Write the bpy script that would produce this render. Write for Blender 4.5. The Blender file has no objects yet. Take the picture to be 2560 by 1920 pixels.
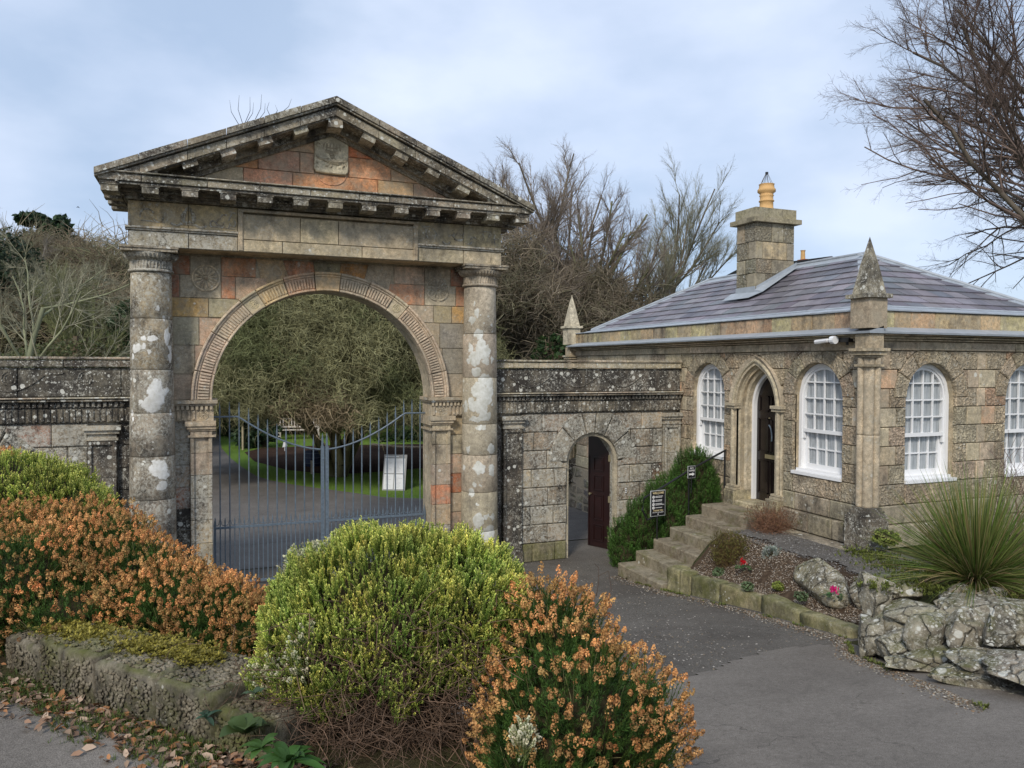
import bpy, math, random
import numpy as np
from mathutils import Vector, Matrix
R=math.radians
# ---------------------------------------------------------------- camera
CAM=np.array([0.,-12.,3.4]); FPX=1900.; TH=R(21.5); PT=R(-1.42); RL=0.004
_fw=np.array([math.sin(TH)*math.cos(PT),math.cos(TH)*math.cos(PT),math.sin(PT)])
_rt=np.array([math.cos(TH),-math.sin(TH),0.]); _up=np.cross(_rt,_fw)
sc=bpy.context.scene
cd=bpy.data.cameras.new('camera'); cam=bpy.data.objects.new('camera',cd); sc.collection.objects.link(cam)
cd.sensor_width=36; cd.lens=36*FPX/2560; cd.clip_start=.1; cd.clip_end=2000
_r2=_rt*math.cos(RL)+_up*math.sin(RL); _u2=np.cross(_r2,_fw)
M=Matrix([[_r2[0],_u2[0],-_fw[0],CAM[0]],[_r2[1],_u2[1],-_fw[1],CAM[1]],[_r2[2],_u2[2],-_fw[2],CAM[2]],[0,0,0,1]])
cam.matrix_world=M; sc.camera=cam
# ---------------------------------------------------------------- sky and sun
SUN_EL,SUN_AZ=38,18
w=bpy.data.worlds.new('World'); sc.world=w; w.use_nodes=True
nt=w.node_tree; nt.nodes.clear()
def N(t,**k):
    n=nt.nodes.new(t)
    for a,b in k.items():
        if a.startswith('i_'): n.inputs[int(a[2:])].default_value=b
        else: setattr(n,a,b)
    return n
def L(a,b): nt.links.new(a,b)
sky=N('ShaderNodeTexSky',sky_type='NISHITA',sun_disc=False)
sky.sun_elevation=R(SUN_EL); sky.air_density=1.0; sky.dust_density=1.5; sky.ozone_density=2.0
tc=N('ShaderNodeTexCoord'); mp=N('ShaderNodeMapping'); mp.inputs['Scale'].default_value=(1,1,2.0); mp.inputs['Rotation'].default_value=(0,0.12,0.5)
n1=N('ShaderNodeTexNoise'); n1.inputs['Scale'].default_value=1.9; n1.inputs['Detail'].default_value=7; n1.inputs['Roughness'].default_value=.5; n1.inputs['Distortion'].default_value=.4
r1=N('ShaderNodeValToRGB'); r1.color_ramp.elements[0].position=.3; r1.color_ramp.elements[0].color=(.72,.72,.72,1); r1.color_ramp.elements[1].position=.68; r1.color_ramp.elements[1].color=(1,1,1,1)
n2=N('ShaderNodeTexNoise'); n2.inputs['Scale'].default_value=2.2; n2.inputs['Detail'].default_value=6
r2=N('ShaderNodeValToRGB'); r2.color_ramp.elements[0].position=.40; r2.color_ramp.elements[0].color=(3.05,3.85,5.15,1); r2.color_ramp.elements[1].position=.63; r2.color_ramp.elements[1].color=(4.9,5.5,6.7,1)
mx=N('ShaderNodeMixRGB'); bg=N('ShaderNodeBackground'); bg.inputs['Strength'].default_value=.1; out=N('ShaderNodeOutputWorld')
L(tc.outputs['Generated'],mp.inputs[0]); L(mp.outputs[0],n1.inputs[0]); L(mp.outputs[0],n2.inputs[0])
L(n1.outputs[0],r1.inputs[0]); L(n2.outputs[0],r2.inputs[0]); L(r1.outputs[0],mx.inputs[0]); L(sky.outputs[0],mx.inputs[1]); L(r2.outputs[0],mx.inputs[2])
L(mx.outputs[0],bg.inputs[0]); L(bg.outputs[0],out.inputs[0])

az=TH+math.pi+R(SUN_AZ)   # compass direction the light comes from: behind the camera, a little to its left
sd=Vector((math.sin(az)*math.cos(R(SUN_EL)),math.cos(az)*math.cos(R(SUN_EL)),math.sin(R(SUN_EL))))
sky.sun_rotation=az
sl=bpy.data.lights.new('sun','SUN'); sl.energy=1.5; sl.angle=R(11); sl.color=(1,.93,.82)
so=bpy.data.objects.new('sun',sl); sc.collection.objects.link(so); so.rotation_euler=sd.to_track_quat('Z','Y').to_euler()
sc.view_settings.view_transform='Standard'; sc.view_settings.look='None'; sc.view_settings.gamma=1; sc.view_settings.exposure=0.75
sc.view_settings.use_curve_mapping=False
sc.render.engine='CYCLES'; sc.cycles.max_bounces=5; sc.cycles.diffuse_bounces=3

# ---------------------------------------------------------------- geometry of sight lines (pixel of the photo -> point of the place)
def ray(x,y):
    a=(x-1280)/FPX; b=(960-y)/FPX
    return _fw+a*_r2+b*_u2
def onX(x,y,v): r=ray(x,y); return CAM+r*(v-CAM[0])/r[0]
def onY(x,y,v): r=ray(x,y); return CAM+r*(v-CAM[1])/r[1]
def onZ(x,y,v): r=ray(x,y); return CAM+r*(v-CAM[2])/r[2]
def at(x,y,d): return CAM+d*ray(x,y)

# ---------------------------------------------------------------- helpers
C=sc.collection
rng=random.Random(7)
def link(name,me,parent=None,mats=(),col=None,smooth=False):
    o=bpy.data.objects.new(name,me); C.objects.link(o)
    if parent is not None: o.parent=parent
    if me is not None:
        for m in (mats if isinstance(mats,(list,tuple)) else [mats]): me.materials.append(m)
        if smooth: me.polygons.foreach_set('use_smooth',[True]*len(me.polygons))
    if col is not None: o.color=(col[0],col[1],col[2],1)
    return o
def thing(name,label,cat,loc=(0,0,0),group=None):
    o=bpy.data.objects.new(name,None); C.objects.link(o); o.location=loc; o.empty_display_size=.1
    o['label']=label; o['category']=cat
    if group: o['group']=group
    return o
def tag(o,label,cat,group=None,kind=None):
    o['label']=label
    if cat: o['category']=cat
    if group: o['group']=group
    if kind: o['kind']=kind
    return o
def reparent(t):            # parts are modelled in world space: move their local frame to the thing's base
    inv=Matrix.Translation(-Vector(t.location))
    for c in t.children: c.matrix_parent_inverse=inv
class Fr:                   # a wall frame: u along the wall, w up, n out of the wall
    def __init__(s,O,U,Nn): s.O=np.array(O,float); s.U=np.array(U,float); s.N=np.array(Nn,float); s.W=np.array([0,0,1.])
    def p(s,u,w,n=0): return s.O+u*s.U+w*s.W+n*s.N
class MB:
    def __init__(s): s.v=[]; s.f=[]; s.mi=[]; s.k=0
    def add(s,vs,fs,mi=0):
        b=len(s.v); s.v.extend([tuple(map(float,x)) for x in vs]); s.f.extend([tuple(i+b for i in f) for f in fs]); s.mi.extend([mi]*len(fs)); return s
    def box(s,x0,x1,y0,y1,z0,z1,mi=0):
        return s.add([(x0,y0,z0),(x1,y0,z0),(x1,y1,z0),(x0,y1,z0),(x0,y0,z1),(x1,y0,z1),(x1,y1,z1),(x0,y1,z1)],[(3,2,1,0),(4,5,6,7),(0,1,5,4),(1,2,6,5),(2,3,7,6),(3,0,4,7)],mi)
    def fbox(s,F,u0,u1,w0,w1,n0,n1,mi=0):
        P=[F.p(u,w,n) for n in (n0,n1) for (u,w) in ((u0,w0),(u1,w0),(u1,w1),(u0,w1))]
        return s.add(P,[(3,2,1,0),(4,5,6,7),(0,1,5,4),(1,2,6,5),(2,3,7,6),(3,0,4,7)],mi)
    def tube(s,pts,r,k=6,mi=0,caps=True):
        pts=[np.array(p,float) for p in pts]; n=len(pts); rr=r if isinstance(r,(list,tuple)) else [r]*n
        vs=[]
        ref=None
        for i,p in enumerate(pts):
            t=pts[min(i+1,n-1)]-pts[max(i-1,0)]; t/=np.linalg.norm(t)+1e-9
            if ref is None: ref=np.array([0,0,1.]) if abs(t[2])<.9 else np.array([1.,0,0])
            a=np.cross(t,ref); a/=np.linalg.norm(a)+1e-9; b=np.cross(t,a); ref=-b if False else ref
            for j in range(k):
                q=2*math.pi*j/k; vs.append(p+rr[i]*(math.cos(q)*a+math.sin(q)*b))
        fs=[(i*k+j,i*k+(j+1)%k,(i+1)*k+(j+1)%k,(i+1)*k+j) for i in range(n-1) for j in range(k)]
        if caps: fs+=[tuple(range(k)),tuple((n-1)*k+j for j in reversed(range(k)))]
        return s.add(vs,fs,mi)
    def lathe(s,c,prof,k=32,mi=0):       # prof [(r,z)], axis z through c
        vs=[(c[0]+r*math.cos(2*math.pi*j/k),c[1]+r*math.sin(2*math.pi*j/k),c[2]+z) for r,z in prof for j in range(k)]; n=len(prof)
        fs=[(i*k+j,i*k+(j+1)%k,(i+1)*k+(j+1)%k,(i+1)*k+j) for i in range(n-1) for j in range(k)]
        fs+=[tuple(reversed(range(k))),tuple((n-1)*k+j for j in range(k))]
        return s.add(vs,fs,mi)
    def build(s,name,mats,parent=None,col=None,smooth=False):
        me=bpy.data.meshes.new(name); me.from_pydata(s.v,[],s.f); 
        o=link(name,me,parent,mats,col,smooth)
        if any(s.mi): me.polygons.foreach_set('material_index',s.mi)
        me.update(); return o
def big(name,V,F,mat,parent=None,col=None,smooth=False,vcol=None):     # numpy arrays, all faces same size
    V=np.asarray(V,np.float32); F=np.asarray(F,np.int32); k=F.shape[1]
    me=bpy.data.meshes.new(name); me.vertices.add(len(V)); me.vertices.foreach_set('co',V.ravel())
    me.loops.add(F.size); me.loops.foreach_set('vertex_index',F.ravel())
    me.polygons.add(len(F)); me.polygons.foreach_set('loop_start',np.arange(0,F.size,k,dtype=np.int32))
    me.update(calc_edges=True)
    if vcol is not None:
        a=me.color_attributes.new('tint','FLOAT_COLOR','POINT'); c=np.ones((len(V),4),np.float32); c[:,:3]=vcol; a.data.foreach_set('color',c.ravel())
    return link(name,me,parent,mat,col,smooth)
def block(F,poly,n0,n1,bev=.008,mb=None,jit=0):
    """polygon (u,w) extruded from depth n0 to n1 with a chamfered front edge"""
    P=np.array(poly,float); A=0.5*sum(P[i][0]*P[(i+1)%len(P)][1]-P[(i+1)%len(P)][0]*P[i][1] for i in range(len(P)))
    if A<0: P=P[::-1]
    n=len(P); ins=[]
    for i in range(n):
        a=P[i]-P[i-1]; b=P[(i+1)%n]-P[i]; a/=np.linalg.norm(a)+1e-9; b/=np.linalg.norm(b)+1e-9
        na=np.array([-a[1],a[0]]); nb=np.array([-b[1],b[0]]); m=na+nb; l=m@m
        m=m*(2/(l+1e-6)) if l>.5 else m
        ins.append(P[i]+m*bev)
    vs=[F.p(x,y,n0) for x,y in P]+[F.p(x,y,n1-bev) for x,y in P]+[F.p(x,y,n1+rng.uniform(-jit,jit)) for x,y in ins]
    fs=[]
    for i in range(n):
        j=(i+1)%n; fs+= [(i,j,n+j,n+i),(n+i,n+j,2*n+j,2*n+i)]
    fs.append(tuple(2*n+i for i in range(n)))
    if np.cross(F.U,F.W)@F.N<0: fs=[tuple(reversed(f)) for f in fs]
    m=mb or MB(); m.add(vs,fs); return m
def sample(poly,st=.04):
    o=[]
    for i in range(len(poly)):
        a=np.array(poly[i]);b=np.array(poly[(i+1)%len(poly)]); k=max(1,int(np.linalg.norm(b-a)/st))
        for j in range(k): o.append(tuple(a+(b-a)*j/k))
    return o
def simplify(p,tol=.0012):
    q=list(p); ch=True
    while ch and len(q)>4:
        ch=False; i=0
        while i<len(q) and len(q)>4:
            a,b,c=np.array(q[i-1]),np.array(q[i]),np.array(q[(i+1)%len(q)])
            d=c-a; l=np.linalg.norm(d)
            if l<1e-9 or abs(d[0]*(b-a)[1]-d[1]*(b-a)[0])/l<tol: q.pop(i); ch=True
            else: i+=1
    return q
def subtract(poly,inside,bnd):
    """polygon minus a hole; bnd = dense closed outline of the hole"""
    S=sample(poly); ins=[inside(*p) for p in S]
    if not any(ins): return [poly]
    if all(ins): return []
    n=len(S); st=[i for i in range(n) if not ins[i] and ins[i-1]]; res=[]
    B=np.array(bnd); x0,x1=min(p[0] for p in poly)-.02,max(p[0] for p in poly)+.02; y0,y1=min(p[1] for p in poly)-.02,max(p[1] for p in poly)+.02
    for s in st:
        run=[];i=s
        while not ins[i%n]: run.append(S[i%n]); i+=1
        e=np.argmin(((B-run[-1])**2).sum(1)); a=np.argmin(((B-run[0])**2).sum(1)); m=len(B)
        p1=[B[(e+k)%m] for k in range((a-e)%m+1)]; p2=[B[(e-k)%m] for k in range((e-a)%m+1)]
        def ok(p): return sum(1 for q in p if x0<=q[0]<=x1 and y0<=q[1]<=y1)/len(p)
        p=p1 if (ok(p1),-len(p1))>(ok(p2),-len(p2)) else p2
        q=simplify(run+[tuple(z) for z in p])
        ar=abs(sum(q[i][0]*q[(i+1)%len(q)][1]-q[(i+1)%len(q)][0]*q[i][1] for i in range(len(q))))/2
        if ar>.004: res.append(q)
    return res
def arch_hole(uc,rad,spring,base,gap=0):
    r=rad+gap
    inside=lambda u,w:(abs(u-uc)<r and base-.5<w<=spring) or (w>spring and (u-uc)**2+(w-spring)**2<r*r)
    b=[(uc+r,z) for z in np.linspace(base-.5,spring,60)]+[(uc+r*math.cos(t),spring+r*math.sin(t)) for t in np.linspace(0,math.pi,90)]+[(uc-r,z) for z in np.linspace(spring,base-.5,60)]+[(u,base-.5) for u in np.linspace(uc-r,uc+r,30)]
    return inside,b
def vary(c,a=.12):
    k=1+rng.uniform(-a,a); return tuple(max(0,x*k*(1+rng.uniform(-a,a)*.3)) for x in c)
def tubes(P0,P1,R0,R1,k=3):
    P0=np.asarray(P0,float);P1=np.asarray(P1,float);R0=np.asarray(R0,float);R1=np.asarray(R1,float)
    t=P1-P0; t/=np.linalg.norm(t,axis=1,keepdims=True)+1e-9
    ref=np.where(np.abs(t[:,2:3])<.9,np.array([[0,0,1.]]),np.array([[1.,0,0]]))
    a=np.cross(t,ref); a/=np.linalg.norm(a,axis=1,keepdims=True)+1e-9; b=np.cross(t,a)
    n=len(P0); V=np.zeros((n,2*k,3))
    for j in range(k):
        q=2*math.pi*j/k; d=math.cos(q)*a+math.sin(q)*b
        V[:,j]=P0+d*R0[:,None]; V[:,k+j]=P1+d*R1[:,None]
    F=np.array([[j,(j+1)%k,k+(j+1)%k,k+j] for j in range(k)])
    F=(F[None]+(np.arange(n)*2*k)[:,None,None]).reshape(-1,4)
    return V.reshape(-1,3),F

# ---------------------------------------------------------------- materials
class Mat:
    def __init__(s,name,rough=.9,spec=.3):
        s.m=bpy.data.materials.new(name); s.m.use_nodes=True; s.nt=s.m.node_tree; s.b=s.nt.nodes['Principled BSDF']
        s.b.inputs['Roughness'].default_value=rough; s.b.inputs['Specular IOR Level'].default_value=spec
    def n(s,t,**k):
        x=s.nt.nodes.new(t)
        for a,b in k.items(): setattr(x,a,b)
        return x
    def l(s,a,b): s.nt.links.new(a,b)
    def val(s,sock,v):
        if isinstance(v,(int,float)): sock.default_value=v
        elif isinstance(v,tuple): sock.default_value=v if len(v)==4 or len(sock.default_value)==3 else v+(1,)
        else: s.l(v,sock)
    def pos(s,scale=(1,1,1)):
        g=s.n('ShaderNodeNewGeometry'); m=s.n('ShaderNodeMapping'); m.inputs['Scale'].default_value=scale; s.l(g.outputs['Position'],m.inputs[0]); return m.outputs[0]
    def noise(s,sc_,det=5,rough=.6,vec=None,dist=0):
        x=s.n('ShaderNodeTexNoise'); x.inputs['Scale'].default_value=sc_; x.inputs['Detail'].default_value=det; x.inputs['Roughness'].default_value=rough; x.inputs['Distortion'].default_value=dist
        s.l(vec if vec is not None else s.pos(),x.inputs[0]); return x.outputs[0]
    def vor(s,sc_,vec=None,feat='F1',rnd=1):
        x=s.n('ShaderNodeTexVoronoi',feature=feat); x.inputs['Scale'].default_value=sc_; x.inputs['Randomness'].default_value=rnd; s.l(vec if vec is not None else s.pos(),x.inputs[0]); return x
    def ramp(s,v,a,b,ca=0.,cb=1.):
        x=s.n('ShaderNodeMapRange'); x.inputs[1].default_value=a; x.inputs[2].default_value=b; x.inputs[3].default_value=ca; x.inputs[4].default_value=cb; s.l(v,x.inputs[0]); return x.outputs[0]
    def math(s,op,a,b=0):
        x=s.n('ShaderNodeMath',operation=op); s.val(x.inputs[0],a); s.val(x.inputs[1],b); return x.outputs[0]
    def mix(s,f,a,b,mode='MIX'):
        x=s.n('ShaderNodeMixRGB',blend_type=mode); s.val(x.inputs[0],f); s.val(x.inputs[1],a); s.val(x.inputs[2],b); return x.outputs[0]
    def bump(s,h,st=.5,d=.02,prev=None):
        x=s.n('ShaderNodeBump'); x.inputs['Strength'].default_value=st; x.inputs['Distance'].default_value=d; s.l(h,x.inputs['Height'])
        if prev is not None: s.l(prev,x.inputs['Normal'])
        s.l(x.outputs[0],s.b.inputs['Normal']); return x.outputs[0]
    def col(s,c): s.val(s.b.inputs['Base Color'],c)
    def warp(s,sc_,amt):
        x=s.n('ShaderNodeTexNoise'); x.inputs['Scale'].default_value=sc_; x.inputs['Detail'].default_value=3; p=s.pos(); s.l(p,x.inputs[0])
        v=s.n('ShaderNodeVectorMath',operation='SUBTRACT'); s.l(x.outputs['Color'],v.inputs[0]); v.inputs[1].default_value=(.5,.5,.5)
        u=s.n('ShaderNodeVectorMath',operation='SCALE'); s.l(v.outputs[0],u.inputs[0]); u.inputs['Scale'].default_value=amt
        q=s.n('ShaderNodeVectorMath',operation='ADD'); s.l(p,q.inputs[0]); s.l(u.outputs[0],q.inputs[1]); return q.outputs[0]
WHITE=(.62,.61,.54); GRIME=(.042,.038,.034); MOSS=(.105,.112,.028)
def stone(name,lichen=.2,grime=.3,spots=.3,verm=0,moss=0,blobs=None,relief=.5,ringy=.3,mosstop=0,crack=0,bc=((.50,.49,.42),(.68,.68,.63))):
    m=Mat(name,.93,.2)
    oi=m.n('ShaderNodeObjectInfo'); base=m.mix(1,oi.outputs['Color'],(1.30,1.22,1.13),'MULTIPLY')
    a=m.noise(2.3,6,.65); b=m.noise(17,8,.75); c=m.noise(80,4,.7)
    k=m.math('MULTIPLY',m.ramp(a,.3,.7,.72,1.25),m.ramp(b,.32,.68,.52,1.42))
    k=m.math('MULTIPLY',k,m.ramp(c,.3,.7,.68,1.3))
    kc=m.n('ShaderNodeCombineColor'); [m.l(k,kc.inputs[i]) for i in range(3)]
    col=m.mix(1,base,kc.outputs[0],'MULTIPLY')
    # mineral bloom: warmer / greyer clouds
    col=m.mix(m.ramp(m.noise(5.3,7,.75),.43,.60,0,.62),col,(.34,.30,.225))
    w_=m.warp(9,.12)
    # vertical streaks and dark grime
    st=m.noise(5,5,.7,m.pos((1,1,.22)))
    g=m.math('ADD',m.noise(1.7,7,.72),m.math('MULTIPLY',m.math('SUBTRACT',st,.5),.6))
    col=m.mix(m.ramp(g,.62-.22*grime,.74-.1*grime,0,.35+.6*min(grime,1)),col,GRIME)
    gs=m.noise(28,6,.8)
    col=m.mix(m.ramp(gs,.62-.12*grime,.70,0,.25+.6*min(grime,1)),col,GRIME)
    h=m.math('ADD',m.math('MULTIPLY',b,1.),m.math('MULTIPLY',c,.35))
    if verm:
        vv=m.warp(14,.055); v1=m.vor(20,vv,'SMOOTH_F1'); v1.inputs['Smoothness'].default_value=.35
        d=v1.outputs['Distance']; pit=m.ramp(d,.12,.48,0,1)
        nz=m.ramp(m.noise(24,2,.5,None,1.5),.42,.56,0,1); pit=m.math('MULTIPLY',pit,m.math('ADD',m.math('MULTIPLY',nz,.75),.25))
        h=m.math('ADD',m.math('MULTIPLY',pit,-1.6*verm),m.math('MULTIPLY',h,.5)); col=m.mix(m.math('MULTIPLY',m.ramp(pit,.35,.95,0,1),.38*verm),col,(.075,.06,.04))
    if crack:
        vc=m.vor(3.2,m.warp(4,.35),'DISTANCE_TO_EDGE'); ck=m.ramp(vc.outputs['Distance'],.0,.05,1,0); col=m.mix(m.math('MULTIPLY',ck,.75),col,(.03,.027,.02)); big_=m.noise(7,6,.75,m.warp(3,.3)); h=m.math('ADD',m.math('MULTIPLY',h,.6),m.math('ADD',m.math('MULTIPLY',big_,1.1*crack),m.math('MULTIPLY',ck,-1.0*crack)))
    if moss:
        z=m.n('ShaderNodeSeparateXYZ'); m.l(m.pos(),z.inputs[0])
        f=m.ramp(m.noise(3.3,6,.7),.6-.3*moss,.72,0,.85)
        col=m.mix(f,col,MOSS)
    if mosstop:
        gn=m.n('ShaderNodeNewGeometry'); z=m.n('ShaderNodeSeparateXYZ'); m.l(gn.outputs['Normal'],z.inputs[0])
        f=m.math('MULTIPLY',m.ramp(z.outputs[2],.3,.8,0,1),m.ramp(m.noise(2.6,5,.7),.62-.35*mosstop,.68,0,.9)); col=m.mix(f,col,MOSS)
    # crusts of pale lichen: cloudy patches, round discs, rings
    if lichen:
        f=m.math('MULTIPLY',m.ramp(m.noise(21,8,.85,w_),.585-.11*lichen,.65-.09*lichen,0,.82),m.ramp(m.noise(2.1,3,.5),.60-.3*lichen,.72-.2*lichen,0,1))
        col=m.mix(f,col,(.50,.48,.41))
    if ringy:
        v=m.vor(6.5,m.warp(7,.1)); f=m.ramp(v.outputs['Distance'],.33,.37,0,1); f2=m.ramp(v.outputs['Distance'],.44,.40,0,1)
        sp=m.n('ShaderNodeSeparateColor'); m.l(v.outputs['Color'],sp.inputs[0])
        col=m.mix(m.math('MULTIPLY',m.math('MULTIPLY',f,f2),m.math('MULTIPLY',m.ramp(sp.outputs[0],1-.6*ringy,1-.58*ringy,0,.6),m.ramp(m.noise(40,4,.7),.4,.55))),col,(.46,.44,.37))
    if spots:
        for s_,q in ((9,.9),(21,.75),(44,.6)):
            v=m.vor(s_,m.warp(30,.02)); sp=m.n('ShaderNodeSeparateColor'); m.l(v.outputs['Color'],sp.inputs[0])
            thr=m.math('MULTIPLY',m.ramp(sp.outputs[1],0,1,.12,.36),1)
            dd=m.math('SUBTRACT',thr,v.outputs['Distance'])
            f=m.math('MULTIPLY',m.ramp(dd,0,.05,0,1),m.ramp(sp.outputs[0],1-.5*spots,1-.48*spots,0,1))
            f=m.math('MULTIPLY',f,m.ramp(m.noise(1.3,3,.6),.56-.25*spots,.62-.2*spots,0,q)); col=m.mix(f,col,WHITE)
    if blobs:
        P=m.warp(11,.13); dm=None
        for (x,y,z_,r,sx,sz) in blobs:
            s1=m.n('ShaderNodeVectorMath',operation='SUBTRACT'); m.l(P,s1.inputs[0]); s1.inputs[1].default_value=(x,y,z_)
            s2=m.n('ShaderNodeVectorMath',operation='MULTIPLY'); m.l(s1.outputs[0],s2.inputs[0]); s2.inputs[1].default_value=(1/sx,1/sx,1/sz)
            ln=m.n('ShaderNodeVectorMath',operation='LENGTH'); m.l(s2.outputs[0],ln.inputs[0])
            d=m.math('SUBTRACT',ln.outputs['Value'],r); dm=d if dm is None else m.math('MINIMUM',dm,d)
        dm=m.math('ADD',dm,m.math('MULTIPLY',m.math('SUBTRACT',m.noise(32,4,.7),.5),.05))
        f=m.ramp(dm,.006,-.006,0,.97); cc=m.mix(m.ramp(m.noise(13,5,.6),.35,.65),bc[0],bc[1]); col=m.mix(f,col,cc)
        h=m.math('ADD',h,m.math('MULTIPLY',f,.25))
    m.col(col); m.bump(h,relief,.03 if crack else (.014 if not verm else .022))
    return m.m
def simple(name,c,rough=.6,spec=.4,metal=0,nz=.15,scl=12,bump=0,use_obj=False):
    m=Mat(name,rough,spec); m.b.inputs['Metallic'].default_value=metal
    if use_obj: oi=m.n('ShaderNodeObjectInfo'); c=oi.outputs['Color']
    k=m.ramp(m.noise(scl,5,.65),.3,.7,1-nz,1+nz); kc=m.n('ShaderNodeCombineColor'); [m.l(k,kc.inputs[i]) for i in range(3)]
    m.col(m.mix(1,c,kc.outputs[0],'MULTIPLY'))
    if bump: m.bump(m.noise(scl*4,4,.6),bump,.01)
    return m.m
def tinted(name,rough=.7,trans=.25,spec=.2,inst=False):          # colour carried by the mesh's own pigment attribute
    m=Mat(name,rough,spec); a=m.n('ShaderNodeAttribute',attribute_name='tint'); col=a.outputs['Color']
    if inst: b=m.n('ShaderNodeAttribute',attribute_name='itint',attribute_type='INSTANCER'); col=m.mix(1,col,b.outputs['Color'],'MULTIPLY')
    m.col(col)
    if trans:
        t=m.n('ShaderNodeBsdfTranslucent'); m.l(col,t.inputs[0]); x=m.n('ShaderNodeMixShader'); x.inputs[0].default_value=trans
        o=[n for n in m.nt.nodes if n.type=='OUTPUT_MATERIAL'][0]; m.l(m.b.outputs[0],x.inputs[1]); m.l(t.outputs[0],x.inputs[2]); m.l(x.outputs[0],o.inputs[0])
    return m.m
BUFF=(.40,.325,.215); GREY=(.36,.315,.235); ORANGE=(.42,.215,.12); RED=(.28,.135,.085); PINK=(.40,.295,.215); OCHRE=(.46,.32,.14); GREEN=(.33,.31,.21); DARK=(.22,.19,.15); PALE=(.46,.395,.285); BROWN=(.29,.22,.145)
M_ash=stone('dressed_sandstone',.5,.45,.22,ringy=.25,relief=.4)
M_tymp=stone('tympanum_sandstone',.3,.2,.08,ringy=.1,relief=.4)
M_mott=stone('lichened_sandstone',1.25,1.0,.55,ringy=.9,relief=.8)
M_dark=stone('blackened_sandstone',.7,1.75,1.15,ringy=.4,relief=.8)
M_corn=stone('weathered_cornice_stone',.75,1.1,.7,ringy=.2,relief=.6)
M_corw=stone('white_crusted_cornice_stone',.7,.6,1.35,ringy=.2,relief=.6)
M_arch=stone('carved_archivolt_stone',.15,.1,.05,ringy=0,relief=.25)
M_lodge=stone('lodge_smooth_stone',.4,.4,.15,ringy=.1,relief=.35)
M_verm=stone('vermiculated_stone',.5,.35,.2,verm=1,ringy=.1,relief=.75)
M_vermw=stone('rock_faced_wall_stone',1.15,1.15,.8,verm=.25,ringy=1.2,relief=.9)
M_para=stone('stained_parapet_stone',.2,.62,.1,ringy=0,relief=.4)
M_plinth=stone('damp_plinth_stone',.35,.85,.25,moss=.18,ringy=.1,relief=.6)
M_step=stone('worn_step_stone',.15,.35,.1,moss=.25,ringy=.0,relief=.5)
M_mossy=stone('mossy_kerb_stone',.3,.8,.1,moss=.85,ringy=0,relief=.9,mosstop=.3)
M_rock=stone('rockery_stone',.8,.7,1.5,moss=.12,ringy=.4,relief=1.0,mosstop=.55,crack=.6)
M_rub=stone('rubble_basalt',.5,.7,.2,ringy=.2,relief=1.0,moss=.25)
M_mortar=simple('mortar',(.105,.09,.07),.95,.1,nz=.35,scl=30,bump=.5)
M_mortl=simple('pale_mortar',(.30,.26,.20),.95,.1,nz=.25,scl=30,bump=.4)
def vpx(px,Y=0): return float(onY(px,900,Y)[0])
def cyl(px,py,cx,r,cy=-.25):       # a point of the photo on a column's face
    p=onY(px,py,cy-r*.8); s=max(-.98,min(.98,(p[0]-cx)/r)); a=math.asin(s)-.1; return (cx+r*s,cy-r*math.cos(math.asin(s)),p[2])
def blobset(lst,cx,r0):
    o=[]
    for (px,py,w_,h_) in lst:
        x,y,z=cyl(px,py,cx,r0); o.append((x,y,z,1,w_*.0055,h_*.0056))
    # radii folded into the axis scales; r=1 would make distances dimensionless, so rescale to metres
    return [(x,y,z,.1,sx/.1,sz/.1) for (x,y,z,_,sx,sz) in o]
LB=[(392,985,20,36),(380,1010,22,24),(415,978,12,8),(350,1005,7,7),(420,840,10,24),(427,885,8,26),(397,773,8,7),(412,795,7,10),(398,1170,22,22),(408,1185,16,14),(404,1215,13,12),(338,870,13,10),(360,868,9,8),(380,845,13,8),(355,845,7,7),(327,1035,5,10),(332,1048,5,7),(426,1035,4,8),(403,1350,5,4),(392,1395,10,8),(330,892,5,8),(372,880,5,4)]
RB=[(1200,870,16,26),(1188,895,20,22),(1213,880,15,20),(1195,835,15,16),(1178,870,9,14),(1180,800,12,16),(1190,785,8,16),(1185,765,5,12),(1200,788,6,6),(1217,790,8,7),(1230,812,6,7),(1205,808,5,5),(1213,808,5,5),(1213,905,12,10),(1230,900,7,7),(1218,866,7,7),(1175,903,8,10),(1190,930,16,13),(1210,950,20,16),(1225,965,14,28),(1195,975,24,22),(1215,990,18,24),(1180,1010,12,22),(1200,1015,22,24),(1210,1040,18,14),(1190,1048,22,8),(1170,1020,7,22),(1230,1010,6,7),(1226,1000,5,4),(1196,1068,9,8),(1207,1070,7,7),(1174,1128,9,11),(1226,1120,12,13),(1195,1170,17,17),(1228,1175,12,18),(1166,1172,7,9),(1180,1233,11,13),(1200,1213,4,4),(1193,1260,6,5),(1194,1300,16,20),(1190,1335,25,20),(1220,1330,22,22),(1208,1368,28,22),(1230,1290,9,11),(1215,1290,10,9),(1187,1210,6,6)]
M_colL=stone('left_column_stone',.95,.9,.4,ringy=.5,relief=.7,blobs=blobset(LB,-.79,.29),bc=((.62,.60,.54),(.82,.81,.77)))
M_colR=stone('right_column_stone',.35,.35,.25,ringy=.35,relief=.45,blobs=blobset(RB,4.06,.29))
M_iron=simple('grey_painted_iron',(.115,.15,.185),.5,.5,nz=.25,scl=25)
M_lead=simple('lead_flashing',(.33,.36,.39),.45,.5,nz=.14,scl=6,bump=.15)
M_white=simple('white_painted_timber',(.82,.82,.82),.35,.5,nz=.02)
M_blackm=simple('black_metal',(.012,.012,.013),.4,.5)
M_maroon=simple('dark_red_painted_door',(.019,.006,.005),.35,.6,nz=.35,scl=3)
M_blackdoor=simple('dark_door_paint',(.012,.008,.008),.22,.6)
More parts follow.
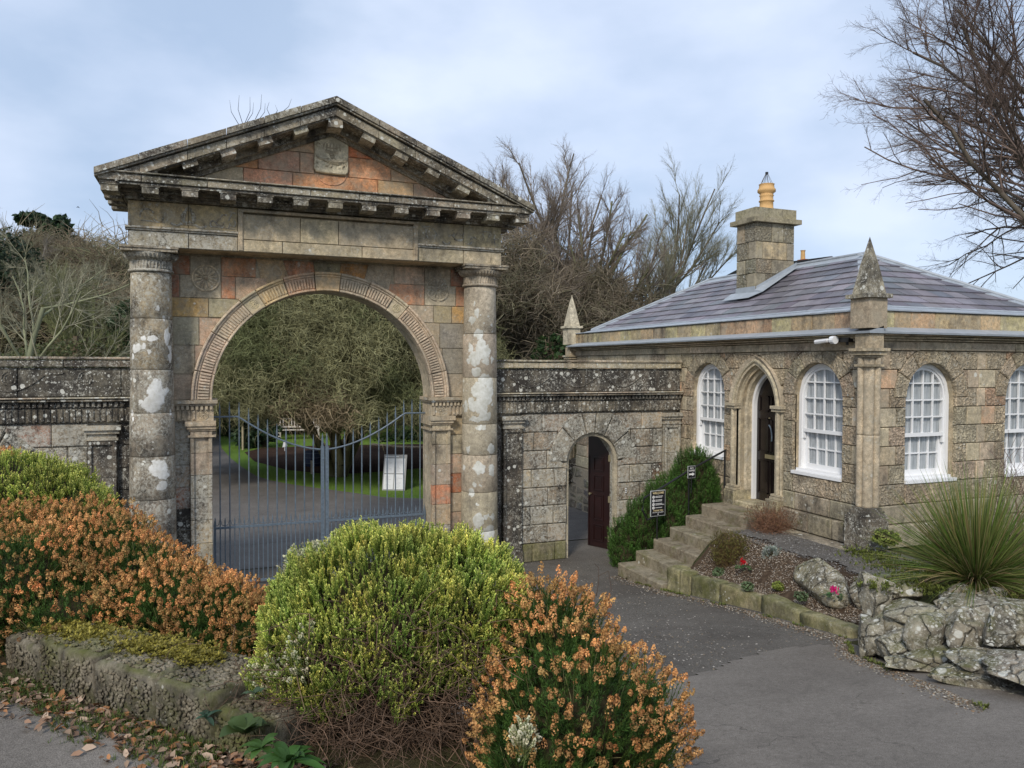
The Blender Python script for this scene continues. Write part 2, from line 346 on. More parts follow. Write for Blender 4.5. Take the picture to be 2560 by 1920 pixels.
M_brass=simple('brass',(.42,.36,.22),.35,.5,metal=.6)
M_pot=simple('buff_clay_pot',(.62,.38,.16),.7,.3,nz=.12,scl=9)
M_terra=simple('red_brick',(.36,.13,.07),.9,.2,nz=.3,scl=40)
M_benchp=simple('white_bench_paint',(.60,.55,.50),.5)
M_soil=simple('soil',(.07,.048,.032),.95,.1,nz=.5,scl=18,bump=.9)
M_leaf=tinted('foliage',.55,.3,.3); M_twig=tinted('twig_bark',.9,0,.15); M_flower=tinted('dried_flower_heads',.85,.25,.1); M_litter=tinted('leaf_litter',.8,.15); M_leafI=tinted('foliage_sprigs',.55,.3,.3,True); M_twigI=tinted('twig_sprays',.9,0,.15,True); M_flowerI=tinted('flower_head_sprigs',.85,.25,.1,True)
INSTM={'foliage':M_leafI,'twig_bark':M_twigI,'dried_flower_heads':M_flowerI}
# slate: object colour times fine cleavage
M_slate=simple('purple_slate',(.2,.18,.22),.5,.5,nz=.22,scl=5,bump=.25,use_obj=True)
# glass and net curtains
mg=Mat('window_glass',.03,.5)
_t=mg.n('ShaderNodeBsdfTransparent'); _g=mg.n('ShaderNodeBsdfGlossy'); _g.inputs['Roughness'].default_value=.03; _f=mg.n('ShaderNodeLayerWeight'); _f.inputs[0].default_value=.5; _x=mg.n('ShaderNodeMixShader'); mg.l(mg.math('ADD',mg.math('MULTIPLY',mg.math('POWER',_f.outputs[1],4.),.5),.07),_x.inputs[0]); mg.l(_t.outputs[0],_x.inputs[1]); mg.l(_g.outputs[0],_x.inputs[2]); mg.l(_x.outputs[0],[q for q in mg.nt.nodes if q.type=='OUTPUT_MATERIAL'][0].inputs[0])
M_glass=mg.m
mc=Mat('net_curtain',.95,.1); mc.col(mc.mix(mc.ramp(mc.noise(5,4,.6,mc.pos((6,6,.4))),.35,.65),(.30,.325,.34),(.52,.55,.57))); M_curt=mc.m
# asphalt family
def asphalt(name,c,worn=0,chips=0,speck=.5):
    m=Mat(name,.92,.12); a=m.noise(.8,6,.65); b=m.noise(190,2,.6); c2=m.noise(26,5,.7)
    k=m.math('MULTIPLY',m.ramp(a,.3,.7,.78,1.2),m.math('MULTIPLY',m.ramp(b,.3,.7,.55,1.5),m.ramp(c2,.3,.7,.82,1.18)))
    kc=m.n('ShaderNodeCombineColor'); [m.l(k,kc.inputs[i]) for i in range(3)]; col=m.mix(1,c,kc.outputs[0],'MULTIPLY')
    v=m.vor(120); sp=m.n('ShaderNodeSeparateColor'); m.l(v.outputs['Color'],sp.inputs[0])
    col=m.mix(m.math('MULTIPLY',m.ramp(v.outputs['Distance'],.3,.2,0,speck),m.ramp(sp.outputs[0],.8,.82)),col,(.22,.2,.185))
    if worn:
        f=m.math('MULTIPLY',m.ramp(m.noise(.55,4,.6),.46,.58,0,1),m.ramp(m.noise(75,5,.75),.46,.6,0,.8*worn)); col=m.mix(f,col,(.21,.195,.17))
    st=m.ramp(m.noise(2.4,7,.7,None,.6),.52,.68,0,.35); col=m.mix(st,col,tuple(x*.55 for x in c)); vc=m.vor(.9,m.warp(3,.5),'DISTANCE_TO_EDGE'); ck=m.math('MULTIPLY',m.ramp(vc.outputs['Distance'],0,.006,.55,0),m.ramp(m.noise(.7,2,.5),.5,.6)); col=m.mix(ck,col,(.03,.028,.025))
    m.col(col); m.bump(m.math('ADD',b,m.math('MULTIPLY',c2,.5)),.5,.006); return m.m
M_asph=asphalt('dark_old_asphalt',(.108,.096,.083),1.0); M_asphn=asphalt('grey_asphalt',(.178,.158,.136),.25); M_path=asphalt('park_path_asphalt',(.15,.138,.127),.35,speck=.2)
def grass(name,c1,c2,c3=None):
    m=Mat(name,.95,.1); col=m.mix(m.ramp(m.noise(.9,6,.7),.35,.65),c1,c2); col=m.mix(m.ramp(m.noise(14,6,.75),.42,.6,0,.6),col,tuple(x*.6 for x in c1))
    if c3: col=m.mix(m.ramp(m.noise(2.2,5,.7),.55,.66,0,.7),col,c3)
    m.col(col); m.bump(m.noise(45,5,.8),.9,.03); return m.m
M_lawn=grass('lawn_grass',(.145,.25,.04),(.19,.29,.06)); M_wood=grass('woodland_floor',(.07,.075,.03),(.10,.095,.045),(.06,.04,.025)); M_mulch=grass('bark_mulch',(.05,.03,.022),(.085,.052,.036))
M_gravel=asphalt('grey_gravel',(.125,.113,.10),.9,speck=1)
M_verge=grass('mossy_verge',(.085,.08,.035),(.12,.10,.055),(.07,.045,.03))
M_mosss=grass('golden_moss',(.17,.15,.03),(.12,.13,.03))
#PART2
# ================================================================ TERRAIN
def sm(a,b,x): t=np.clip((x-a)/(b-a),0,1); return t*t*(3-2*t)
def H(X,Y):
    X=np.asarray(X,float); Y=np.asarray(Y,float)
    t=np.maximum(-Y-1,0); h=1.75*(np.minimum(t,12)/11)**1.3
    # raised bank of the heather bed, left of a line running from the camera's right foot to the left wall
    nx,ny=4.1,3.15; nn=math.hypot(nx,ny); dl=((X-1.45)*nx+(Y+9.05)*ny)/nn
    h=h+(1.75-h)*(1-sm(-.15,.85,dl))*(Y<-.9)*sm(-3.2,-4.4,Y)
    # terrace beside the lodge and the rockery
    s=sm(6.45,7.05,X)*sm(-2.75,-2.95,Y)*(1-sm(-5.6,-6.3,-(-Y)) if False else 1)
    tgt=np.where(Y<-5.4,.93+sm(-5.4,-6.6,Y)*.4,.93)
    h=np.where(Y<-2.7,h+(np.maximum(tgt,h)-h)*s,h)
    # soil behind the bed kerb
    kt_=np.interp(-Y,[2.6,3.8,4.6,6.2],[.45,.50,.56,.70]); f_=sm(6.24,6.30,X)*(Y<-2.66)*(Y>-6.5); h=np.where(f_>0,np.maximum(h,kt_*f_+sm(6.3,7.0,X)*(.93-kt_)),h)
    # far hill
    h=h+(9.5+3.5*(1-sm(-4,6,X)))*sm(30,62,Y)*(1-sm(15,34,X))+5*sm(60,110,Y)
    return h
def sheet(name,x0,x1,y0,y1,st,dz,mat,inside=None,kind='structure',label=None):
    xs=np.arange(x0,x1+st/2,st); ys=np.arange(y0,y1+st/2,st); XX,YY=np.meshgrid(xs,ys); Z=H(XX,YY)+dz
    V=np.stack([XX,YY,Z],-1).reshape(-1,3); n=len(xs); ii,jj=np.meshgrid(np.arange(len(xs)-1),np.arange(len(ys)-1))
    a=(jj*n+ii).ravel(); F=np.stack([a,a+1,a+1+n,a+n],-1)
    if inside is not None:
        cx=(xs[:-1]+xs[1:])/2; cy=(ys[:-1]+ys[1:])/2; CX,CY=np.meshgrid(cx,cy); F=F[inside(CX,CY).ravel()]
        u=np.unique(F); r=np.zeros(len(V),int); r[u]=np.arange(len(u)); V=V[u]; F=r[F]
    o=big(name,V,F,mat,smooth=True); o['kind']=kind
    if label: o['label']=label
    return o
sheet('ground',-14,30,-18,9,.25,0,M_wood)
mb=MB()
xs=[-400,-14,30,400]
def gq(x0,x1,y0,y1,n=1):
    for i in range(n):
        for j in range(n):
            a,b=x0+(x1-x0)*i/n,x0+(x1-x0)*(i+1)/n; c,d=y0+(y1-y0)*j/n,y0+(y1-y0)*(j+1)/n
            mb.add([(a,c,float(H(a,c))),(b,c,float(H(b,c))),(b,d,float(H(b,d))),(a,d,float(H(a,d)))],[(0,1,2,3)])
gq(-400,-14,-300,9);gq(30,400,-300,9);gq(-14,30,-300,-18);gq(-150,150,9,28,4);gq(-400,400,28,112,60);gq(-400,400,112,900,4)
o=mb.build('ground',M_wood,smooth=True); o['kind']='structure'
def poly_in(P):
    P=np.array(P)
    def f(X,Y):
        r=np.zeros(X.shape,bool)
        for i in range(len(P)):
            x1,y1=P[i-1]; x2,y2=P[i]
            c=((y1>Y)!=(y2>Y))&(X<(x2-x1)*(Y-y1)/(y2-y1+1e-12)+x1); r^=c
        return r
    return f
# forecourt: old dark asphalt by the gate, newer grey asphalt towards the road
seam=[(9.0,-10.6),(5.75,-6.35),(5.1,-6.15),(4.6,-6.25),(4.0,-6.5),(3.2,-6.6),(2.4,-6.3),(.2,-5.9),(-3,-5.5)]
fo=poly_in([(-3,1.2),(8.2,1.2),(8.2,3),(8.2,-1),(6.4,-1.0),(6.35,-5.6),(6.2,-6.25)]+seam[1:]+[(-3,-5.5)])
sheet('forecourt',-3,8.2,-7.2,3.0,.06,.004,M_asph,lambda X,Y:fo(X,Y)&~((Y>.05)&(X>3.2)&(X<5.7)))
rd=poly_in([(9,-10.6),(7.2,-8.4),(5.9,-7.0),(5.75,-6.35)]+seam[2:]+[(-3,-9),(-2,-18),(12,-18),(12,-12)])
def inroad(X,Y):
    nx,ny=4.1,3.15; dl=((X-1.45)*nx+(Y+9.05)*ny)/math.hypot(nx,ny)
    return rd(X,Y)&(dl>-.1)
sheet('road',-3,12,-18,-5.4,.06,.012,M_asphn,inroad)
# road on the camera's left, along the verge
rl=poly_in([(-6,-5.6),(-1.05,-7.62),(-.62,-7.93),(-.35,-8.22),(-.06,-8.62),(.2,-9.2),(.9,-10.2),(1.5,-10.6),(1.6,-18),(-12,-18),(-12,-4)])
sheet('road',-12,1.7,-18,-4,.07,.012,M_asphn,rl)
# park: path, lawn, mulch
def flat(name,P,z,mat,label=None):
    m=MB(); m.add([(x,y,z) for x,y in P],[tuple(range(len(P)))]); o=m.build(name,mat); o['kind']='structure'
    return o
LE=[(8.5,6.2),(6.2,6.35),(5.07,6.6),(4.07,7.2),(3.42,8.2),(2.71,9.2),(2.1,10.1),(1.57,11.1),(1.2,12.3),(.98,13.8),(.76,15.5),(.57,17.3),(.33,20.5),(.27,26.4),(.45,31.2),(.7,37)]
flat('lawn',LE+[(38,37),(38,6.2)],.004,M_lawn)
flat('path',[(-9,3.02),(8.5,3.02)]+LE+[(-1.4,37),(-1.6,26),(-2.2,20),(-3.5,15),(-9,10)],.012,M_path)
flat('path',[(-3,1.22),(8.1,1.22),(8.1,3.01),(-3,3.01)],.012,M_path)
flat('lawn',[(-9,10),(-3.5,15),(-2.2,20),(-1.6,26),(-1.4,37),(-40,37),(-40,10)],.006,M_lawn)
MU=[(1.12,18.9),(1.35,15.8),(2.2,13.3),(3.4,11.7),(5.1,11.9),(6.7,12.3),(9,13.2),(10,16),(9,19.5),(4.05,20.5),(1.8,20.2)]
flat('mulch_bed',MU,.010,M_mulch)

# ================================================================ THE ARCH
G=Fr((0,0,0),(1,0,0),(0,-1,0))           # n is towards the camera
XC,RA,SP=1.65,1.66,2.87
arch=thing('stone_gateway','tall pedimented sandstone triumphal arch with two columns and a carved crest, over the iron gates','gateway',(XC,0,0))
# core walls behind the facing
def arch_face_core():
    m=MB(); y0,y1=.02,.5; n=28
    pts=[(XC-RA*math.cos(math.pi*i/n),SP+RA*math.sin(math.pi*i/n)) for i in range(n+1)]
    for yy,fl in ((y0,1),(y1,0)):
        for i in range(n):
            (a,b),(c,d)=pts[i],pts[i+1]; q=[(a,yy,b),(c,yy,d),(c,yy,5.0),(a,yy,5.0)]; m.add(q,[(0,1,2,3) if not fl else (3,2,1,0)])
        for a,b in ((-1.02,XC-RA),(XC+RA,4.3)): m.add([(a,yy,0),(b,yy,0),(b,yy,5.0),(a,yy,5.0)],[(0,1,2,3) if fl else (3,2,1,0)])
    for i in range(n):
        (a,b),(c,d)=pts[i],pts[i+1]; m.add([(a,y0,b),(c,y0,d),(c,y1,d),(a,y1,b)],[(0,1,2,3)])
    for x,s in ((-1.02,1),(XC-RA,0),(XC+RA,1),(4.3,0)): m.add([(x,y0,0),(x,y1,0),(x,y1,SP if x in(XC-RA,XC+RA) else 5),(x,y0,SP if x in(XC-RA,XC+RA) else 5)],[(0,1,2,3) if s==0 else (3,2,1,0)])
    return m
arch_face_core().build('core_wall',[M_ash],arch,GREY)
def stonep(parent,F,poly,n0,n1,mat,col,bev=.006,jit=0,name='stone',va=.1):
    return block(F,poly,n0,n1+rng.uniform(-.003,.003),bev,None,jit).build(name,[mat],parent,vary(col,va))
J=.004
def rect(u0,u1,w0,w1): return [(u0+J,w0+J),(u1-J,w0+J),(u1-J,w1-J),(u0+J,w1-J)]
RO=RA+.285
ins,bnd=arch_hole(XC,RO,SP,SP-1)
def spand(lst,z0,z1,mat=M_ash):
    for (a,b,c) in lst:
        for q in subtract(rect(a,b,z0,z1),ins,bnd): stonep(arch,G,q,-.05,.0,mat,c)
# course under the architrave: outer blocks, then wedge stones fanning over the arch
zt=4.975
spand([(-1.0,-.30,RED),(-.30,.124,GREY),(3.2,3.64,GREY),(3.64,4.28,RED)],4.69,zt)
spand([(.124,.61,ORANGE),(2.70,3.2,PINK)],4.69,zt)
def wedge(a,b,zlo,c,mat=M_ash):       # a,b: (top u, bottom u)
    P=[(a[1]+J,zlo[0]),(b[1]-J,zlo[1]),(b[0]-J,zt-J),(a[0]+J,zt-J)]
    for q in subtract(P,ins,bnd): stonep(arch,G,q,-.05,0,mat,c)
wedge((.61,.76),(1.0,1.13),(4.3,4.6),(.36,.28,.17))
wedge((1.0,1.13),(1.45,1.48),(4.5,4.7),ORANGE)
wedge((1.45,1.48),(1.86,1.83),(4.6,4.6),(.27,.25,.17))
wedge((1.86,1.83),(2.29,2.18),(4.7,4.5),(.40,.22,.09))
wedge((2.29,2.18),(2.70,2.56),(4.6,4.3),(.37,.32,.24))
spand([(-1.0,-.44,RED),(-.44,.124,GREY),(.124,.32,ORANGE),(.32,.76,PINK)],4.36,4.69)
spand([(2.57,3.20,(.46,.25,.15)),(3.20,3.73,GREY),(3.73,4.28,(.40,.2,.12))],4.36,4.69)
spand([(-1.0,-.05,OCHRE),(-.05,.9,(.31,.29,.2))],4.08,4.36); spand([(2.5,3.35,(.38,.33,.24)),(3.35,3.66,(.36,.3,.2)),(3.66,4.28,OCHRE)],4.08,4.36)
spand([(-1.0,-.18,(.27,.27,.2)),(-.18,.5,PINK)],3.67,4.08); spand([(2.8,3.46,(.36,.31,.22)),(3.46,4.28,(.24,.23,.2))],3.67,4.08)
spand([(-1.0,-.24,(.29,.26,.21)),(-.24,.4,(.36,.28,.22))],3.25,3.67); spand([(3.0,3.5,(.36,.29,.22)),(3.5,4.28,(.24,.23,.2))],3.25,3.67)
spand([(-1.0,-.1,(.30,.25,.19)),(-.1,.3,(.36,.29,.22))],2.875,3.25); spand([(3.0,3.55,(.38,.3,.24)),(3.55,4.28,(.33,.29,.23))],2.875,3.25)
# lower walls between columns and pilasters
for side in (-1,1):
    z=0
    for k in range(8):
        h=2.57/8
        a,b=(-1.0,-.31) if side<0 else (3.62,4.28)
        c=rng.choice([GREY,DARK,PINK,BUFF,GREY]); 
        if side<0 and k==4: c=(.33,.13,.07)
        if side>0 and k==4: c=(.36,.14,.07)
        stonep(arch,G,rect(a,b,z,z+h),-.05,.0,M_dark if (side<0 and k<4) else (M_mott if side<0 else M_ash),c); z+=h
# carved ribbed archivolt: eleven voussoirs each with its ribs, outer moulding ring
def ringseg(a0,a1,r0,r1,n0,n1,mb,bev=.006,k=6):
    A=[a0+(a1-a0)*i/k for i in range(k+1)]
    P=[(XC+r0*math.cos(t),SP+r0*math.sin(t)) for t in A]+[(XC+r1*math.cos(t),SP+r1*math.sin(t)) for t in reversed(A)]
    block(G,P,n0,n1,bev,mb)
cuts=[0,13,31,49,57,70,84,96,110,123,131,149,167,180]
VC=[(.46,.38,.29),(.45,.37,.28),(.47,.38,.29),(.44,.40,.29),(.47,.39,.30),(.46,.40,.31),(.46,.35,.21),(.48,.33,.22),(.47,.37,.22),(.44,.39,.27),(.46,.39,.30),(.47,.39,.31),(.45,.38,.30)]
for i in range(len(cuts)-1):
    a0,a1=R(cuts[i]+.15),R(cuts[i+1]-.15); m=MB()
    key=(i==6); ros=cuts[i+1]-cuts[i]==8
    n1=.075 if key else .05
    ringseg(a0,a1,RA+.0,RA+.030,-.05,n1+.028,m)
    ringseg(a0,a1,RA+.03,RA+.215,-.05,n1,m,.001)
    if not key and not ros:
        nn=int((cuts[i+1]-cuts[i])/1.35)
        for j in range(nn):
            t0=a0+(a1-a0)*(j+.14)/nn; t1=a0+(a1-a0)*(j+.80)/nn
            ringseg(t0,t1,RA+.045,RA+.195,.0,n1+.026,m,.006,1)
    ringseg(a0,a1,RA+.215,RA+.245,-.05,n1+.022,m)
    ringseg(a0,a1,RA+.245,RA+.285,-.05,n1+.05,m,.012)
    o=m.build('voussoir',[M_arch],arch,vary(VC[i],.05))
def rosette(F,u,w,r,n,parent,mat,col,petals=14,name='rosette'):
    m=MB(); K=28
    ring=[F.p(u+r*math.cos(2*math.pi*i/K),w+r*math.sin(2*math.pi*i/K),n) for i in range(K+1)]
    m.tube(ring,r*.09,5,0,False)
    for i in range(petals):
        t=2*math.pi*(i+.5)/petals; a=.25*r; b=.82*r
        c,s=math.cos(t),math.sin(t); wd=.13*r
        P=[F.p(u+a*c-wd*.3*s,w+a*s+wd*.3*c,n-.001),F.p(u+a*c+wd*.3*s,w+a*s-wd*.3*c,n-.001),F.p(u+b*c+wd*s,w+b*s-wd*c,n-.001),F.p(u+(b+.06*r)*c,w+(b+.06*r)*s,n),F.p(u+b*c-wd*s,w+b*s+wd*c,n-.001),F.p(u+.6*r*c,w+.6*r*s,n+.11*r)]
        f=[(0,1,5),(1,2,5),(2,3,5),(3,4,5),(4,0,5)]
        if np.cross(F.U,F.W)@F.N>0: f=[tuple(reversed(q)) for q in f]
        m.add(P,f)
    hub=[F.p(u+r*.2*math.cos(2*math.pi*i/10),w+r*.2*math.sin(2*math.pi*i/10),n) for i in range(10)]+[F.p(u,w,n+r*.22)]
    m.add(hub,[(i,(i+1)%10,10) for i in range(10)])
    return m.build(name,[mat],parent,col)
rosette(G,-.085,4.655,.185,.004,arch,M_ash,PALE); rosette(G,3.42,4.63,.185,.004,arch,M_ash,(.36,.33,.26))
for a in (53,127): rosette(G,XC+(RA+.122)*math.cos(R(a)),SP+(RA+.122)*math.sin(R(a)),.062,.052,arch,M_arch,(.42,.38,.24),10)
# imposts, pilasters
def dentils(F,u0,u1,w0,w1,n,parent,mat,col,pitch=.062,frac=.55):
    m=MB(); k=int((u1-u0)/pitch)
    for i in range(k): a=u0+(u1-u0)*(i+.2)/k; m.fbox(F,a,a+(u1-u0)/k*frac,w0,w1,n,n+.035)
    return m.build('dentil_row',[mat],parent,col)
def flutes(F,u0,u1,w0,w1,n,parent,mat,col,skip=None,pitch=.066):
    m=MB(); k=int((u1-u0)/pitch)
    for i in range(k):
        a=u0+(u1-u0)*(i+.22)/k; b=a+(u1-u0)/k*.56
        if skip and skip[0]<(a+b)/2<skip[1]: continue
        block(F,[(a,w0),(b,w0),(b,w1),(a,w1)],n-.01,n+.018,.006,m)
    return m.build('reeded_frieze',[mat],parent,col)
for s in (-1,1):
    e0,e1=(-1.0,XC-RA) if s<0 else (XC+RA,4.28)       # wall span
    in0,in1=(-.31,XC-RA+.0) if s<0 else (XC+RA-.0,3.62)
    c=(.36,.30,.22); cc=vary(c,.05)
    x0,x1=(e0,XC-RA+.075) if s<0 else (XC+RA-.075,e1)
    m=MB(); m.fbox(G,x0,x1,2.825,2.875,-.45,.13); m.fbox(G,x0+(.02 if s>0 else 0),x1-(.02 if s<0 else 0),2.795,2.823,-.44,.10); m.build('impost_moulding',[M_ash],arch,cc)
    m=MB(); y0,y1=(e0,XC-RA+.02) if s<0 else (XC+RA-.02,e1); m.fbox(G,y0,y1,2.57,2.793,-.46,.05); m.build('impost_block',[M_ash],arch,vary(c,.05))
    dentils(G,(-.5 if s<0 else XC+RA-.02),(XC-RA+.02 if s<0 else 3.85),2.735,2.793,.052,arch,M_ash,PALE)
    rc=-.13 if s<0 else 3.46
    flutes(G,(-.5 if s<0 else XC+RA),(XC-RA if s<0 else 3.85),2.585,2.72,.052,arch,M_ash,c,(rc-.1,rc+.1))
    rosette(G,rc,2.655,.066,.055,arch,M_ash,PALE,12)
    # pilaster capital
    for (a,b,o_,n_) in ((2.50,2.568,.065,.15),(2.455,2.498,.04,.125),(2.425,2.453,.018,.10),(2.335,2.365,.03,.11)):
        m=MB(); m.fbox(G,in0-(o_ if s<0 else .05),in1+(o_ if s>0 else .05),a,b,-.45,n_); m.build('capital_moulding',[M_ash],arch,cc)
    # shaft blocks with a sunk panel
    zz=[0.06,.42,.78,1.12,1.44,1.78,2.10,2.425]
    for i in range(7):
        a,b=zz[i],zz[i+1]; m=MB(); col=rng.choice([GREY,BUFF,(.33,.28,.22),PALE,(.3,.27,.22)])
        if s>0 and i==3: col=(.42,.20,.12)
        m.fbox(G,in0+.002,in1-.002,a+.003,b-.003,-.445,.05)
        pw=.055
        for (p,q) in ((in0,in0+pw),(in1-pw,in1)): block(G,[(p+.003,a+.003),(q,a+.003),(q,b-.003),(p+.003,b-.003)],.045,.085,.008,m)
        if i==6: block(G,[(in0+pw,b-.07),(in1-pw,b-.07),(in1-pw,b-.003),(in0+pw,b-.003)],.045,.085,.008,m)
        if i==0: block(G,[(in0+pw,a),(in1-pw,a),(in1-pw,a+.08),(in0+pw,a+.08)],.045,.085,.008,m)
        m.build('pilaster_stone',[M_mott if (s<0 and i<5) or i<2 else M_ash],arch,vary(col,.08))
    m=MB(); m.fbox(G,in0-.04,in1+.02,0,.06,-.45,.12); m.build('pilaster_base',[M_mott],arch,GREY)
# columns
for (cx,mat,cl) in ((-.79,M_colL,(.29,.255,.205)),(4.06,M_colR,(.33,.30,.235))):
    col=thing('column','','x'); del col['label']; del col['category']; col.parent=arch
    zs=[.16,.62,1.02,1.52,2.12,2.72,3.32,4.02,4.66] if cx<0 else [.16,.72,1.35,1.95,2.45,3.2,3.9,4.66]
    for a,b in zip(zs[:-1],zs[1:]):
        def rr(z): t=(z-.16)/4.5; return .305-.045*t**1.4
        k=rng.uniform(-.002,.003)
        cc=cl if not(cx<0 and b>4) else (.33,.27,.19)
        pr=[(rr(a)-.008+k,a+.002),(rr(a)+k,a+.012),(rr((a+b)/2)+k,(a+b)/2),(rr(b)+k,b-.012),(rr(b)-.008+k,b-.002)]
        MB().lathe((cx,-.25,0),pr,48).build('drum',[mat],col,vary(cc,.1),True)
    MB().lathe((cx,-.25,0),[(.36,0),(.36,.07),(.35,.10),(.33,.12),(.315,.16)],40).build('column_base',[M_mott],col,GREY,True)
    MB().lathe((cx,-.25,0),[(.262,4.66),(.285,4.665),(.292,4.68),(.285,4.70),(.26,4.705),(.258,4.82),(.268,4.825),(.31,4.86),(.345,4.90),(.345,4.925),(.3,4.925)],40).build('capital',[M_mott if cx<0 else M_ash],col,(.33,.29,.23),True)
    m=MB()
    for i in range(40):          # fluted necking and egg row
        t=2*math.pi*i/40; c,s=math.cos(t),math.sin(t)
        m.tube([(cx+.262*c,-.25+.262*s,4.715),(cx+.262*c,-.25+.262*s,4.808)],.0105,5)
        if i%1==0: m.tube([(cx+.275*c,-.25+.275*s,4.832),(cx+.318*c,-.25+.318*s,4.868),(cx+.347*c,-.25+.347*s,4.91)],[.008,.016,.012],5)
    m.build('carved_necking',[M_mott if cx<0 else M_ash],col,(.34,.30,.24))
    m=MB(); m.box(cx-.365,cx+.365,-.615,.0,4.965,4.995); m.box(cx-.35,cx+.35,-.60,.0,4.925,4.963); m.build('abacus',[M_corn],col,(.33,.29,.22))
# architrave and frieze blocks
E0,E1=-1.06,4.34
m=MB(); m.box(E0+.03,E1-.03,-.44,.44,4.999,5.62); m.build('entablature_core',[M_ash],arch,BUFF)
T0,T1=.345,2.955
FE=Fr((0,-.44,0),(1,0,0),(0,-1,0))
for a,b in ((E0,-.30),(-.30,T0),(T1,3.7),(3.7,E1)):
    stonep(arch,FE,rect(a,b,4.998,5.215),-.02,.055,M_mott if a<2 else M_ash,(.34,.31,.22)); stonep(arch,FE,rect(a,b,5.272,5.62),-.02,.045,M_ash,(.38,.31,.185) if a<2 else (.36,.31,.2),va=.06)
for a,b in ((E0-.03,T0),(T1,E1+.03)):
    m=MB(); m.fbox(FE,a,b,5.217,5.243,-.03,.075); m.fbox(FE,a,b,5.244,5.270,-.03,.10); m.build('string_moulding',[M_mott],arch,PALE)
for a,b,c,d in ((T0,.95,4.998,5.17),(.95,2.1,4.998,5.17),(2.1,T1,4.998,5.17),(T0,1.2,5.17,5.53),(1.2,1.75,5.17,5.53),(1.75,T1,5.17,5.53)):
    stonep(arch,FE,rect(a,b,c,d),-.02,.075,M_ash,(.38,.33,.23),va=.07)
m=MB()
for a,b,c,d in ((T0,T1,5.555,5.60),(T0,T0+.07,5.0,5.555),(T1-.07,T1,5.0,5.555)): block(FE,[(a,c),(b,c),(b,d),(a,d)],.05,.10,.012,m)
m.build('tablet_frame',[M_ash],arch,(.38,.32,.23))
# carved reliefs on the frieze: pot and scrolls left, mitre, letters and ribbons right; toned darker for undercut shade and dirt
def relief(F,strokes,n,parent,mat,col,name='carved_relief',r=.011):
    m=MB()
    for s_ in strokes:
        rad=r
        if isinstance(s_,tuple): rad,s_=s_
        pts=[F.p(u,w,n) for u,w in s_]; m.tube(pts,[rad*(.7 if i in(0,len(pts)-1) else 1) for i in range(len(pts))],5)
    return m.build(name,[mat],parent,col)
def curve(c,r,a0,a1,k=8,sy=1): return [(c[0]+r*math.cos(R(a0+(a1-a0)*i/k)),c[1]+sy*r*math.sin(R(a0+(a1-a0)*i/k))) for i in range(k+1)]
relief(FE,[curve((-.30,5.42),.085,200,-20,10,1.3),curve((-.30,5.39),.07,180,360,8,.6),[(-.37,5.36),(-.23,5.36)],[(-.39,5.33),(-.21,5.33)],[(-.36,5.39),(-.33,5.55),(-.30,5.585),(-.27,5.55),(-.24,5.39)],curve((-.46,5.36),.07,200,350,6,.7),curve((-.14,5.35),.07,190,340,6,.7)],.047,arch,M_mott,(.33,.27,.17),r=.018)
relief(FE,[curve((.02+i*.085,5.36+.03*(i%2)),.04,60*i,60*i+250,7,1.2) for i in range(4)]+[[(.10,5.44),(.14,5.5),(.2,5.5)],[(.22,5.42),(.26,5.52),(.31,5.54)],[(-.02,5.33),(.3,5.31)]],.047,arch,M_mott,(.33,.27,.17),r=.014)
relief(FE,[curve((-.82,5.42),.09,20,200,7),curve((-.68,5.40),.06,200,380,7),[(-.9,5.35),(-.6,5.34)]],.047,arch,M_mott,(.33,.27,.17),r=.014)
relief(FE,[curve((3.62,5.40),.075,200,340,7,.5),[(3.55,5.40),(3.54,5.48),(3.57,5.44),(3.62,5.5),(3.67,5.44),(3.70,5.48),(3.69,5.40)],curve((3.42,5.36),.07,200,340,6),curve((3.50,5.39),.05,20,160,5),curve((3.78,5.37),.06,200,350,6),curve((3.87,5.38),.05,180,20,5)],.047,arch,M_mott,(.31,.26,.17),r=.016)
relief(FE,[[(3.05,5.55),(3.10,5.48),(3.08,5.42),(3.13,5.36)],[(3.02,5.53),(3.15,5.55)],[(3.2,5.52),(3.26,5.44),(3.22,5.36)],[(4.02,5.5),(4.08,5.33),(4.14,5.5)],[(4.03,5.53),(4.16,5.53)],[(4.22,5.34),(4.22,5.5)],[(4.2,5.42),(4.26,5.42)]],.047,arch,M_mott,(.31,.26,.17),r=.013)
# horizontal cornice
YB=1.0
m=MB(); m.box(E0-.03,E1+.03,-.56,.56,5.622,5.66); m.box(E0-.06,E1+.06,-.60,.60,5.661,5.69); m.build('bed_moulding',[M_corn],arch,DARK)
CL,CR=-1.36,4.66
cn=[CL,-.85,-.05,.62,1.3,1.98,2.42,3.4,4.0,CR]
for a,b in zip(cn[:-1],cn[1:]):
    m=MB(); mm=M_corw if -.1<a<2.4 else M_corn
    block(Fr((0,-.96,0),(1,0,0),(0,-1,0)),rect(a,b,5.765,5.862),-1.9,.0,.006,m)
    block(Fr((0,-.96,0),(1,0,0),(0,-1,0)),rect(a,b,5.864,5.893),-1.9,.035,.008,m)
    m.build('corona_stone',[mm],arch,vary((.30,.27,.20),.12))
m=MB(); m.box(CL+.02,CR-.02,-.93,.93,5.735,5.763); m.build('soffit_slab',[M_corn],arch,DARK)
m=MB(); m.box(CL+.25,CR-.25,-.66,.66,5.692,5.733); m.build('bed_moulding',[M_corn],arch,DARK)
XM=[1.65+.48*k for k in range(-6,7)]
proto=None
mm_=MB(); mm_.box(-.1,.1,-.16,.16,-.045,.035); mm_.box(-.115,.115,-.17,.16,.037,.052)
pme=None
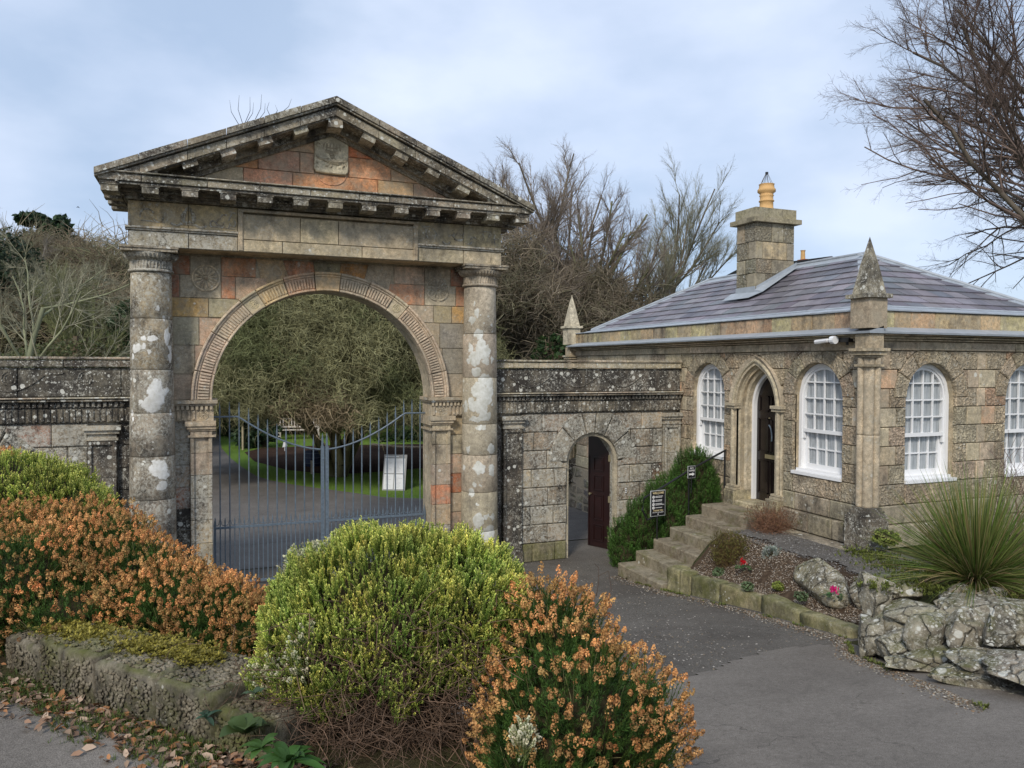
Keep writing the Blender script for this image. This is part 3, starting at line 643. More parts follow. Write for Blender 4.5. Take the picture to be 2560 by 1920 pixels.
for x in XM:
    if pme is None: o=mm_.build('modillion',[M_corn],arch,(.36,.33,.25)); pme=o.data
    else: o=link('modillion',pme,arch,(),vary((.34,.31,.24),.15))
    o.location=(x,-.755,5.68)
for y in (-.3,.1,.5):
    for x,sx in ((CL+.13,1),(CR-.13,1)):
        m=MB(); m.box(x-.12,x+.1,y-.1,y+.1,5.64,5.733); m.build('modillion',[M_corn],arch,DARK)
# raking cornice
SL=math.atan2(7.19-5.90,XC-CL-.0); AX,AZ=XC,7.19
def rake(side,m,y0,y1,off0,off1,u0=0,u1=1,trim=0):
    """a band parallel to the slope, between vertical offsets off0..off1 below the top line"""
    ux=(CL-.03 if side<0 else CR+.03); zs=5.90
    def P(t,off): x=ux+(AX-ux)*t; return (x,zs+(AZ-zs)*t-off)
    t0=u0;t1=u1
    q=[P(t0,off1),P(t1,off1),P(t1,off0),P(t0,off0)]
    vs=[(x,y,z) for y in (y0,y1) for x,z in q]
    fs=[(0,1,2,3),(7,6,5,4),(0,4,5,1),(1,5,6,2),(2,6,7,3),(3,7,4,0)]
    if side>0: fs=[tuple(reversed(f)) for f in fs]
    m.add(vs,fs)
for side in (-1,1):
    cuts_=[0,.17,.36,.52,.68,.84,1.0] if side<0 else [0,.14,.30,.47,.62,.80,1.0]
    for a,b in zip(cuts_[:-1],cuts_[1:]):
        e=.0015 if b<1 else 0; dz=rng.uniform(-.006,.006)
        m=MB(); rake(side,m,-1.03,1.03,.0+dz,.085,a+(.0015 if a else 0),b-e); rake(side,m,-1.005,1.005,.088,.115,a,b); m.build('raking_coping_stone',[M_corn],arch,vary((.24,.215,.165),.15))
        a2=max(a,.075)
        m=MB(); rake(side,m,-.955,.955,.135,.25,a2+.001,b-e); m.build('raking_corona_stone',[M_corw if rng.random()<.15 else M_corn],arch,vary((.31,.28,.21),.12))
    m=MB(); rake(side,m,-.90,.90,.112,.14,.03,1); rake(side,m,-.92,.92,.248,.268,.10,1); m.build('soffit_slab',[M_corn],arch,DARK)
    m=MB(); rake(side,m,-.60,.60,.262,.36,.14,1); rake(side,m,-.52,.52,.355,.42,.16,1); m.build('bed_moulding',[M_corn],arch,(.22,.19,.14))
    for x in XM[1:-1]:
        if abs(x-XC)<.1 or (x<XC)!=(side<0): continue
        t=(x-(CL-.03 if side<0 else CR+.03))/(AX-(CL-.03 if side<0 else CR+.03)); z=5.9+(AZ-5.9)*t-.30
        o=link('modillion',pme,arch,(),vary((.33,.30,.23),.15)); o.location=(x,-.755,z-.0)
        sh=(AZ-5.9)/(AX-(CL-.03)) * (1 if side<0 else -1)
        o.rotation_euler=(0,-math.atan(sh)*.98,0)
m=MB(); zc=AZ-.31; vs=[(x,y,z) for y in (-.92,-.6) for x,z in ((-.1+XC,zc-.10),(XC+.1,zc-.10),(XC+.1,zc+.0),(XC,zc+.045),(XC-.1,zc+.0))]
m.add(vs,[(0,1,2,3,4),(9,8,7,6,5),(0,5,6,1),(1,6,7,2),(2,7,8,3),(3,8,9,4),(4,9,5,0)]); m.build('modillion',[M_corn],arch,(.36,.32,.25))
# gable roof and tympanum
m=MB(); m.add([(CL+.1,-.43,5.895),(CR-.1,-.43,5.895),(AX,-.43,AZ-.2)],[(0,1,2)]); m.add([(CL+.1,.43,5.895),(CR-.1,.43,5.895),(AX,.43,AZ-.2)],[(2,1,0)]); m.build('pediment_core',[M_tymp],arch,PINK)
FT=Fr((0,-.43,0),(1,0,0),(0,-1,0))
def tri_in(u,w): t=(u-CL)/(XC-CL) if u<XC else (CR-u)/(CR-XC); return w>5.9+(AZ-5.9)*t-.40
shp=[(1.655-.24,6.23),(1.655+.235,6.23),(1.655+.235,6.72),(1.655-.24,6.72)]
rows=[(5.90,6.20,[(-.9,-.1,BROWN),(-.1,.42,GREY),(.42,1.1,(.44,.25,.16)),(1.1,2.35,ORANGE),(2.35,2.9,(.42,.30,.17)),(2.9,3.5,PINK),(3.5,4.2,ORANGE)]),
      (6.20,6.50,[(-.2,.15,PINK),(.15,.62,(.42,.22,.12)),(.62,1.2,(.38,.25,.18)),(1.2,1.41,(.42,.27,.19)),(1.9,2.55,(.48,.25,.15)),(2.55,3.2,(.42,.29,.20)),(3.2,3.8,PINK)]),
      (6.50,6.80,[(.2,.9,(.42,.25,.16)),(.9,1.41,(.40,.27,.18)),(1.9,2.3,(.50,.19,.10)),(2.3,3.0,PINK)])]
bt=[(CL+(XC-CL)*t,5.9+(AZ-5.9)*t-.40) for t in np.linspace(0,1,120)]+[(CR+(XC-CR)*t,5.9+(AZ-5.9)*t-.40) for t in np.linspace(1,0,120)]+[(CR+1,6),(CR+1,8),(CL-1,8),(CL-1,6)]
for a,b,l in rows:
    for u0,u1,c in l:
        for q in subtract(rect(u0,u1,a,b),tri_in,bt): stonep(arch,FT,q,-.03,.03,M_tymp,c)
# crest panel
P=[(1.40,6.28),(1.43,6.235),(1.5,6.225),(1.8,6.215),(1.86,6.22),(1.895,6.26),(1.90,6.66),(1.80,6.71),(1.655,6.77),(1.50,6.71),(1.41,6.67)]
o=block(FT,P,-.02,.075,.012).build('crest_panel',[M_arch],arch,(.50,.47,.36))
cr=[(.009,curve((1.655,6.54),.10,205,335,6,.25)),(.009,curve((1.655,6.565),.105,205,335,6,.25))]
cr+=[(.009,[(1.555+.04*i-.01*(2.5-i),6.56),(1.545+.045*i,6.64),(1.552+.045*i,6.655)]) for i in range(6)]+[(.006,curve((1.655,6.61),.10,200,340,6,.2))]
cr+=[(.011,curve((1.53,6.49),.10,195,320,8,.75)),(.011,curve((1.79,6.47),.10,220,345,8,.75)),(.010,curve((1.655,6.505),.028,0,360,8)),(.010,[(1.63,6.47),(1.655,6.44),(1.69,6.46),(1.71,6.43)])]
cr+=[(.026,[(1.60,6.385),(1.66,6.39),(1.74,6.385),(1.80,6.40)]),(.020,[(1.60,6.39),(1.56,6.41),(1.535,6.415)]),(.012,[(1.61,6.37),(1.585,6.33),(1.555,6.325)]),(.012,[(1.64,6.37),(1.65,6.325),(1.63,6.30)]),(.013,[(1.77,6.375),(1.745,6.33),(1.77,6.30)]),(.013,[(1.80,6.385),(1.825,6.34),(1.81,6.30)]),(.008,[(1.815,6.41),(1.855,6.44),(1.85,6.38),(1.87,6.35)]),(.007,curve((1.46,6.62),.03,0,300,7)),(.007,[(1.43,6.42),(1.455,6.40),(1.43,6.37),(1.46,6.35)]),(.007,[(1.43,6.31),(1.47,6.29)])]
relief(FT,[(a*1.55,b) for a,b in cr],.076,arch,M_arch,(.36,.33,.25),'carved_arms')  # arms coloured darker than the panel: painted undercut shade, with dirt
m=MB(); m.tube([FT.p(1.655+.21*math.cos(R(a)),6.215+.155*math.sin(R(a)),.032) for a in range(185,356,12)],.010,5); m.build('carved_scroll',[M_tymp],arch,(.44,.24,.15))
reparent(arch)
# ================================================================ IRON GATES
def gate_leaf(side):
    x0,x1=(XC-RA+.01,XC-.012) if side<0 else (XC+.012,XC+RA-.01)
    g=thing('iron_gate_leaf','grey iron gate leaf, %s'%('the one hung beside the left column' if side<0 else 'the one in front of the white notice board'),'gate',(x0 if side<0 else x1,.3,0),group='pair of iron gates under the arch')
    Y=.3; f=lambda x:(2.6 if (abs(x-XC)>1.29) else 2.05+.55*((abs(x-XC))/1.29)**1.75)
    def part(m,n): return m.build(n,[M_iron],g)
    # hanging stile and meeting stile
    hx=x0+.02 if side<0 else x1-.02; cx_=x1-.022 if side<0 else x0+.022
    m=MB(); m.box(hx-.016,hx+.016,Y-.018,Y+.018,.04,.98); m.tube([(hx,Y,.98),(hx,Y,1.07)],[.014,.002],5); part(m,'hanging_stile')
    m=MB(); m.box(cx_-.026,cx_+.026,Y-.025,Y+.025,.04,2.10)
    for z in (.35,.7,1.2,1.55,1.9): m.lathe((cx_,Y,0),[(.0,0)],3) if 0 else m.tube([(cx_,Y-.024,z),(cx_,Y-.034,z)],[.011,.006],6)
    m.tube([(cx_,Y,2.10),(cx_,Y,2.22),(cx_,Y,2.31)],[.021,.017,.003],5); part(m,'meeting_stile')
    m=MB(); m.box(x0,x1,Y-.02,Y+.02,.045,.075); part(m,'bottom_rail')
    m=MB(); m.box(x0,x1,Y-.022,Y+.022,.895,.925); part(m,'lock_rail')
    n=24; pts=[]
    for i in range(n+1):
        x=x0+(x1-x0)*i/n; pts.append((x,Y,f(x)))
    m=MB(); m.tube(pts,.0145,6); part(m,'curved_top_rail')
    bme=None
    N_=11
    for i in range(N_):
        x=(XC-1.555+.138*i) if side<0 else (XC+1.555-.138*i)
        m=MB(); zt_=f(x); m.tube([(x,Y,.06),(x,Y,zt_+.02)],.0105,5); m.tube([(x,Y,zt_+.02),(x,Y,zt_+.07),(x,Y,zt_+.23)],[.0105,.016,.002],5); part(m,'bar')
    dog=None
    for i in range(N_+1):
        x=(XC-1.555-.069+.138*i) if side<0 else (XC+1.555+.069-.138*i)
        if dog is None:
            m=MB(); m.tube([(0,0,.06),(0,0,.92)],.0085,5); m.tube([(0,0,.92),(0,0,1.0),(0,0,1.07)],[.0085,.012,.002],5)
            for s in (-1,1): m.tube([(0,0,.95),(s*.03,0,.945),(s*.048,0,.965),(s*.05,0,.99),(s*.062,0,1.03)],[.007,.006,.005,.004,.002],4)
            o=m.build('spiked_bar',[M_iron],g); dog=o.data
        else: o=link('spiked_bar',dog,g)
        o.location=(x,Y,0)
    reparent(g); return g
gate_leaf(-1); gate_leaf(1)
#PART3
# ================================================================ SCREEN WALLS EITHER SIDE
def half_band(mb,F,uc,r0,r1,spring,base,n0,n1,k=16):
    """arched band: two jambs and a half ring"""
    inner=[(uc-r0,base)]+[(uc-r0*math.cos(math.pi*i/k),spring+r0*math.sin(math.pi*i/k)) for i in range(k+1)]+[(uc+r0,base)]
    outer=[(uc-r1,base)]+[(uc-r1*math.cos(math.pi*i/k),spring+r1*math.sin(math.pi*i/k)) for i in range(k+1)]+[(uc+r1,base)]
    n=len(inner); vs=[F.p(u,w,q) for q in (n0,n1) for lst in (inner,outer) for u,w in lst]; fs=[]
    for i in range(n-1):
        a,b,c,d=i,i+1,n+i,n+i+1
        fs+=[(2*n+b,2*n+a,2*n+c,2*n+d)[::-1] if 0 else (2*n+a,2*n+b,2*n+d,2*n+c),(b,a,c,d),(a,b,2*n+b,2*n+a),(d,c,2*n+c,2*n+d)]
    mb.add(vs,fs)
def side_wall(right):
    if right: t=thing('screen_wall','blackened stone screen wall with white lichened coping and the dark red arched door, right of the gateway','wall',(6.2,0,0))
    else: t=thing('screen_wall','blackened stone screen wall left of the gateway, behind the yellow green heather','wall',(-2.9,0,0))
    mx=(lambda x:x) if right else (lambda x:3.3-x)
    def rc(a,b,w0,w1):
        a,b=sorted((mx(a),mx(b))); return rect(a,b,w0,w1)
    uc=mx(6.28); Rr,spr,Ro=.51,1.69,.86
    END=8.075 if right else 9.4
    def ins(u,w): return (abs(u-uc)<Rr and w<=spr) or (w>spr and (u-uc)**2+(w-spr)**2<Ro*Ro)
    bnd=[(uc+Rr,z) for z in np.linspace(-.5,spr,70)]+[(u,spr) for u in np.linspace(uc+Rr,uc+Ro,12)]+[(uc+Ro*math.cos(a),spr+Ro*math.sin(a)) for a in np.linspace(0,math.pi,90)]+[(u,spr) for u in np.linspace(uc-Ro,uc-Rr,12)]+[(uc-Rr,z) for z in np.linspace(spr,-.5,70)]+[(u,-.5) for u in np.linspace(uc-Rr,uc+Rr,20)]
    def wb(a,b,w0,w1,n0,n1,mat,col,name,bev=.008):
        return block(G,rc(a,b,w0,w1),n0,n1,bev).build(name,[mat],t,vary(col,.1))
    # core with the doorway left open
    m=MB()
    for a,b,w0,w1 in ((4.29,5.77,0,2.57),(6.79,END,0,2.57),(4.29,END,2.57,3.34)):
        a,b=sorted((mx(a),mx(b))); m.box(a+.004,b-.004,.055,.42,w0,w1)
    k=14
    for s in range(k):
        a0,a1=math.pi*s/k,math.pi*(s+1)/k
        p0=(uc+.51*math.cos(a0),spr+.51*math.sin(a0)); p1=(uc+.51*math.cos(a1),spr+.51*math.sin(a1))
        m.add([(p0[0],.055,p0[1]),(p1[0],.055,p1[1]),(p1[0],.055,2.57),(p0[0],.055,2.57),(p0[0],.42,p0[1]),(p1[0],.42,p1[1]),(p1[0],.42,2.57),(p0[0],.42,2.57)],[(0,1,2,3),(7,6,5,4),(0,4,5,1)])
    m.build('core_wall',[M_mott],t,GREY)
    rg=random.Random(3 if right else 5)
    splits={}
    for c in range(8):
        z1=2.565-c*.3206; z0=z1-.3206
        regs=[(4.30,4.55),(4.90,7.72)] if right else [(4.30,4.55),(4.92,END)]
        for a,b in regs:
            x=a+(0 if b-a<.3 else 0); cuts=[a]
            if b-a>.3:
                # joints chosen so that the jamb of the door always gets a stone edge
                for lo,hi in ((a,5.77),(6.79,b)):
                    n=max(1,round((hi-lo)/.44)); off=(c%2)*.5
                    xs=[lo+(hi-lo)*(i+(rg.uniform(-.18,.18) if 0<i<n else 0)+(0)) /n for i in range(n+1)]
                    if c%2 and n>1: xs=[lo]+[ (xs[i]+xs[i+1])/2 for i in range(n)]+[hi]
                    if c<=2 and lo==a: xs=xs[:-1]+[6.1]
                    if c<=2 and hi==b: xs=[6.1 if c>0 or 1 else 0]+xs[1:]
                    for p,q in zip(xs[:-1],xs[1:]):
                        if q-p<.03: continue
                        zz=z0; 
                        for pl in subtract(rc(p,q,z0,z1),ins,bnd):
                            col=rg.choice([GREY,(.38,.31,.22),(.36,.29,.21),DARK,(.39,.33,.24),(.31,.26,.2),BUFF,(.40,.30,.21)])
                            mat=rg.choice([M_vermw,M_vermw,M_mott])
                            if right and c==3 and p>7.1: col=(.42,.22,.12); mat=M_dark
                            if right and c==0 and p>7.1: col=(.38,.29,.18)
                            if not right and c==0 and 5.1<p<5.9: col=(.34,.19,.13); mat=M_mott
                            if c==7: mat=M_mossy; col=(.3,.28,.18)
                            block(G,pl,-.06,rg.uniform(-.012,.012),.016,None,.003).build('stone',[mat],t,vary(col,.1))
            else: block(G,rc(a,b,z0,z1),-.06,-.02,.008).build('stone',[M_dark],t,vary(DARK,.1))
    # wedge stones over the doorway
    for a0,a1,rr in ((2,36,.86),(36,64,.9),(64,86,.95),(86,104,.95),(104,134,.93),(134,178,.86)):
        A=[R(a0+.6+(a1-a0-1.2)*i/5) for i in range(6)]
        P=[(uc+.51*math.cos(x),spr+.51*math.sin(x)) for x in A]+[(uc+min(rr,.872/max(.3,math.sin(x)))*math.cos(x)*1,spr+min(rr,.872/max(.3,math.sin(x)))*math.sin(x)) for x in reversed(A)]
        block(G,P,-.12,rg.uniform(.012,.02),.018).build('voussoir',[M_vermw],t,vary(rg.choice([GREY,(.34,.31,.25)]),.1))
    # pilasters
    for (a,b) in ((4.56,4.90),(7.74,8.072)) if right else ((4.56,4.92),):
        zz=[.0,.25,.85,1.35,1.8,2.32]
        for i in range(5):
            m=MB(); lo,hi=zz[i]+.003,zz[i+1]-.003
            m.add([],[]); p,q=sorted((mx(a),mx(b))); e=.04 if i==0 else 0
            m.fbox(G,p-e,q+e*.3,lo,hi,-.05,.035+e)
            if i>0:
                block(G,[(p,lo),(p+.05,lo),(p+.05,hi),(p,hi)],.03,.065,.008,m); block(G,[(q-.05,lo),(q,lo),(q,hi),(q-.05,hi)],.03,.065,.008,m)
                if i==4: block(G,[(p+.05,hi-.06),(q-.05,hi-.06),(q-.05,hi),(p+.05,hi)],.03,.065,.008,m)
            m.build('pilaster_stone',[M_dark if a<5 else M_mott],t,vary(DARK if a<5 else BUFF,.1))
        for (w0,w1,e,n) in ((2.325,2.36,.02,.075),(2.36,2.42,0,.05),(2.42,2.47,.035,.09),(2.472,2.535,.06,.125)):
            m=MB(); p,q=sorted((mx(a),mx(b))); m.fbox(G,p-e,min(q+e,8.095) if right else q+e,w0,w1,-.05,n); m.build('capital_moulding',[M_mott],t,GREY if a<5 else BUFF)
    # entablature
    def lin(cuts,w0,w1,n1,mat,col,name,nback=-.42,bev=.008):
        for a,b in zip(cuts[:-1],cuts[1:]):
            o=block(G,rc(a,b,w0,w1),nback,n1+rg.uniform(-.002,.002),bev).build(name,[mat],t,vary(col,.14))
    lin([4.30,5.0,5.7,6.2,6.8,7.3,END],2.575,2.79,.04,M_dark,GREY,'frieze_stone')
    a,b=sorted((mx(4.45),mx(END))); flutes(G,a,b,2.595,2.765,.04,t,M_dark,GREY,None,.075); dentils(G,a,b,2.80,2.865,.045,t,M_dark,(.26,.24,.2),.07)
    m=MB(); m.fbox(G,a,b,2.792,2.80,-.42,.06); m.fbox(G,a,b,2.80,2.866,-.42,.045); m.build('dentil_backing',[M_dark],t,DARK)
    lin([4.30,5.4,6.3,7.4,END],2.868,2.905,.125,M_corn,GREY,'string_course'); lin([4.30,5.4,6.3,7.4,END],2.906,2.935,.15,M_corw,GREY,'string_course')
    if right: lin([4.30,6.78,END],2.937,3.345,.02,M_dark,DARK,'parapet_slab')
    else: lin([4.30,4.5,5.75,6.15,6.95,7.7,END],2.937,3.345,.02,M_dark,(.22,.2,.16),'parapet_slab')
    lin([4.30,5.2,6.3,7.3,END],3.347,3.45,.07,M_corw if right else M_dark,GREY,'coping_stone'); lin([4.30,5.7,6.9,END],3.452,3.495,.10,M_corn,PALE,'coping_stone',-.5)
    # swags and roundels carved on the parapet
    sw=[]
    for c in ((5.05,5.95,6.85) if right else (4.95,5.85)):
        if right or c==5.85: sw.append((.014,[(mx(c-.42+.84*i/12),3.24-.22*math.sin(math.pi*i/12)) for i in range(13)]))
        sw.append((.011,[(mx(c)+.085*math.cos(R(a)),3.19+.095*math.sin(R(a))) for a in range(0,361,30)]))
        sw.append((.009,[(mx(c)+.05*math.cos(R(a)),3.19+.06*math.sin(R(a))) for a in range(0,361,45)]))
    if not right: sw.append((.014,[(mx(5.35),3.27),(mx(5.28),3.25),(mx(5.2),3.27)])); sw.append((.012,[(mx(6.05+i*.07),3.02+.05*(i%3)+.05*i) for i in range(6)]))
    relief(G,sw,.024,t,M_dark,(.24,.22,.18),'carved_swag')
    if right:
        # half open door leaf, hinged on the right jamb
        h=R(66); D=Fr((6.785,.31,.015),(-math.cos(h),math.sin(h),0),(-math.sin(h),-math.cos(h),0)); W=.5
        top=lambda u:1.675+math.sqrt(max(0,W*W-(W-u)**2))
        m=MB(); P=[(0,0),(W,0)]+[(W-.0-W*(i/10),top(W-W*i/10)) for i in range(11)]
        P=P[:-1]+[(0,1.675)]
        front=[D.p(u,w,.0) for u,w in P]; back=[D.p(u,w,-.05) for u,w in P]; n=len(P)
        m.add(back+front,[(i,(i+1)%n,n+(i+1)%n,n+i) for i in range(n)]+[tuple(range(n)),tuple(n+i for i in reversed(range(n)))])
        door=m.build('door',[M_maroon],t); door['label']='dark red panelled door leaf standing half open'
        for a,b in ((.10,.42),(.50,.98),(1.05,1.34),(1.42,1.68)):
            m=MB()
            for (u0,u1,w0,w1) in ((.13,.37,a,a+.022),(.13,.37,b-.022,b),(.13,.152,a+.022,b-.022),(.348,.37,a+.022,b-.022)): m.fbox(D,u0,u1,w0,w1,0,.014)
            m.fbox(D,.175,.325,a+.045,b-.045,0,.008); m.build('door_panel',[M_maroon],door)
        for z in (.14,.86,1.62): m=MB(); m.fbox(D,-.028,.022,z,z+.12,.001,.012); m.build('hinge',[M_brass],door)
        m=MB(); m.fbox(D,W-.035,W-.028+.01,0,1.7,.001,.012); m.build('meeting_strip',[M_maroon],door)
        m=MB(); m.tube([D.p(W-.07,.98,0),D.p(W-.07,.98,.05)],[.016,.022],8); m.build('knob',[M_brass],door)
        m=MB(); m.tube([(5.66,-.03,1.28+.03*math.sin(a)) if 0 else (5.62+.035*math.cos(a),-.035,1.28+.035*math.sin(a)) for a in np.linspace(0,2*math.pi,12)],.007,5); m.build('iron_ring',[M_blackm],t)
        m=MB(); [m.box(6.93,6.95,-.03,-.012,1.10+i*.035,1.118+i*.035) for i in range(3)]; m.build('latch_marks',[M_white],t)
        half=MB(); half_band(half,G,6.28,.455,.515,1.69,0,-.12,-.055); half.build('door_lining',[M_lodge],t,(.38,.35,.27))
    else:
        m=MB(); m.box(-3.49,-2.47,.12,.17,0,2.2); m.build('door',[M_maroon],t)
    reparent(t)
side_wall(True); side_wall(False)

# ================================================================ THE LODGE
lodge=thing('gate_lodge','single storey stone gate lodge with purple slate hipped roof and white arched sash windows','house',(10.3,0,0))
LX,LY=8.1,-4.35
FL=Fr((LX,0,0),(0,-1,0),(-1,0,0)); FR=Fr((LX,LY,0),(1,0,0),(0,-1,0))
WR,WS,WB=.475,2.975,1.80
wins=[(FL,.82),(FL,3.42),(FR,1.16),(FR,3.12)]
zc=[1.52,1.80,2.06,2.32,2.58,2.84,3.10,3.36,3.62]
DU,DA,DS=2.12,.375,2.74; DRr=.626; DC=DRr-DA      # pointed door
def lodge_hole(F):
    cs=[u for f,u in wins if f is F]; ro=.70
    def ins(u,w):
        for c in cs:
            if (abs(u-c)<WR and WB-.001<w<=WS) or (w>WS and (u-c)**2+(w-WS)**2<ro*ro): return True
        if F is FL:
            if abs(u-DU)<.62 and w<=DS: return True
            if w>DS:
                d=abs(u-DU)+DC
                if d*d+(w-DS)**2<(DRr+.245)**2: return True
        return False
    b=[]
    for c in cs:
        b.append([(c+WR,z) for z in np.linspace(WB,WS,50)]+[(u,WS) for u in np.linspace(c+WR,c+ro,10)]+[(c+ro*math.cos(t),WS+ro*math.sin(t)) for t in np.linspace(0,math.pi,80)]+[(u,WS) for u in np.linspace(c-ro,c-WR,10)]+[(c-WR,z) for z in np.linspace(WS,WB,50)]+[(u,WB) for u in np.linspace(c-WR,c+WR,30)])
    if F is FL:
        rr=DRr+.245; hmax=math.acos(DC/rr)
        b.append([(DU+.62,z) for z in np.linspace(.9,DS,60)]+[(DU-DC+rr*math.cos(t),DS+rr*math.sin(t)) for t in np.linspace(0,hmax,40)]+[(DU+DC-rr*math.cos(t),DS+rr*math.sin(t)) for t in np.linspace(hmax,0,40)]+[(DU-.62,z) for z in np.linspace(DS,.9,60)]+[(u,.9) for u in np.linspace(DU-.62,DU+.62,30)])
    return ins,b
LC=[(.41,.36,.265),(.38,.335,.25),(.43,.36,.27),(.39,.32,.235),(.41,.37,.28)]; rg=random.Random(11)
def lodge_face(F,regs,u0,u1):
    ins,bs=lodge_hole(F)
    def put(a,b,w0,w1,mat,col,n1=.0,bev=.01):
        polys=[rect(a,b,w0,w1)]
        for bb in bs:
            uu=[p[0] for p in bb]
            c0,c1=min(uu),max(uu)
            nx=[]
            for pl in polys:
                px=[p[0] for p in pl]
                if max(px)<c0 or min(px)>c1: nx.append(pl); continue
                one=lambda u,w,c0=c0,c1=c1: ins(u,w) and c0-.001<=u<=c1+.001
                nx+=subtract(pl,one,bb)
            polys=nx
        for pl in polys: block(F,pl,-.07,n1+rg.uniform(-.004,.004),bev).build('stone',[mat],lodge,vary(col,.09))
    for i in range(len(zc)-1):
        for (a,b,kind) in regs:
            # kind: which sides touch a window ('l','r','lr','' ,'s')
            L_=b-a; lg,sh=.30,.17
            if i==0: 
                n=max(1,round(L_/.5)); 
                for j in range(n): put(a+L_*j/n,a+L_*(j+1)/n,zc[0],zc[1],M_verm,rg.choice(LC))
                continue
            q=lg if i%2 else sh
            cuts=[(a,b,1)]
            if kind=='l' and L_>.22: cuts=[(a,a+q,1),(a+q,b,0)] if L_-q>.08 else [(a,b,1)]
            if kind=='r' and L_>.22: cuts=[(a,b-q,0),(b-q,b,1)] if L_-q>.08 else [(a,b,1)]
            if kind=='lr' and L_>.6:
                q=.42 if i%2 else .22; mid=(a+b)/2+rg.uniform(-.06,.06)
                cuts=[(a,a+q,1),(a+q,mid,0),(mid,b-q,0),(b-q,b,1)] if L_-2*q>.35 else [(a,a+q,1),(a+q,b-q,0),(b-q,b,1)]
            if kind=='s':
                n=max(1,round(L_/.55)); cuts=[(a+L_*j/n,a+L_*(j+1)/n,(i+j)%2) for j in range(n)]
            for p,r_,v in cuts:
                col=rg.choice(LC)
                if rg.random()<.10: col=(.43,.30,.20)
                put(p,r_,zc[i],zc[i+1],M_verm if v else M_lodge,col)
    # radiating window heads
    for f,c in wins:
        if f is not F: continue
        ang=[0,30,58,80,100,122,150,180]
        for a0,a1 in zip(ang[:-1],ang[1:]):
            A=[R(a0+.5+(a1-a0-1)*i/5) for i in range(6)]; top=3.612-WS
            P=[(c+WR*math.cos(x),WS+WR*math.sin(x)) for x in A]
            for x in reversed(A):
                r_=min(.695,top/max(.05,math.sin(x))); P.append((c+r_*math.cos(x),WS+r_*math.sin(x)))
            block(F,P,-.1,rg.uniform(.004,.012),.01).build('voussoir',[M_verm],lodge,vary(rg.choice(LC),.08))
# regions between the holes (they are cut by the true outlines)
lodge_face(FL,[(-4.35,-.0,'s'),(.0,.82,'r') if 0 else (.02,.345,'r'),(.345,.82,'x'),(.82,1.295,'x'),(1.295,1.50,'l'),(1.50,2.12,'x'),(2.12,2.74,'x'),(2.74,2.945,'r'),(2.945,3.42,'x'),(3.42,3.895,'x'),(3.895,4.20,'l')],-4.35,4.35)
lodge_face(FR,[(.14,.685,'r'),(.685,1.16,'x'),(1.16,1.635,'x'),(1.635,2.645,'lr'),(2.645,3.12,'x'),(3.12,3.595,'x'),(3.595,4.2,'l')],0,4.2)
# lower courses
def lcourse(F,cuts,w0,w1,n1,mat,cols,name='plinth_stone',back=-.07,bev=.012):
    for a,b in zip(cuts[:-1],cuts[1:]): block(F,rect(a,b,w0,w1),back,n1+rg.uniform(-.003,.003),bev).build(name,[mat],lodge,vary(rg.choice(cols),.1))
GP=[(.33,.30,.23),(.28,.255,.195),(.34,.31,.24)]
lcourse(FL,[2.75,3.0,3.7,4.2],1.26,1.518,.01,M_plinth,GP); lcourse(FL,[2.78,3.35,3.8,4.3],.98,1.258,.075,M_plinth,GP); lcourse(FL,[2.8,3.3,4.33],.62,.975,.34,M_plinth,GP,'ledge_stone')
lcourse(FR,[.14,.9,1.8,2.7,3.5,4.2],1.26,1.518,.01,M_plinth,GP); lcourse(FR,[.14,.9,1.7,2.7,3.5,4.2],.95,1.258,.075,M_plinth,GP)
lcourse(FL,[1.27,1.49],1.2,1.518,.0,M_plinth,GP); lcourse(FL,[.02,.7,1.27],1.2,1.518,.02,M_lodge,LC); lcourse(FL,[.02,.6,1.27],.6,1.198,.05,M_plinth,GP)
# ashlar then rubble base behind the screen wall
lcourse(FL,[-4.35,-3.8,-3.2,-2.5,-1.8,-1.2,-.5,-.0],1.26,1.518,.0,M_lodge,LC); lcourse(FL,[-4.35,-3.5,-2.9,-2.3,-1.6,-.9,-.0],1.0,1.258,.02,M_lodge,LC)
FLr=Fr((LX-.10,0,0),(0,-1,0),(-1,0,0)); cz=[0,.2,.38,.6,.78,.995]; rr_=random.Random(4)
GX=[[(-4.95+.42*i_+rr_.uniform(-.11,.11),cz[k_]+(rr_.uniform(-.05,.05) if 0<k_<5 else 0)) for i_ in range(13)] for k_ in range(6)]
for k_ in range(5):
    for i_ in range(12):
        a,b,c,d=GX[k_][i_],GX[k_][i_+1],GX[k_+1][i_+1],GX[k_+1][i_]; q=[((1-g)*p[0]+g*(a[0]+c[0])/2,(1-g)*p[1]+g*(a[1]+c[1])/2) for g,p in ((.12,a),(.12,b),(.12,c),(.12,d))]
        block(FLr,q,-.1,rr_.uniform(.0,.04),.03).build('rubble_stone',[M_rub],lodge,vary(rr_.choice([(.12,.12,.12),(.17,.16,.14),(.22,.2,.17)]),.15))
m=MB(); m.box(LX-.11,LX+.04,-.0,4.99,0,.99); m.build('rubble_backing',[M_mortl],lodge)
m=MB()
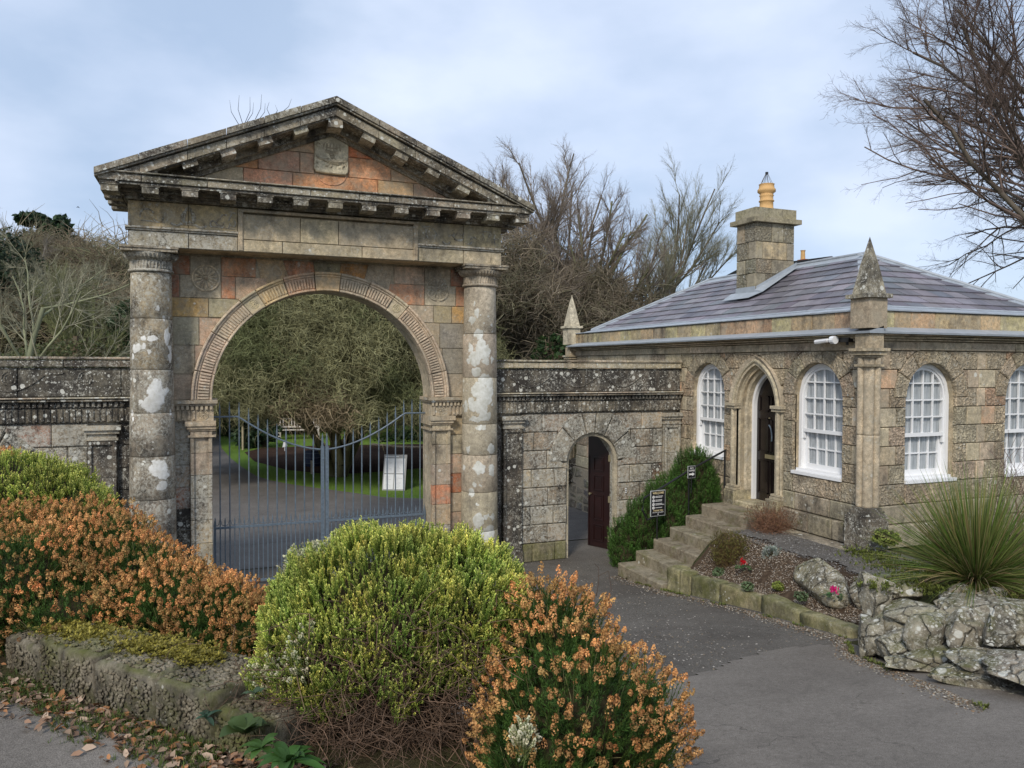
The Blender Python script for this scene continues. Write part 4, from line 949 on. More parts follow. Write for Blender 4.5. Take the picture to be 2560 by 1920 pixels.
# inner walls behind the facing, pierced at the windows
def core_face(F,u0,u1,holes,zlo):
    hs=sorted(holes); x=u0
    for (a,b,base,spring,fn) in hs:
        m.fbox(F,x,a,zlo,3.9,-.30,-.05)
        if base>zlo: m.fbox(F,a,b,zlo,base,-.30,-.05)
        k=16
        for i in range(k):
            p,q=a+(b-a)*i/k,a+(b-a)*(i+1)/k; m.add([F.p(p,fn(p),-.05),F.p(q,fn(q),-.05),F.p(q,3.9,-.05),F.p(p,3.9,-.05),F.p(p,fn(p),-.30),F.p(q,fn(q),-.30)],[(0,1,2,3),(1,0,4,5)])
        x=b
    m.fbox(F,x,u1,zlo,3.9,-.30,-.05)
wf=lambda c:(lambda u:WS+math.sqrt(max(0,WR*WR-(u-c)**2)))
def df(u):
    d=abs(u-DU)+DC; return DS+math.sqrt(max(0,(DRr+.04)**2-d*d))
core_face(FL,-4.35,4.1,[(.82-WR,.82+WR,WB,WS,wf(.82)),(3.42-WR,3.42+WR,WB,WS,wf(3.42)),(DU-DA-.04,DU+DA+.04,1.1,DS,df)],.02)
core_face(FR,.31,4.3,[(1.16-WR,1.16+WR,WB,WS,wf(1.16)),(3.12-WR,3.12+WR,WB,WS,wf(3.12))],.02)
m.box(12.25,12.45,LY+.06,4.33,0,3.9); m.box(LX+.31,12.25,4.1,4.33,0,3.9); m.box(LX+.3,12.25,LY+.31,4.1,3.86,3.9)
m.build('core_wall',[M_lodge],lodge,(.36,.31,.22))
def window(F,c):
    wn=thing('window','','x'); del wn['label'];del wn['category']; wn.parent=lodge
    m=MB(); half_band(m,F,c,WR-.06,WR-.004,WS,WB+.05,-.20,-.115); m.build('frame',[M_white],wn)
    m=MB(); half_band(m,F,c,WR-.095,WR-.062,WS,2.45,-.19,-.135); m.fbox(F,c-WR+.09,c+WR-.09,2.425,2.475,-.19,-.125)
    m.fbox(F,c-WR+.06,c-WR+.10,2.33,2.45,-.165,-.135); m.fbox(F,c+WR-.10,c+WR-.06,2.33,2.45,-.165,-.135); m.build('upper_sash',[M_white],wn)
    m=MB(); m.fbox(F,c-WR+.06,c-WR+.125,1.86,2.42,-.23,-.18); m.fbox(F,c+WR-.125,c+WR-.06,1.86,2.42,-.23,-.18); m.fbox(F,c-WR+.125,c+WR-.125,1.86,1.955,-.23,-.178); m.build('lower_sash',[M_white],wn)
    m=MB(); m.fbox(F,c-WR-.01,c+WR+.01,1.80,1.845,-.20,.02); m.fbox(F,c-WR+.01,c+WR-.01,1.846,1.88,-.2,-.06); m.build('sill',[M_white],wn)
    ri=WR-.095; bw=.0095
    top=lambda u:WS+math.sqrt(max(0,ri*ri-(u-c)**2))
    rowsU=[2.475,2.70,2.935,3.17]; rowsL=[1.955,2.185,2.42]
    for i in range(1,4):
        u=c-ri+2*ri*i/4; m=MB(); m.fbox(F,u-bw,u+bw,2.475,top(u),-.165,-.137); m.build('glazing_bar',[M_white],wn)
        u=c-(WR-.125)+2*(WR-.125)*i/4; m=MB(); m.fbox(F,u-bw,u+bw,1.955,2.42,-.215,-.185); m.build('glazing_bar',[M_white],wn)
    for z in rowsU[1:]: hw=ri if z<WS else math.sqrt(ri*ri-(z-WS)**2); m=MB(); m.fbox(F,c-hw,c+hw,z-bw,z+bw,-.163,-.139); m.build('glazing_bar',[M_white],wn)
    m=MB(); m.fbox(F,c-WR+.125,c+WR-.125,2.185-bw,2.185+bw,-.213,-.187); m.build('glazing_bar',[M_white],wn)
    for i in range(4):
        ua,ub=c-ri+2*ri*i/4,c-ri+2*ri*(i+1)/4
        for a,b in zip(rowsU,rowsU[1:]+[9]):
            us=np.linspace(ua,ub,5); P=[(ua,a),(ub,a)]+[(u,min(b,top(u))) for u in us[::-1] if min(b,top(u))>a+.004]
            if len(P)<4: 
                if len(P)<3: continue
            mm=MB(); tl=rg.uniform(-.0015,.0015); mm.add([F.p(u,w,-.152+tl*(u-ua)/.2) for u,w in P],[tuple(range(len(P)))]); mm.build('pane',[M_glass],wn)
        ua,ub=c-(WR-.125)+2*(WR-.125)*i/4,c-(WR-.125)+2*(WR-.125)*(i+1)/4
        for a,b in zip(rowsL[:-1],rowsL[1:]): mm=MB(); mm.add([F.p(ua,a,-.2),F.p(ub,a,-.2),F.p(ub,b,-.2),F.p(ua,b,-.2)],[(0,1,2,3)]); mm.build('pane',[M_glass],wn)
    V=[];Fc=[];k=48
    for i in range(k+1):
        u=c-.5+1.0*i/k; n=-.239+.005*math.sin(i*1.35)+.003*math.sin(i*.61+c)
        V+=[F.p(u,1.8,n+.017),F.p(u,3.5,n+.068)]
    Fc=[(2*i,2*i+2,2*i+3,2*i+1) for i in range(k)]; mm=MB(); mm.add(V,Fc); mm.build('net_curtain',[M_curt],wn,None,True)
for F_,c_ in wins: window(F_,c_)
# doorway
dr=thing('doorway','','x'); del dr['label'];del dr['category']; dr.parent=lodge
def ptd(d,k=14,base=1.35,spring=DS):
    r_=DRr+d; h=math.acos(DC/r_)
    L_=[(DU-DA-d,base)]+[(DU+DC-r_*math.cos(h*i/k),spring+r_*math.sin(h*i/k)) for i in range(k+1)]
    R_=[(DU-DC+r_*math.cos(h*i/k),spring+r_*math.sin(h*i/k)) for i in reversed(range(k+1))]+[(DU+DA+d,base)]
    return L_+R_[1:] if 0 else L_+R_
def ptband(m,d0,d1,n0,n1,base=1.35,n0i=None):
    A,B=ptd(d0,14,base),ptd(d1,14,base); n=len(A)
    vs=[FL.p(u,w,q) for q in (n0,n1) for l in (A,B) for u,w in l]
    if n0i is not None: vs[2*n:3*n]=[FL.p(u,w,n0i) for u,w in A]
    fs=[]
    for i in range(n-1): fs+=[(2*n+i,2*n+i+1,3*n+i+1,3*n+i),(i,i+1,2*n+i+1,2*n+i),(n+i+1,n+i,3*n+i,3*n+i+1)]
    m.add(vs,fs)
SC=(.41,.37,.28)
m=MB(); ptband(m,.0,.10,-.32,-.06,1.35,-.13); m.build('moulded_reveal',[M_lodge],dr,SC)
m=MB(); ptband(m,.10,.165,-.14,.03,1.35); m.build('arch_moulding',[M_lodge],dr,SC)
m=MB(); ptband(m,.165,.245,-.08,.06,2.7,.02); m.build('hood_moulding',[M_lodge],dr,vary(SC))
for d,n,r_ in ((.10,-.05,.024),(.165,.035,.026)): m=MB(); m.tube([FL.p(u,w,n) for u,w in ptd(d)],r_,8); m.build('roll_moulding',[M_lodge],dr,vary(SC,.06))
for s in (-1,1):
    uc=DU+s*(DA+.17)
    m=MB(); m.fbox(FL,*sorted((DU+s*(DA+.10),DU+s*(DA+.245))),1.33,2.70,-.07,.012); m.build('jamb',[M_lodge],dr,SC)
    m=MB(); m.tube([FL.p(uc,1.42,.03),FL.p(uc,2.70,.03)],.034,10); m.tube([FL.p(uc+s*.055,1.42,.01),FL.p(uc+s*.055,2.70,.01)],.022,8); m.build('jamb_shaft',[M_lodge],dr,vary(SC,.06))
    for (w0,w1,e,n) in ((2.70,2.735,.025,.075),(2.745,2.79,.045,.10),(1.35,1.385,.03,.09),(1.395,1.425,.015,.07)):
        m=MB(); a,b=sorted((DU+s*(DA+.06),DU+s*(DA+.255+e))); m.fbox(FL,a,b,w0,w1,-.06,n); m.build('impost_moulding',[M_lodge],dr,SC)
    m=MB(); a,b=sorted((DU+s*(DA+.0),DU+s*(DA+.28))); block(FL,[(a,1.1),(b,1.1),(b,1.345),(a,1.345)],-.30,.13,.015,m); m.build('jamb_base',[M_plinth],dr,(.36,.33,.22))
m=MB(); A,B=ptd(-.05,14,1.2),ptd(0,14,1.2); n=len(A); vs=[FL.p(u,w,q) for q in (-.30,-.22) for l in (A,B) for u,w in l]
m.add(vs,[f for i in range(n-1) for f in ((2*n+i,2*n+i+1,3*n+i+1,3*n+i),(i,i+1,2*n+i+1,2*n+i))]); m.build('door_frame',[M_white],dr)
m=MB(); A=ptd(-.05,14,1.2); m.add([FL.p(u,w,-.285) for u,w in A],[tuple(reversed(range(len(A))))]); m.build('door_leaf',[M_blackdoor],dr)
m=MB()
for (a,b,c,d) in ((-.27,-.03,1.32,1.86),(.03,.27,1.32,1.86),(-.27,-.03,2.0,2.55),(.03,.27,2.0,2.55),(-.25,-.03,2.66,2.92),(.03,.25,2.66,2.92)):
    for (p,q,r_,s_) in ((a,b,c,c+.02),(a,b,d-.02,d),(a,a+.02,c,d),(b-.02,b,c,d)): m.fbox(FL,DU+p,DU+q,r_,s_,-.284,-.268)
m.build('door_panelling',[M_blackdoor],dr)
m=MB(); m.fbox(FL,DU-.11,DU+.15,1.90,1.965,-.284,-.272); m.build('letter_plate',[M_brass],dr)
m=MB(); m.lathe(FL.p(DU+.0,2.56,-.262),[(.0,-.012),(.014,-.006),(.014,.006),(0,.012)],8); m.build('spy_hole',[M_brass],dr)
m=MB(); m.tube([FL.p(DU-.03+.09*math.cos(a),2.25+.2*math.sin(a),-.265) for a in np.linspace(-.3,1.4,8)],.012,5); m.build('pull_handle',[M_iron],dr)
m=MB(); block(FL,[(DU-.66,1.03),(DU+.66,1.03),(DU+.66,1.195),(DU-.66,1.195)],-.4,.10,.015,m); m.build('threshold',[M_step],dr,(.33,.3,.21))
# frieze, cornice, lead, parapet round two sides
def ring(w0,w1,n,mat,cols,name,cL,cR,back=-.07,slope=None):
    for F,cuts in ((FL,cL),(FR,cR)):
        cuts=list(cuts)
        if F is FL: cuts[-1]=4.35+n
        for i,(a,b) in enumerate(zip(cuts[:-1],cuts[1:])):
            q=rect(a,b,w0,w1)
            if F is FL and i==len(cuts)-2: q=[(a+J,w0),(b,w0),(b,w1),(a+J,w1)]
            if F is FR and i==0: q=[(a+.001,w0),(b-J,w0),(b-J,w1),(a+.001,w1)]
            if slope:
                vs=[F.p(a,w0,back),F.p(b,w0,back),F.p(b,w1,back),F.p(a,w1,back),F.p(a,w0,n),F.p(b,w0,n),F.p(b,w0+.025,n+.004),F.p(a,w0+.025,n+.004)]
                m=MB(); m.add(vs,[(4,5,6,7),(7,6,2,3),(0,4,7,3),(1,2,6,5),(0,1,5,4)]); m.build(name,[mat],lodge,rg.choice(cols))
            else: block(F,q,back,n,.005).build(name,[mat],lodge,vary(rg.choice(cols),.08))
cL=[-4.45,-3.2,-2.0,-.9,.3,1.3,2.4,3.3,4.2]; cR=[0,.9,1.9,2.8,3.6,4.4]
PC=[(.40,.35,.26),(.37,.32,.24),(.41,.35,.26)]
ring(3.622,3.745,.02,M_lodge,PC,'frieze_stone',cL,cR); ring(3.747,3.775,.07,M_lodge,PC,'cornice_moulding',cL,cR); ring(3.777,3.81,.12,M_lodge,PC,'cornice_moulding',cL,cR); ring(3.812,3.832,.19,M_lodge,PC,'cornice_moulding',cL,cR)
ring(3.834,3.93,.235,M_lead,[(1,1,1)],'lead_flashing',cL,cR,.0,True)
pL=[-4.45]+[-4.0+.43*i for i in range(19)]+[4.2]; pR=[.0,.45,.75,1.2,1.6,2.1,2.5,3.0,3.4,4.4]
ring(3.90,4.145,-.0,M_para,[(.40,.31,.19),(.33,.28,.18),(.42,.29,.19),(.37,.34,.2),(.30,.25,.17)],'parapet_stone',pL,pR,-.2)
ring(4.147,4.175,.03,M_lead,[(1,1,1)],'lead_capping',cL,cR,-.24)
# roof
EZ,RX,RZ=4.20,10.3,5.28; ex0,ex1,ey0,ey1=8.36,12.24,-4.10,4.10; K_=RX-ex0
roof=thing('roof','','x'); del roof['label'];del roof['category']; roof.parent=lodge
m=MB(); V=[(ex0,ey0,EZ),(ex1,ey0,EZ),(ex1,ey1,EZ),(ex0,ey1,EZ),(RX,ey0+K_,RZ),(RX,ey1-K_,RZ)]
m.add(V,[(0,1,4),(1,2,5,4),(2,3,5),(3,0,4,5),(3,2,1,0)]); m.build('roof_boarding',[M_slate],roof,(.16,.15,.18))
def clipc(P,fn):
    o=[]
    for i in range(len(P)):
        a,b=P[i-1],P[i]; fa,fb=fn(a),fn(b)
        if (fa>=0)!=(fb>=0): t=fa/(fa-fb); o.append(tuple(np.array(a)+(np.array(b)-np.array(a))*t))
        if fb>=0: o.append(b)
    return o
def slope(O,U,Vv,width,height,tl,tr,name='slate'):
    """O eave corner, U along the eave, Vv up the slope; tl/tr inward run of the hips"""
    O,U,Vv=map(lambda a:np.array(a,float),(O,U,Vv)); Nn=np.cross(U,Vv); Nn/=np.linalg.norm(Nn)
    if Nn[2]<0: Nn=-Nn
    rows=9; ex=height/rows
    for r_ in range(rows):
        x=-.2-(r_%2)*.17
        while x<width:
            w_=.34+rg.uniform(-.02,.02)
            P=[(x+.006,r_*ex-.012+(rg.uniform(-.012,.012) if rg.random()<.15 else 0)),(x+w_-.006,r_*ex-.012),(x+w_-.006,(r_+1)*ex),(x+.006,(r_+1)*ex)]
            P=clipc(P,lambda p:p[0]-tl*p[1]/height); P=clipc(P,lambda p:(width-tr*p[1]/height)-p[0]); P=clipc(P,lambda p:height-p[1]) if len(P)>2 else P
            if len(P)>2:
                lift=lambda p:.010+.018*(1-(p[1]-r_*ex)/ex)+z_
                z_=rg.uniform(0,.003)
                bot=[O+U*p[0]+Vv*p[1]+Nn*.001 for p in P]; top=[O+U*p[0]+Vv*p[1]+Nn*lift(p) for p in P]; n=len(P)
                k=rg.random(); col=(.115+.125*k,.108+.108*k,.122+.115*k) if rg.random()<.85 else (.15,.155,.17)
                MB().add(top+bot,[tuple(range(n))]+[(i,n+i,n+(i+1)%n,(i+1)%n) for i in range(n)]).build(name,[M_slate],roof,vary(col,.12))
            x+=w_
hs=math.hypot(K_,RZ-EZ); vv=(K_/hs,0,(RZ-EZ)/hs)
slope((ex0,ey1,EZ),(0,-1,0),vv,ey1-ey0,hs,K_,K_)
slope((ex0,ey0,EZ),(1,0,0),(0,K_/hs,(RZ-EZ)/hs),ex1-ex0,hs,K_,K_)
def leadroll(a,b,wid,lift=.03):
    a,b=np.array(a,float),np.array(b,float); m=MB(); n=10; 
    m.tube([a+(b-a)*i/n+np.array([0,0,lift+.012+.002*(i%2)]) for i in range(n+1)],.028,8)
    return m
def hipflash(a,b,s1,s2,name):
    """a->b line; s1,s2 horizontal directions of the two slopes with their fall"""
    m=leadroll(a,b,.1); a,b=np.array(a,float),np.array(b,float)
    for s in (s1,s2):
        s=np.array(s,float); m.add([a+(0,0,.035),b+(0,0,.035),b+s+(0,0,.028),a+s+(0,0,.028),a+s,b+s],[(0,1,2,3),(3,2,5,4)])
    m.build(name,[M_lead],roof)
f_=(RZ-EZ)/K_
hipflash((ex0,ey0,EZ),(RX,ey0+K_,RZ),(0,.17,0),(.17,0,0),'hip_flashing')
hipflash((ex0,ey1,EZ),(RX,ey1-K_,RZ),(0,-.17,0),(.17,0,0),'hip_flashing')
hipflash((ex1,ey0,EZ),(RX,ey0+K_,RZ),(0,.17,0),(-.17,0,0),'hip_flashing')
hipflash((RX,ey0+K_,RZ),(RX,ey1-K_,RZ),(-.14,0,-.14*f_),(.14,0,-.14*f_),'ridge_flashing')
m=MB(); m.add([(ex0-.2,ey0-.2,EZ-.03),(ex0+.0,ey0+.0,EZ+.03),(ex0,ey1,EZ+.03),(ex0-.2,ey1+.2,EZ-.03),(ex1,ey0,EZ+.03),(ex1+.2,ey0-.2,EZ-.03)],[(0,1,2,3),(0,5,4,1)]); m.tube([(ex0+.0,ey0,EZ+.03),(ex0,ey1,EZ+.03)],.02,6); m.tube([(ex0,ey0,EZ+.03),(ex1,ey0,EZ+.03)],.02,6); m.build('eaves_lead',[M_lead],roof)
# chimney
ch=thing('chimney','','x'); del ch['label'];del ch['category']; ch.parent=lodge
cx0,cx1,cy0,cy1=9.23,10.10,-.67,-.15
C1=Fr((cx0,cy0,0),(1,0,0),(0,-1,0)); C2=Fr((cx0,cy1,0),(0,-1,0),(-1,0,0))
m=MB(); m.box(cx0+.02,cx1-.02,cy0+.02,cy1-.02,4.5,6.05); m.build('chimney_core',[M_mortl],ch)
zz=[4.55,4.82,5.10,5.36,5.68,6.03]
CCo=[(.22,.205,.155),(.19,.18,.14),(.26,.23,.16)]
for i in range(5):
    cu=[[0,.3,.62,.87],[0,.22,.55,.87],[0,.35,.87],[0,.15,.70,.87],[0,.35,.62,.87]][i]
    for j,(a,b) in enumerate(zip(cu[:-1],cu[1:])):
        big_=(i==3 and j==1); block(C1,rect(a+(.0 if j else -.0),b,zz[i],zz[i+1]),-.02,.02,.008).build('stone',[M_lodge if (i+j)%2 or big_ else M_verm],ch,vary((.37,.30,.20) if big_ else rg.choice(CCo)))
    cu=[[0,.2,.52],[0,.3,.52],[0,.25,.52],[0,.34,.52],[0,.22,.52]][i]
    for j,(a,b) in enumerate(zip(cu[:-1],cu[1:])): block(C2,rect(a,b+(.018 if b>.5 else 0),zz[i],zz[i+1]),-.02,.02,.008).build('stone',[M_verm if (i+j)%2 else M_lodge],ch,vary(rg.choice(CCo)))
m=MB(); m.box(cx0-.10,cx1+.10,cy0-.10,cy1+.10,6.03,6.115); m.build('chimney_cap',[M_para],ch,(.25,.23,.16))
for a,b in ((cx0-.03,9.5),(9.502,9.8),(9.802,cx1+.03)): m=MB(); m.box(a,b,cy0-.03,cy1+.03,6.117,6.30); m.build('chimney_cap',[M_para],ch,vary((.25,.23,.16)))
m=MB(); m.lathe((9.67,-.42,6.30),[(.155,0),(.15,.03),(.125,.06),(.122,.17),(.14,.18),(.14,.195),(.122,.205),(.12,.27),(.135,.29),(.12,.30),(.125,.33),(.165,.36),(.165,.40),(.14,.43),(.135,.49),(.145,.50),(.12,.505)],24); m.build('chimney_pot',[M_pot],ch,None,True)
m=MB(); 
for i in range(12): a=2*math.pi*i/12; m.tube([(9.67+.115*math.cos(a),-.42+.115*math.sin(a),6.80),(9.67+.02*math.cos(a),-.42+.02*math.sin(a),7.0)],.004,4)
m.tube([(9.67,-.42,6.99),(9.67,-.42,7.03)],.028,8); m.build('wire_cowl',[M_blackm],ch)
m=MB(); e=.035; m.add([(cx0-e,cy0-.25,4.74),(cx0-.25,cy0-.12,4.63),(cx0-.25,cy1+.12,4.63),(cx0-e,cy1+.12,4.77),(cx0-e,cy0-.02,4.80),(cx1,cy0-.03,5.24),(cx1,cy0-.12,5.24)],[(0,1,2,3),(0,3,4),(4,5,6,0)])
m.box(cx0-.03,cx0-.022,cy0-.03,cy1,4.6,4.86); m.add([(cx0,cy0-.028,4.6),(cx1+.05,cy0-.028,5.1),(cx1+.05,cy0-.028,5.34),(cx0,cy0-.028,4.86)],[(0,1,2,3)]); m.build('chimney_flashing',[M_lead],ch)
# pinnacles
for (x,y,c) in ((8.0,-4.43,(.33,.31,.235)),(8.05,4.53,(.50,.47,.37))):
    pn=thing('pinnacle','','x'); del pn['label'];del pn['category']; pn.parent=lodge; mt=M_corn if y<0 else M_lodge
    m=MB(); m.box(x-.155,x+.155,y-.155,y+.155,3.90,4.29); m.build('pedestal',[M_lodge],pn,(.34,.29,.22)if y<0 else c)
    m=MB(); m.box(x-.20,x+.20,y-.20,y+.20,4.292,4.345); m.build('pinnacle_slab',[mt],pn,c)
    m=MB(); m.add([(x-.145,y-.145,4.346),(x+.145,y-.145,4.346),(x+.145,y+.145,4.346),(x-.145,y+.145,4.346),(x-.08,y-.08,4.72),(x+.08,y-.08,4.72),(x+.08,y+.08,4.72),(x-.08,y+.08,4.72),(x,y,5.10)],[(0,1,5,4),(1,2,6,5),(2,3,7,6),(3,0,4,7),(4,5,8),(5,6,8),(6,7,8),(7,4,8)]); m.build('obelisk',[mt],pn,c)
# corner shafts
LBL=[(2120,978,6,13),(2128,1000,7,10),(2162,1010,8,12),(2174,1008,11,15),(2178,980,8,8),(2196,1075,7,9),(2178,1062,6,6),(2166,1098,5,6),(2150,1060,5,7),(2149,1215,7,6),(2180,1170,4,4),(2196,925,4,5)]
bl=[]
for (px,py,w_,h_) in LBL: p=at(px,py,9.72); bl.append((p[0],p[1],p[2],.1,w_*.0056/.1,h_*.0056/.1))
M_shaft=stone('corner_shaft_stone',.3,.2,.2,ringy=.2,relief=.35,blobs=bl)
for (x,y) in ((8.02,-4.43),(8.05,4.5)):
    sp=thing('corner_shaft','','x'); del sp['label'];del sp['category']; sp.parent=lodge
    d=np.array([-1,-1])/math.sqrt(2)*.0; zb=1.55 if y<0 else 1.15
    for (ox,oy,r_) in ((-.03,-.03 if y<0 else .03,.068),(-.075,.055 if y<0 else -.055,.048),(.065,-.07 if y<0 else .07,.048)):
        for a,b in ((zb,2.5),(2.503,3.52)):
            pr=[(r_-.006,a),(r_,a+.006),(r_,a+.03),(r_,(a+b)/2),(r_,b-.03),(r_,b-.006),(r_-.006,b)]; MB().lathe((x+ox,y+oy,0),pr,16).build('shaft',[M_shaft],sp,(.38,.33,.25),True)
    m=MB()
    for (w0,w1,e) in ((3.40,3.43,.135),(3.52,3.55,.125),(3.552,3.60,.155),(3.602,3.64,.185)): m.box(x-e,x+e*.9,y-e,y+e*.9,w0,w1)
    m.build('capital',[M_lodge],sp,(.36,.31,.22))
    m=MB(); m.box(x-.12,x+.12,y-.12,y+.12,3.64,3.83); m.build('pedestal_block',[M_lodge],sp,(.34,.29,.21))
    m=MB()
    for (w0,w1,e) in ((zb-.04,zb,.13),(zb-.085,zb-.042,.16),(zb-.12,zb-.087,.18)): m.box(x-e,x+e*.9,y-e,y+e*.9,w0,w1)
    m.build('shaft_base',[M_dark],sp,(.22,.2,.16))
    m=MB(); block(Fr((x-.19,y-.19,0),(1,0,0),(0,-1,0)),[(0,zb-.55),(.38,zb-.55),(.38,zb-.122),(0,zb-.122)],-.38,.0,.012,m); m.build('pedestal_stone',[M_dark],sp,(.25,.22,.17))
# cameras and floodlight under the cornice
m=MB(); a=onX(2040,855,7.93); b=onX(2070,851,7.9); c=onX(2083,850,7.88)
m.tube([a,b],[.035,.028],8); m.tube([b,c],[.018,.02],6); m.tube([c+(-.0,.03,0),c+(-.0,-.04,-.0)],[.055,.055],12); m.tube([c,c+(.16,-.02,.02)],.02,6); m.build('security_camera',[M_white],lodge)
m=MB(); a=onX(2097,850,7.95); m.box(a[0],a[0]+.1,a[1]-.17,a[1],a[2]-.03,a[2]+.03); m.tube([a+(.05,-.1,-.03),a+(.05,-.1,-.07)],.02,6); m.build('floodlight',[M_blackm],lodge)
reparent(lodge)
#PART4
# ================================================================ STEPS, RAIL, SIGNS
st=thing('flight_of_steps','worn stone steps climbing to the pointed lodge door between evergreen bush and flower bed','steps',(6.9,-2.1,0))
sx=[6.02,6.33,6.64,6.93,7.21,7.50]
for i in range(6):
    zt_=.24+.176*i; x1=sx[i+1]+.06 if i<5 else 8.0; y0=-1.36-.03*i; y1=(-2.66,-2.70,-2.72,-2.74,-2.78,-2.82)[i]
    F=Fr((sx[i],y0,0),(0,-1,0),(-1,0,0)); m=MB(); m=block(F,[(0,zt_-.21),(y0-y1,zt_-.21),(y0-y1,zt_),(0,zt_)],-(x1-sx[i]),0,.018)
    m.build('step',[M_step],st,vary((.165,.145,.105),.08))
m=MB(); m.box(6.1,7.9,-2.6,-1.45,-.1,.03); m.add([(6.05,-1.5,0),(7.9,-1.5,0),(7.9,-1.5,.98),(6.05,-2.6,0),(7.9,-2.6,0),(7.9,-2.6,.98)],[(0,1,2),(5,4,3)]); m.build('step_core',[M_plinth],st,GREY)
reparent(st)
hr=thing('handrail','thin black metal handrail slanting up beside the steps, half buried in the evergreen bush','handrail',(7,-1.42,.3))
Yr=-1.40; hp=[onY(x,y,Yr) for x,y in ((1640,1290),(1618,1300),(1606,1275),(1610,1245),(1640,1228),(1720,1178),(1780,1144),(1815,1125))]
m=MB(); m.tube(hp,.017,7); m.build('rail',[M_blackm],hr)
for (x,y0,y1) in ((1812,1127,1175),(1722,1180,1240)):
    a=onY(x,y0,Yr); b=onY(x,y1,Yr); m=MB(); m.tube([a,b+(0,0,-.5)],.014,6); m.build('post',[M_blackm],hr)
reparent(hr)
M_signw=simple('white_sign_print',(.8,.8,.78),.5,nz=.0); M_signb=simple('black_sign_board',(.006,.007,.012),.35,.5,nz=.05); M_signy=simple('cream_sign_print',(.75,.62,.35),.5,nz=0); M_frame=simple('grey_sign_edge',(.5,.52,.5),.4,nz=.05)
def text(parent,F,s,u,w,size,mat,n,name='lettering',align='CENTER',bold=0):
    c=bpy.data.curves.new(name,'FONT'); c.body=s; c.size=size; c.align_x=align; c.align_y='CENTER'; c.offset=bold; c.resolution_u=2; c.materials.append(mat)
    q=bpy.data.objects.new(name,c); C.objects.link(q); bpy.context.view_layer.update(); me=bpy.data.meshes.new_from_object(q.evaluated_get(bpy.context.evaluated_depsgraph_get())); bpy.data.objects.remove(q); o=bpy.data.objects.new(name,me); C.objects.link(o); o.parent=parent; o['kind']='stuff'
    p=F.p(u,w,n); X,Y,Z=Vector(F.U),Vector(F.W),Vector(F.N)
    o.matrix_local=Matrix([[X[0],Y[0],Z[0],p[0]],[X[1],Y[1],Z[1],p[1]],[X[2],Y[2],Z[2],p[2]],[0,0,0,1]]); return o
def signframe(px,py,Y,ang): p=onY(px,py,Y); a=R(ang); return Fr(p,(math.cos(a),math.sin(a),0),(math.sin(a),-math.cos(a),0))
wf_=signframe(1645,1258,-1.5,6)
ws=thing('welcome_sign','small black welcome notice on a thin post at the foot of the evergreen bush','sign',(0,0,0))
W_,H_=.148,.208
m=MB(); m.fbox(wf_,-W_,W_,-H_,H_,-.012,0); m.build('board',[M_frame],ws); m=MB(); m.fbox(wf_,-W_+.009,W_-.009,-H_+.009,H_-.009,0.0005,.003); m.build('black_face',[M_signb],ws)
text(ws,wf_,'WELCOME',0,.166,.046,M_signy,.0045,bold=.0012); text(ws,wf_,'THANK YOU',0,-.118,.034,M_signy,.0045,bold=.001); text(ws,wf_,'We are all in this together!',0,-.146,.0205,M_signw,.0045,bold=.0005)
m=MB(); m.fbox(wf_,-.012,.012,.138,.141,.003,.0045)
m.build('rule',[M_signw],ws)
for i,wz in enumerate((.105,.045,-.015,-.07)):
    m=MB(); m.add([wf_.p(-.094+.024*math.cos(2*math.pi*k/16),wz+.024*math.sin(2*math.pi*k/16),.0045) for k in range(16)],[tuple(range(16))]); m.build('round_icon',[M_signw],ws)
    m=MB(); m.fbox(wf_,-.098,-.090,wz-.010,wz+.011,.005,.006); m.build('icon_mark',[M_signb],ws)
    m=MB()
    for k in range(1 if i==3 else 2):
        u=-.055; rg_=random.Random(i*7+k); e=rg_.uniform(.06,.10)
        while u<e: l=rg_.uniform(.010,.024); m.fbox(wf_,u,u+l,wz+(.009 if i<3 else 0)-.019*k-.0045,wz+(.009 if i<3 else 0)-.019*k+.0045,.003,.0045); u+=l+.005
    o=m.build('small_print',[M_signw],ws); o['kind']='stuff'
m=MB(); hpts=[(0,-.190),(-.011,-.177),(-.0105,-.170),(-.005,-.168),(0,-.172),(.005,-.168),(.0105,-.170),(.011,-.177)]; m.add([wf_.p(u,w_,.0045) for u,w_ in hpts],[tuple(range(8))[::-1]]); m.build('heart',[M_signw],ws)
pb=wf_.p(0,-H_,-.02); m=MB(); m.tube([pb+(0,0,.2),(pb[0],pb[1],.22)],.012,6); m.build('post',[M_blackm],ws)
af=signframe(1729,1180,-1.5,4)
as_=thing('coffee_sign','tiny black coffee arrow sign fixed on the handrail in the evergreen bush','sign',(0,0,0))
W_,H_=.075,.1
m=MB(); m.fbox(af,-W_,W_,-H_,H_,-.01,0); m.build('board',[M_frame],as_); m=MB(); m.fbox(af,-W_+.006,W_-.006,-H_+.006,H_-.006,.0005,.002); m.build('black_face',[M_signb],as_)
text(as_,af,"AL'S",0,.062,.040,M_signw,.0035,bold=.001); text(as_,af,'COFFEE',0,.022,.034,M_signw,.0035,bold=.001)
m=MB(); m.add([af.p(u,w_,.0035) for u,w_ in ((-.055,-.05),(.015,-.05),(.015,-.068),(.058,-.036),(.015,-.004),(.015,-.022),(-.055,-.022))],[tuple(range(7))]); m.build('arrow',[M_signw],as_)
m=MB(); p=af.p(0,-H_,-.006); m.tube([p+(0,0,.05),p+(0,0,-.25)],.009,6); m.build('post',[M_blackm],as_)

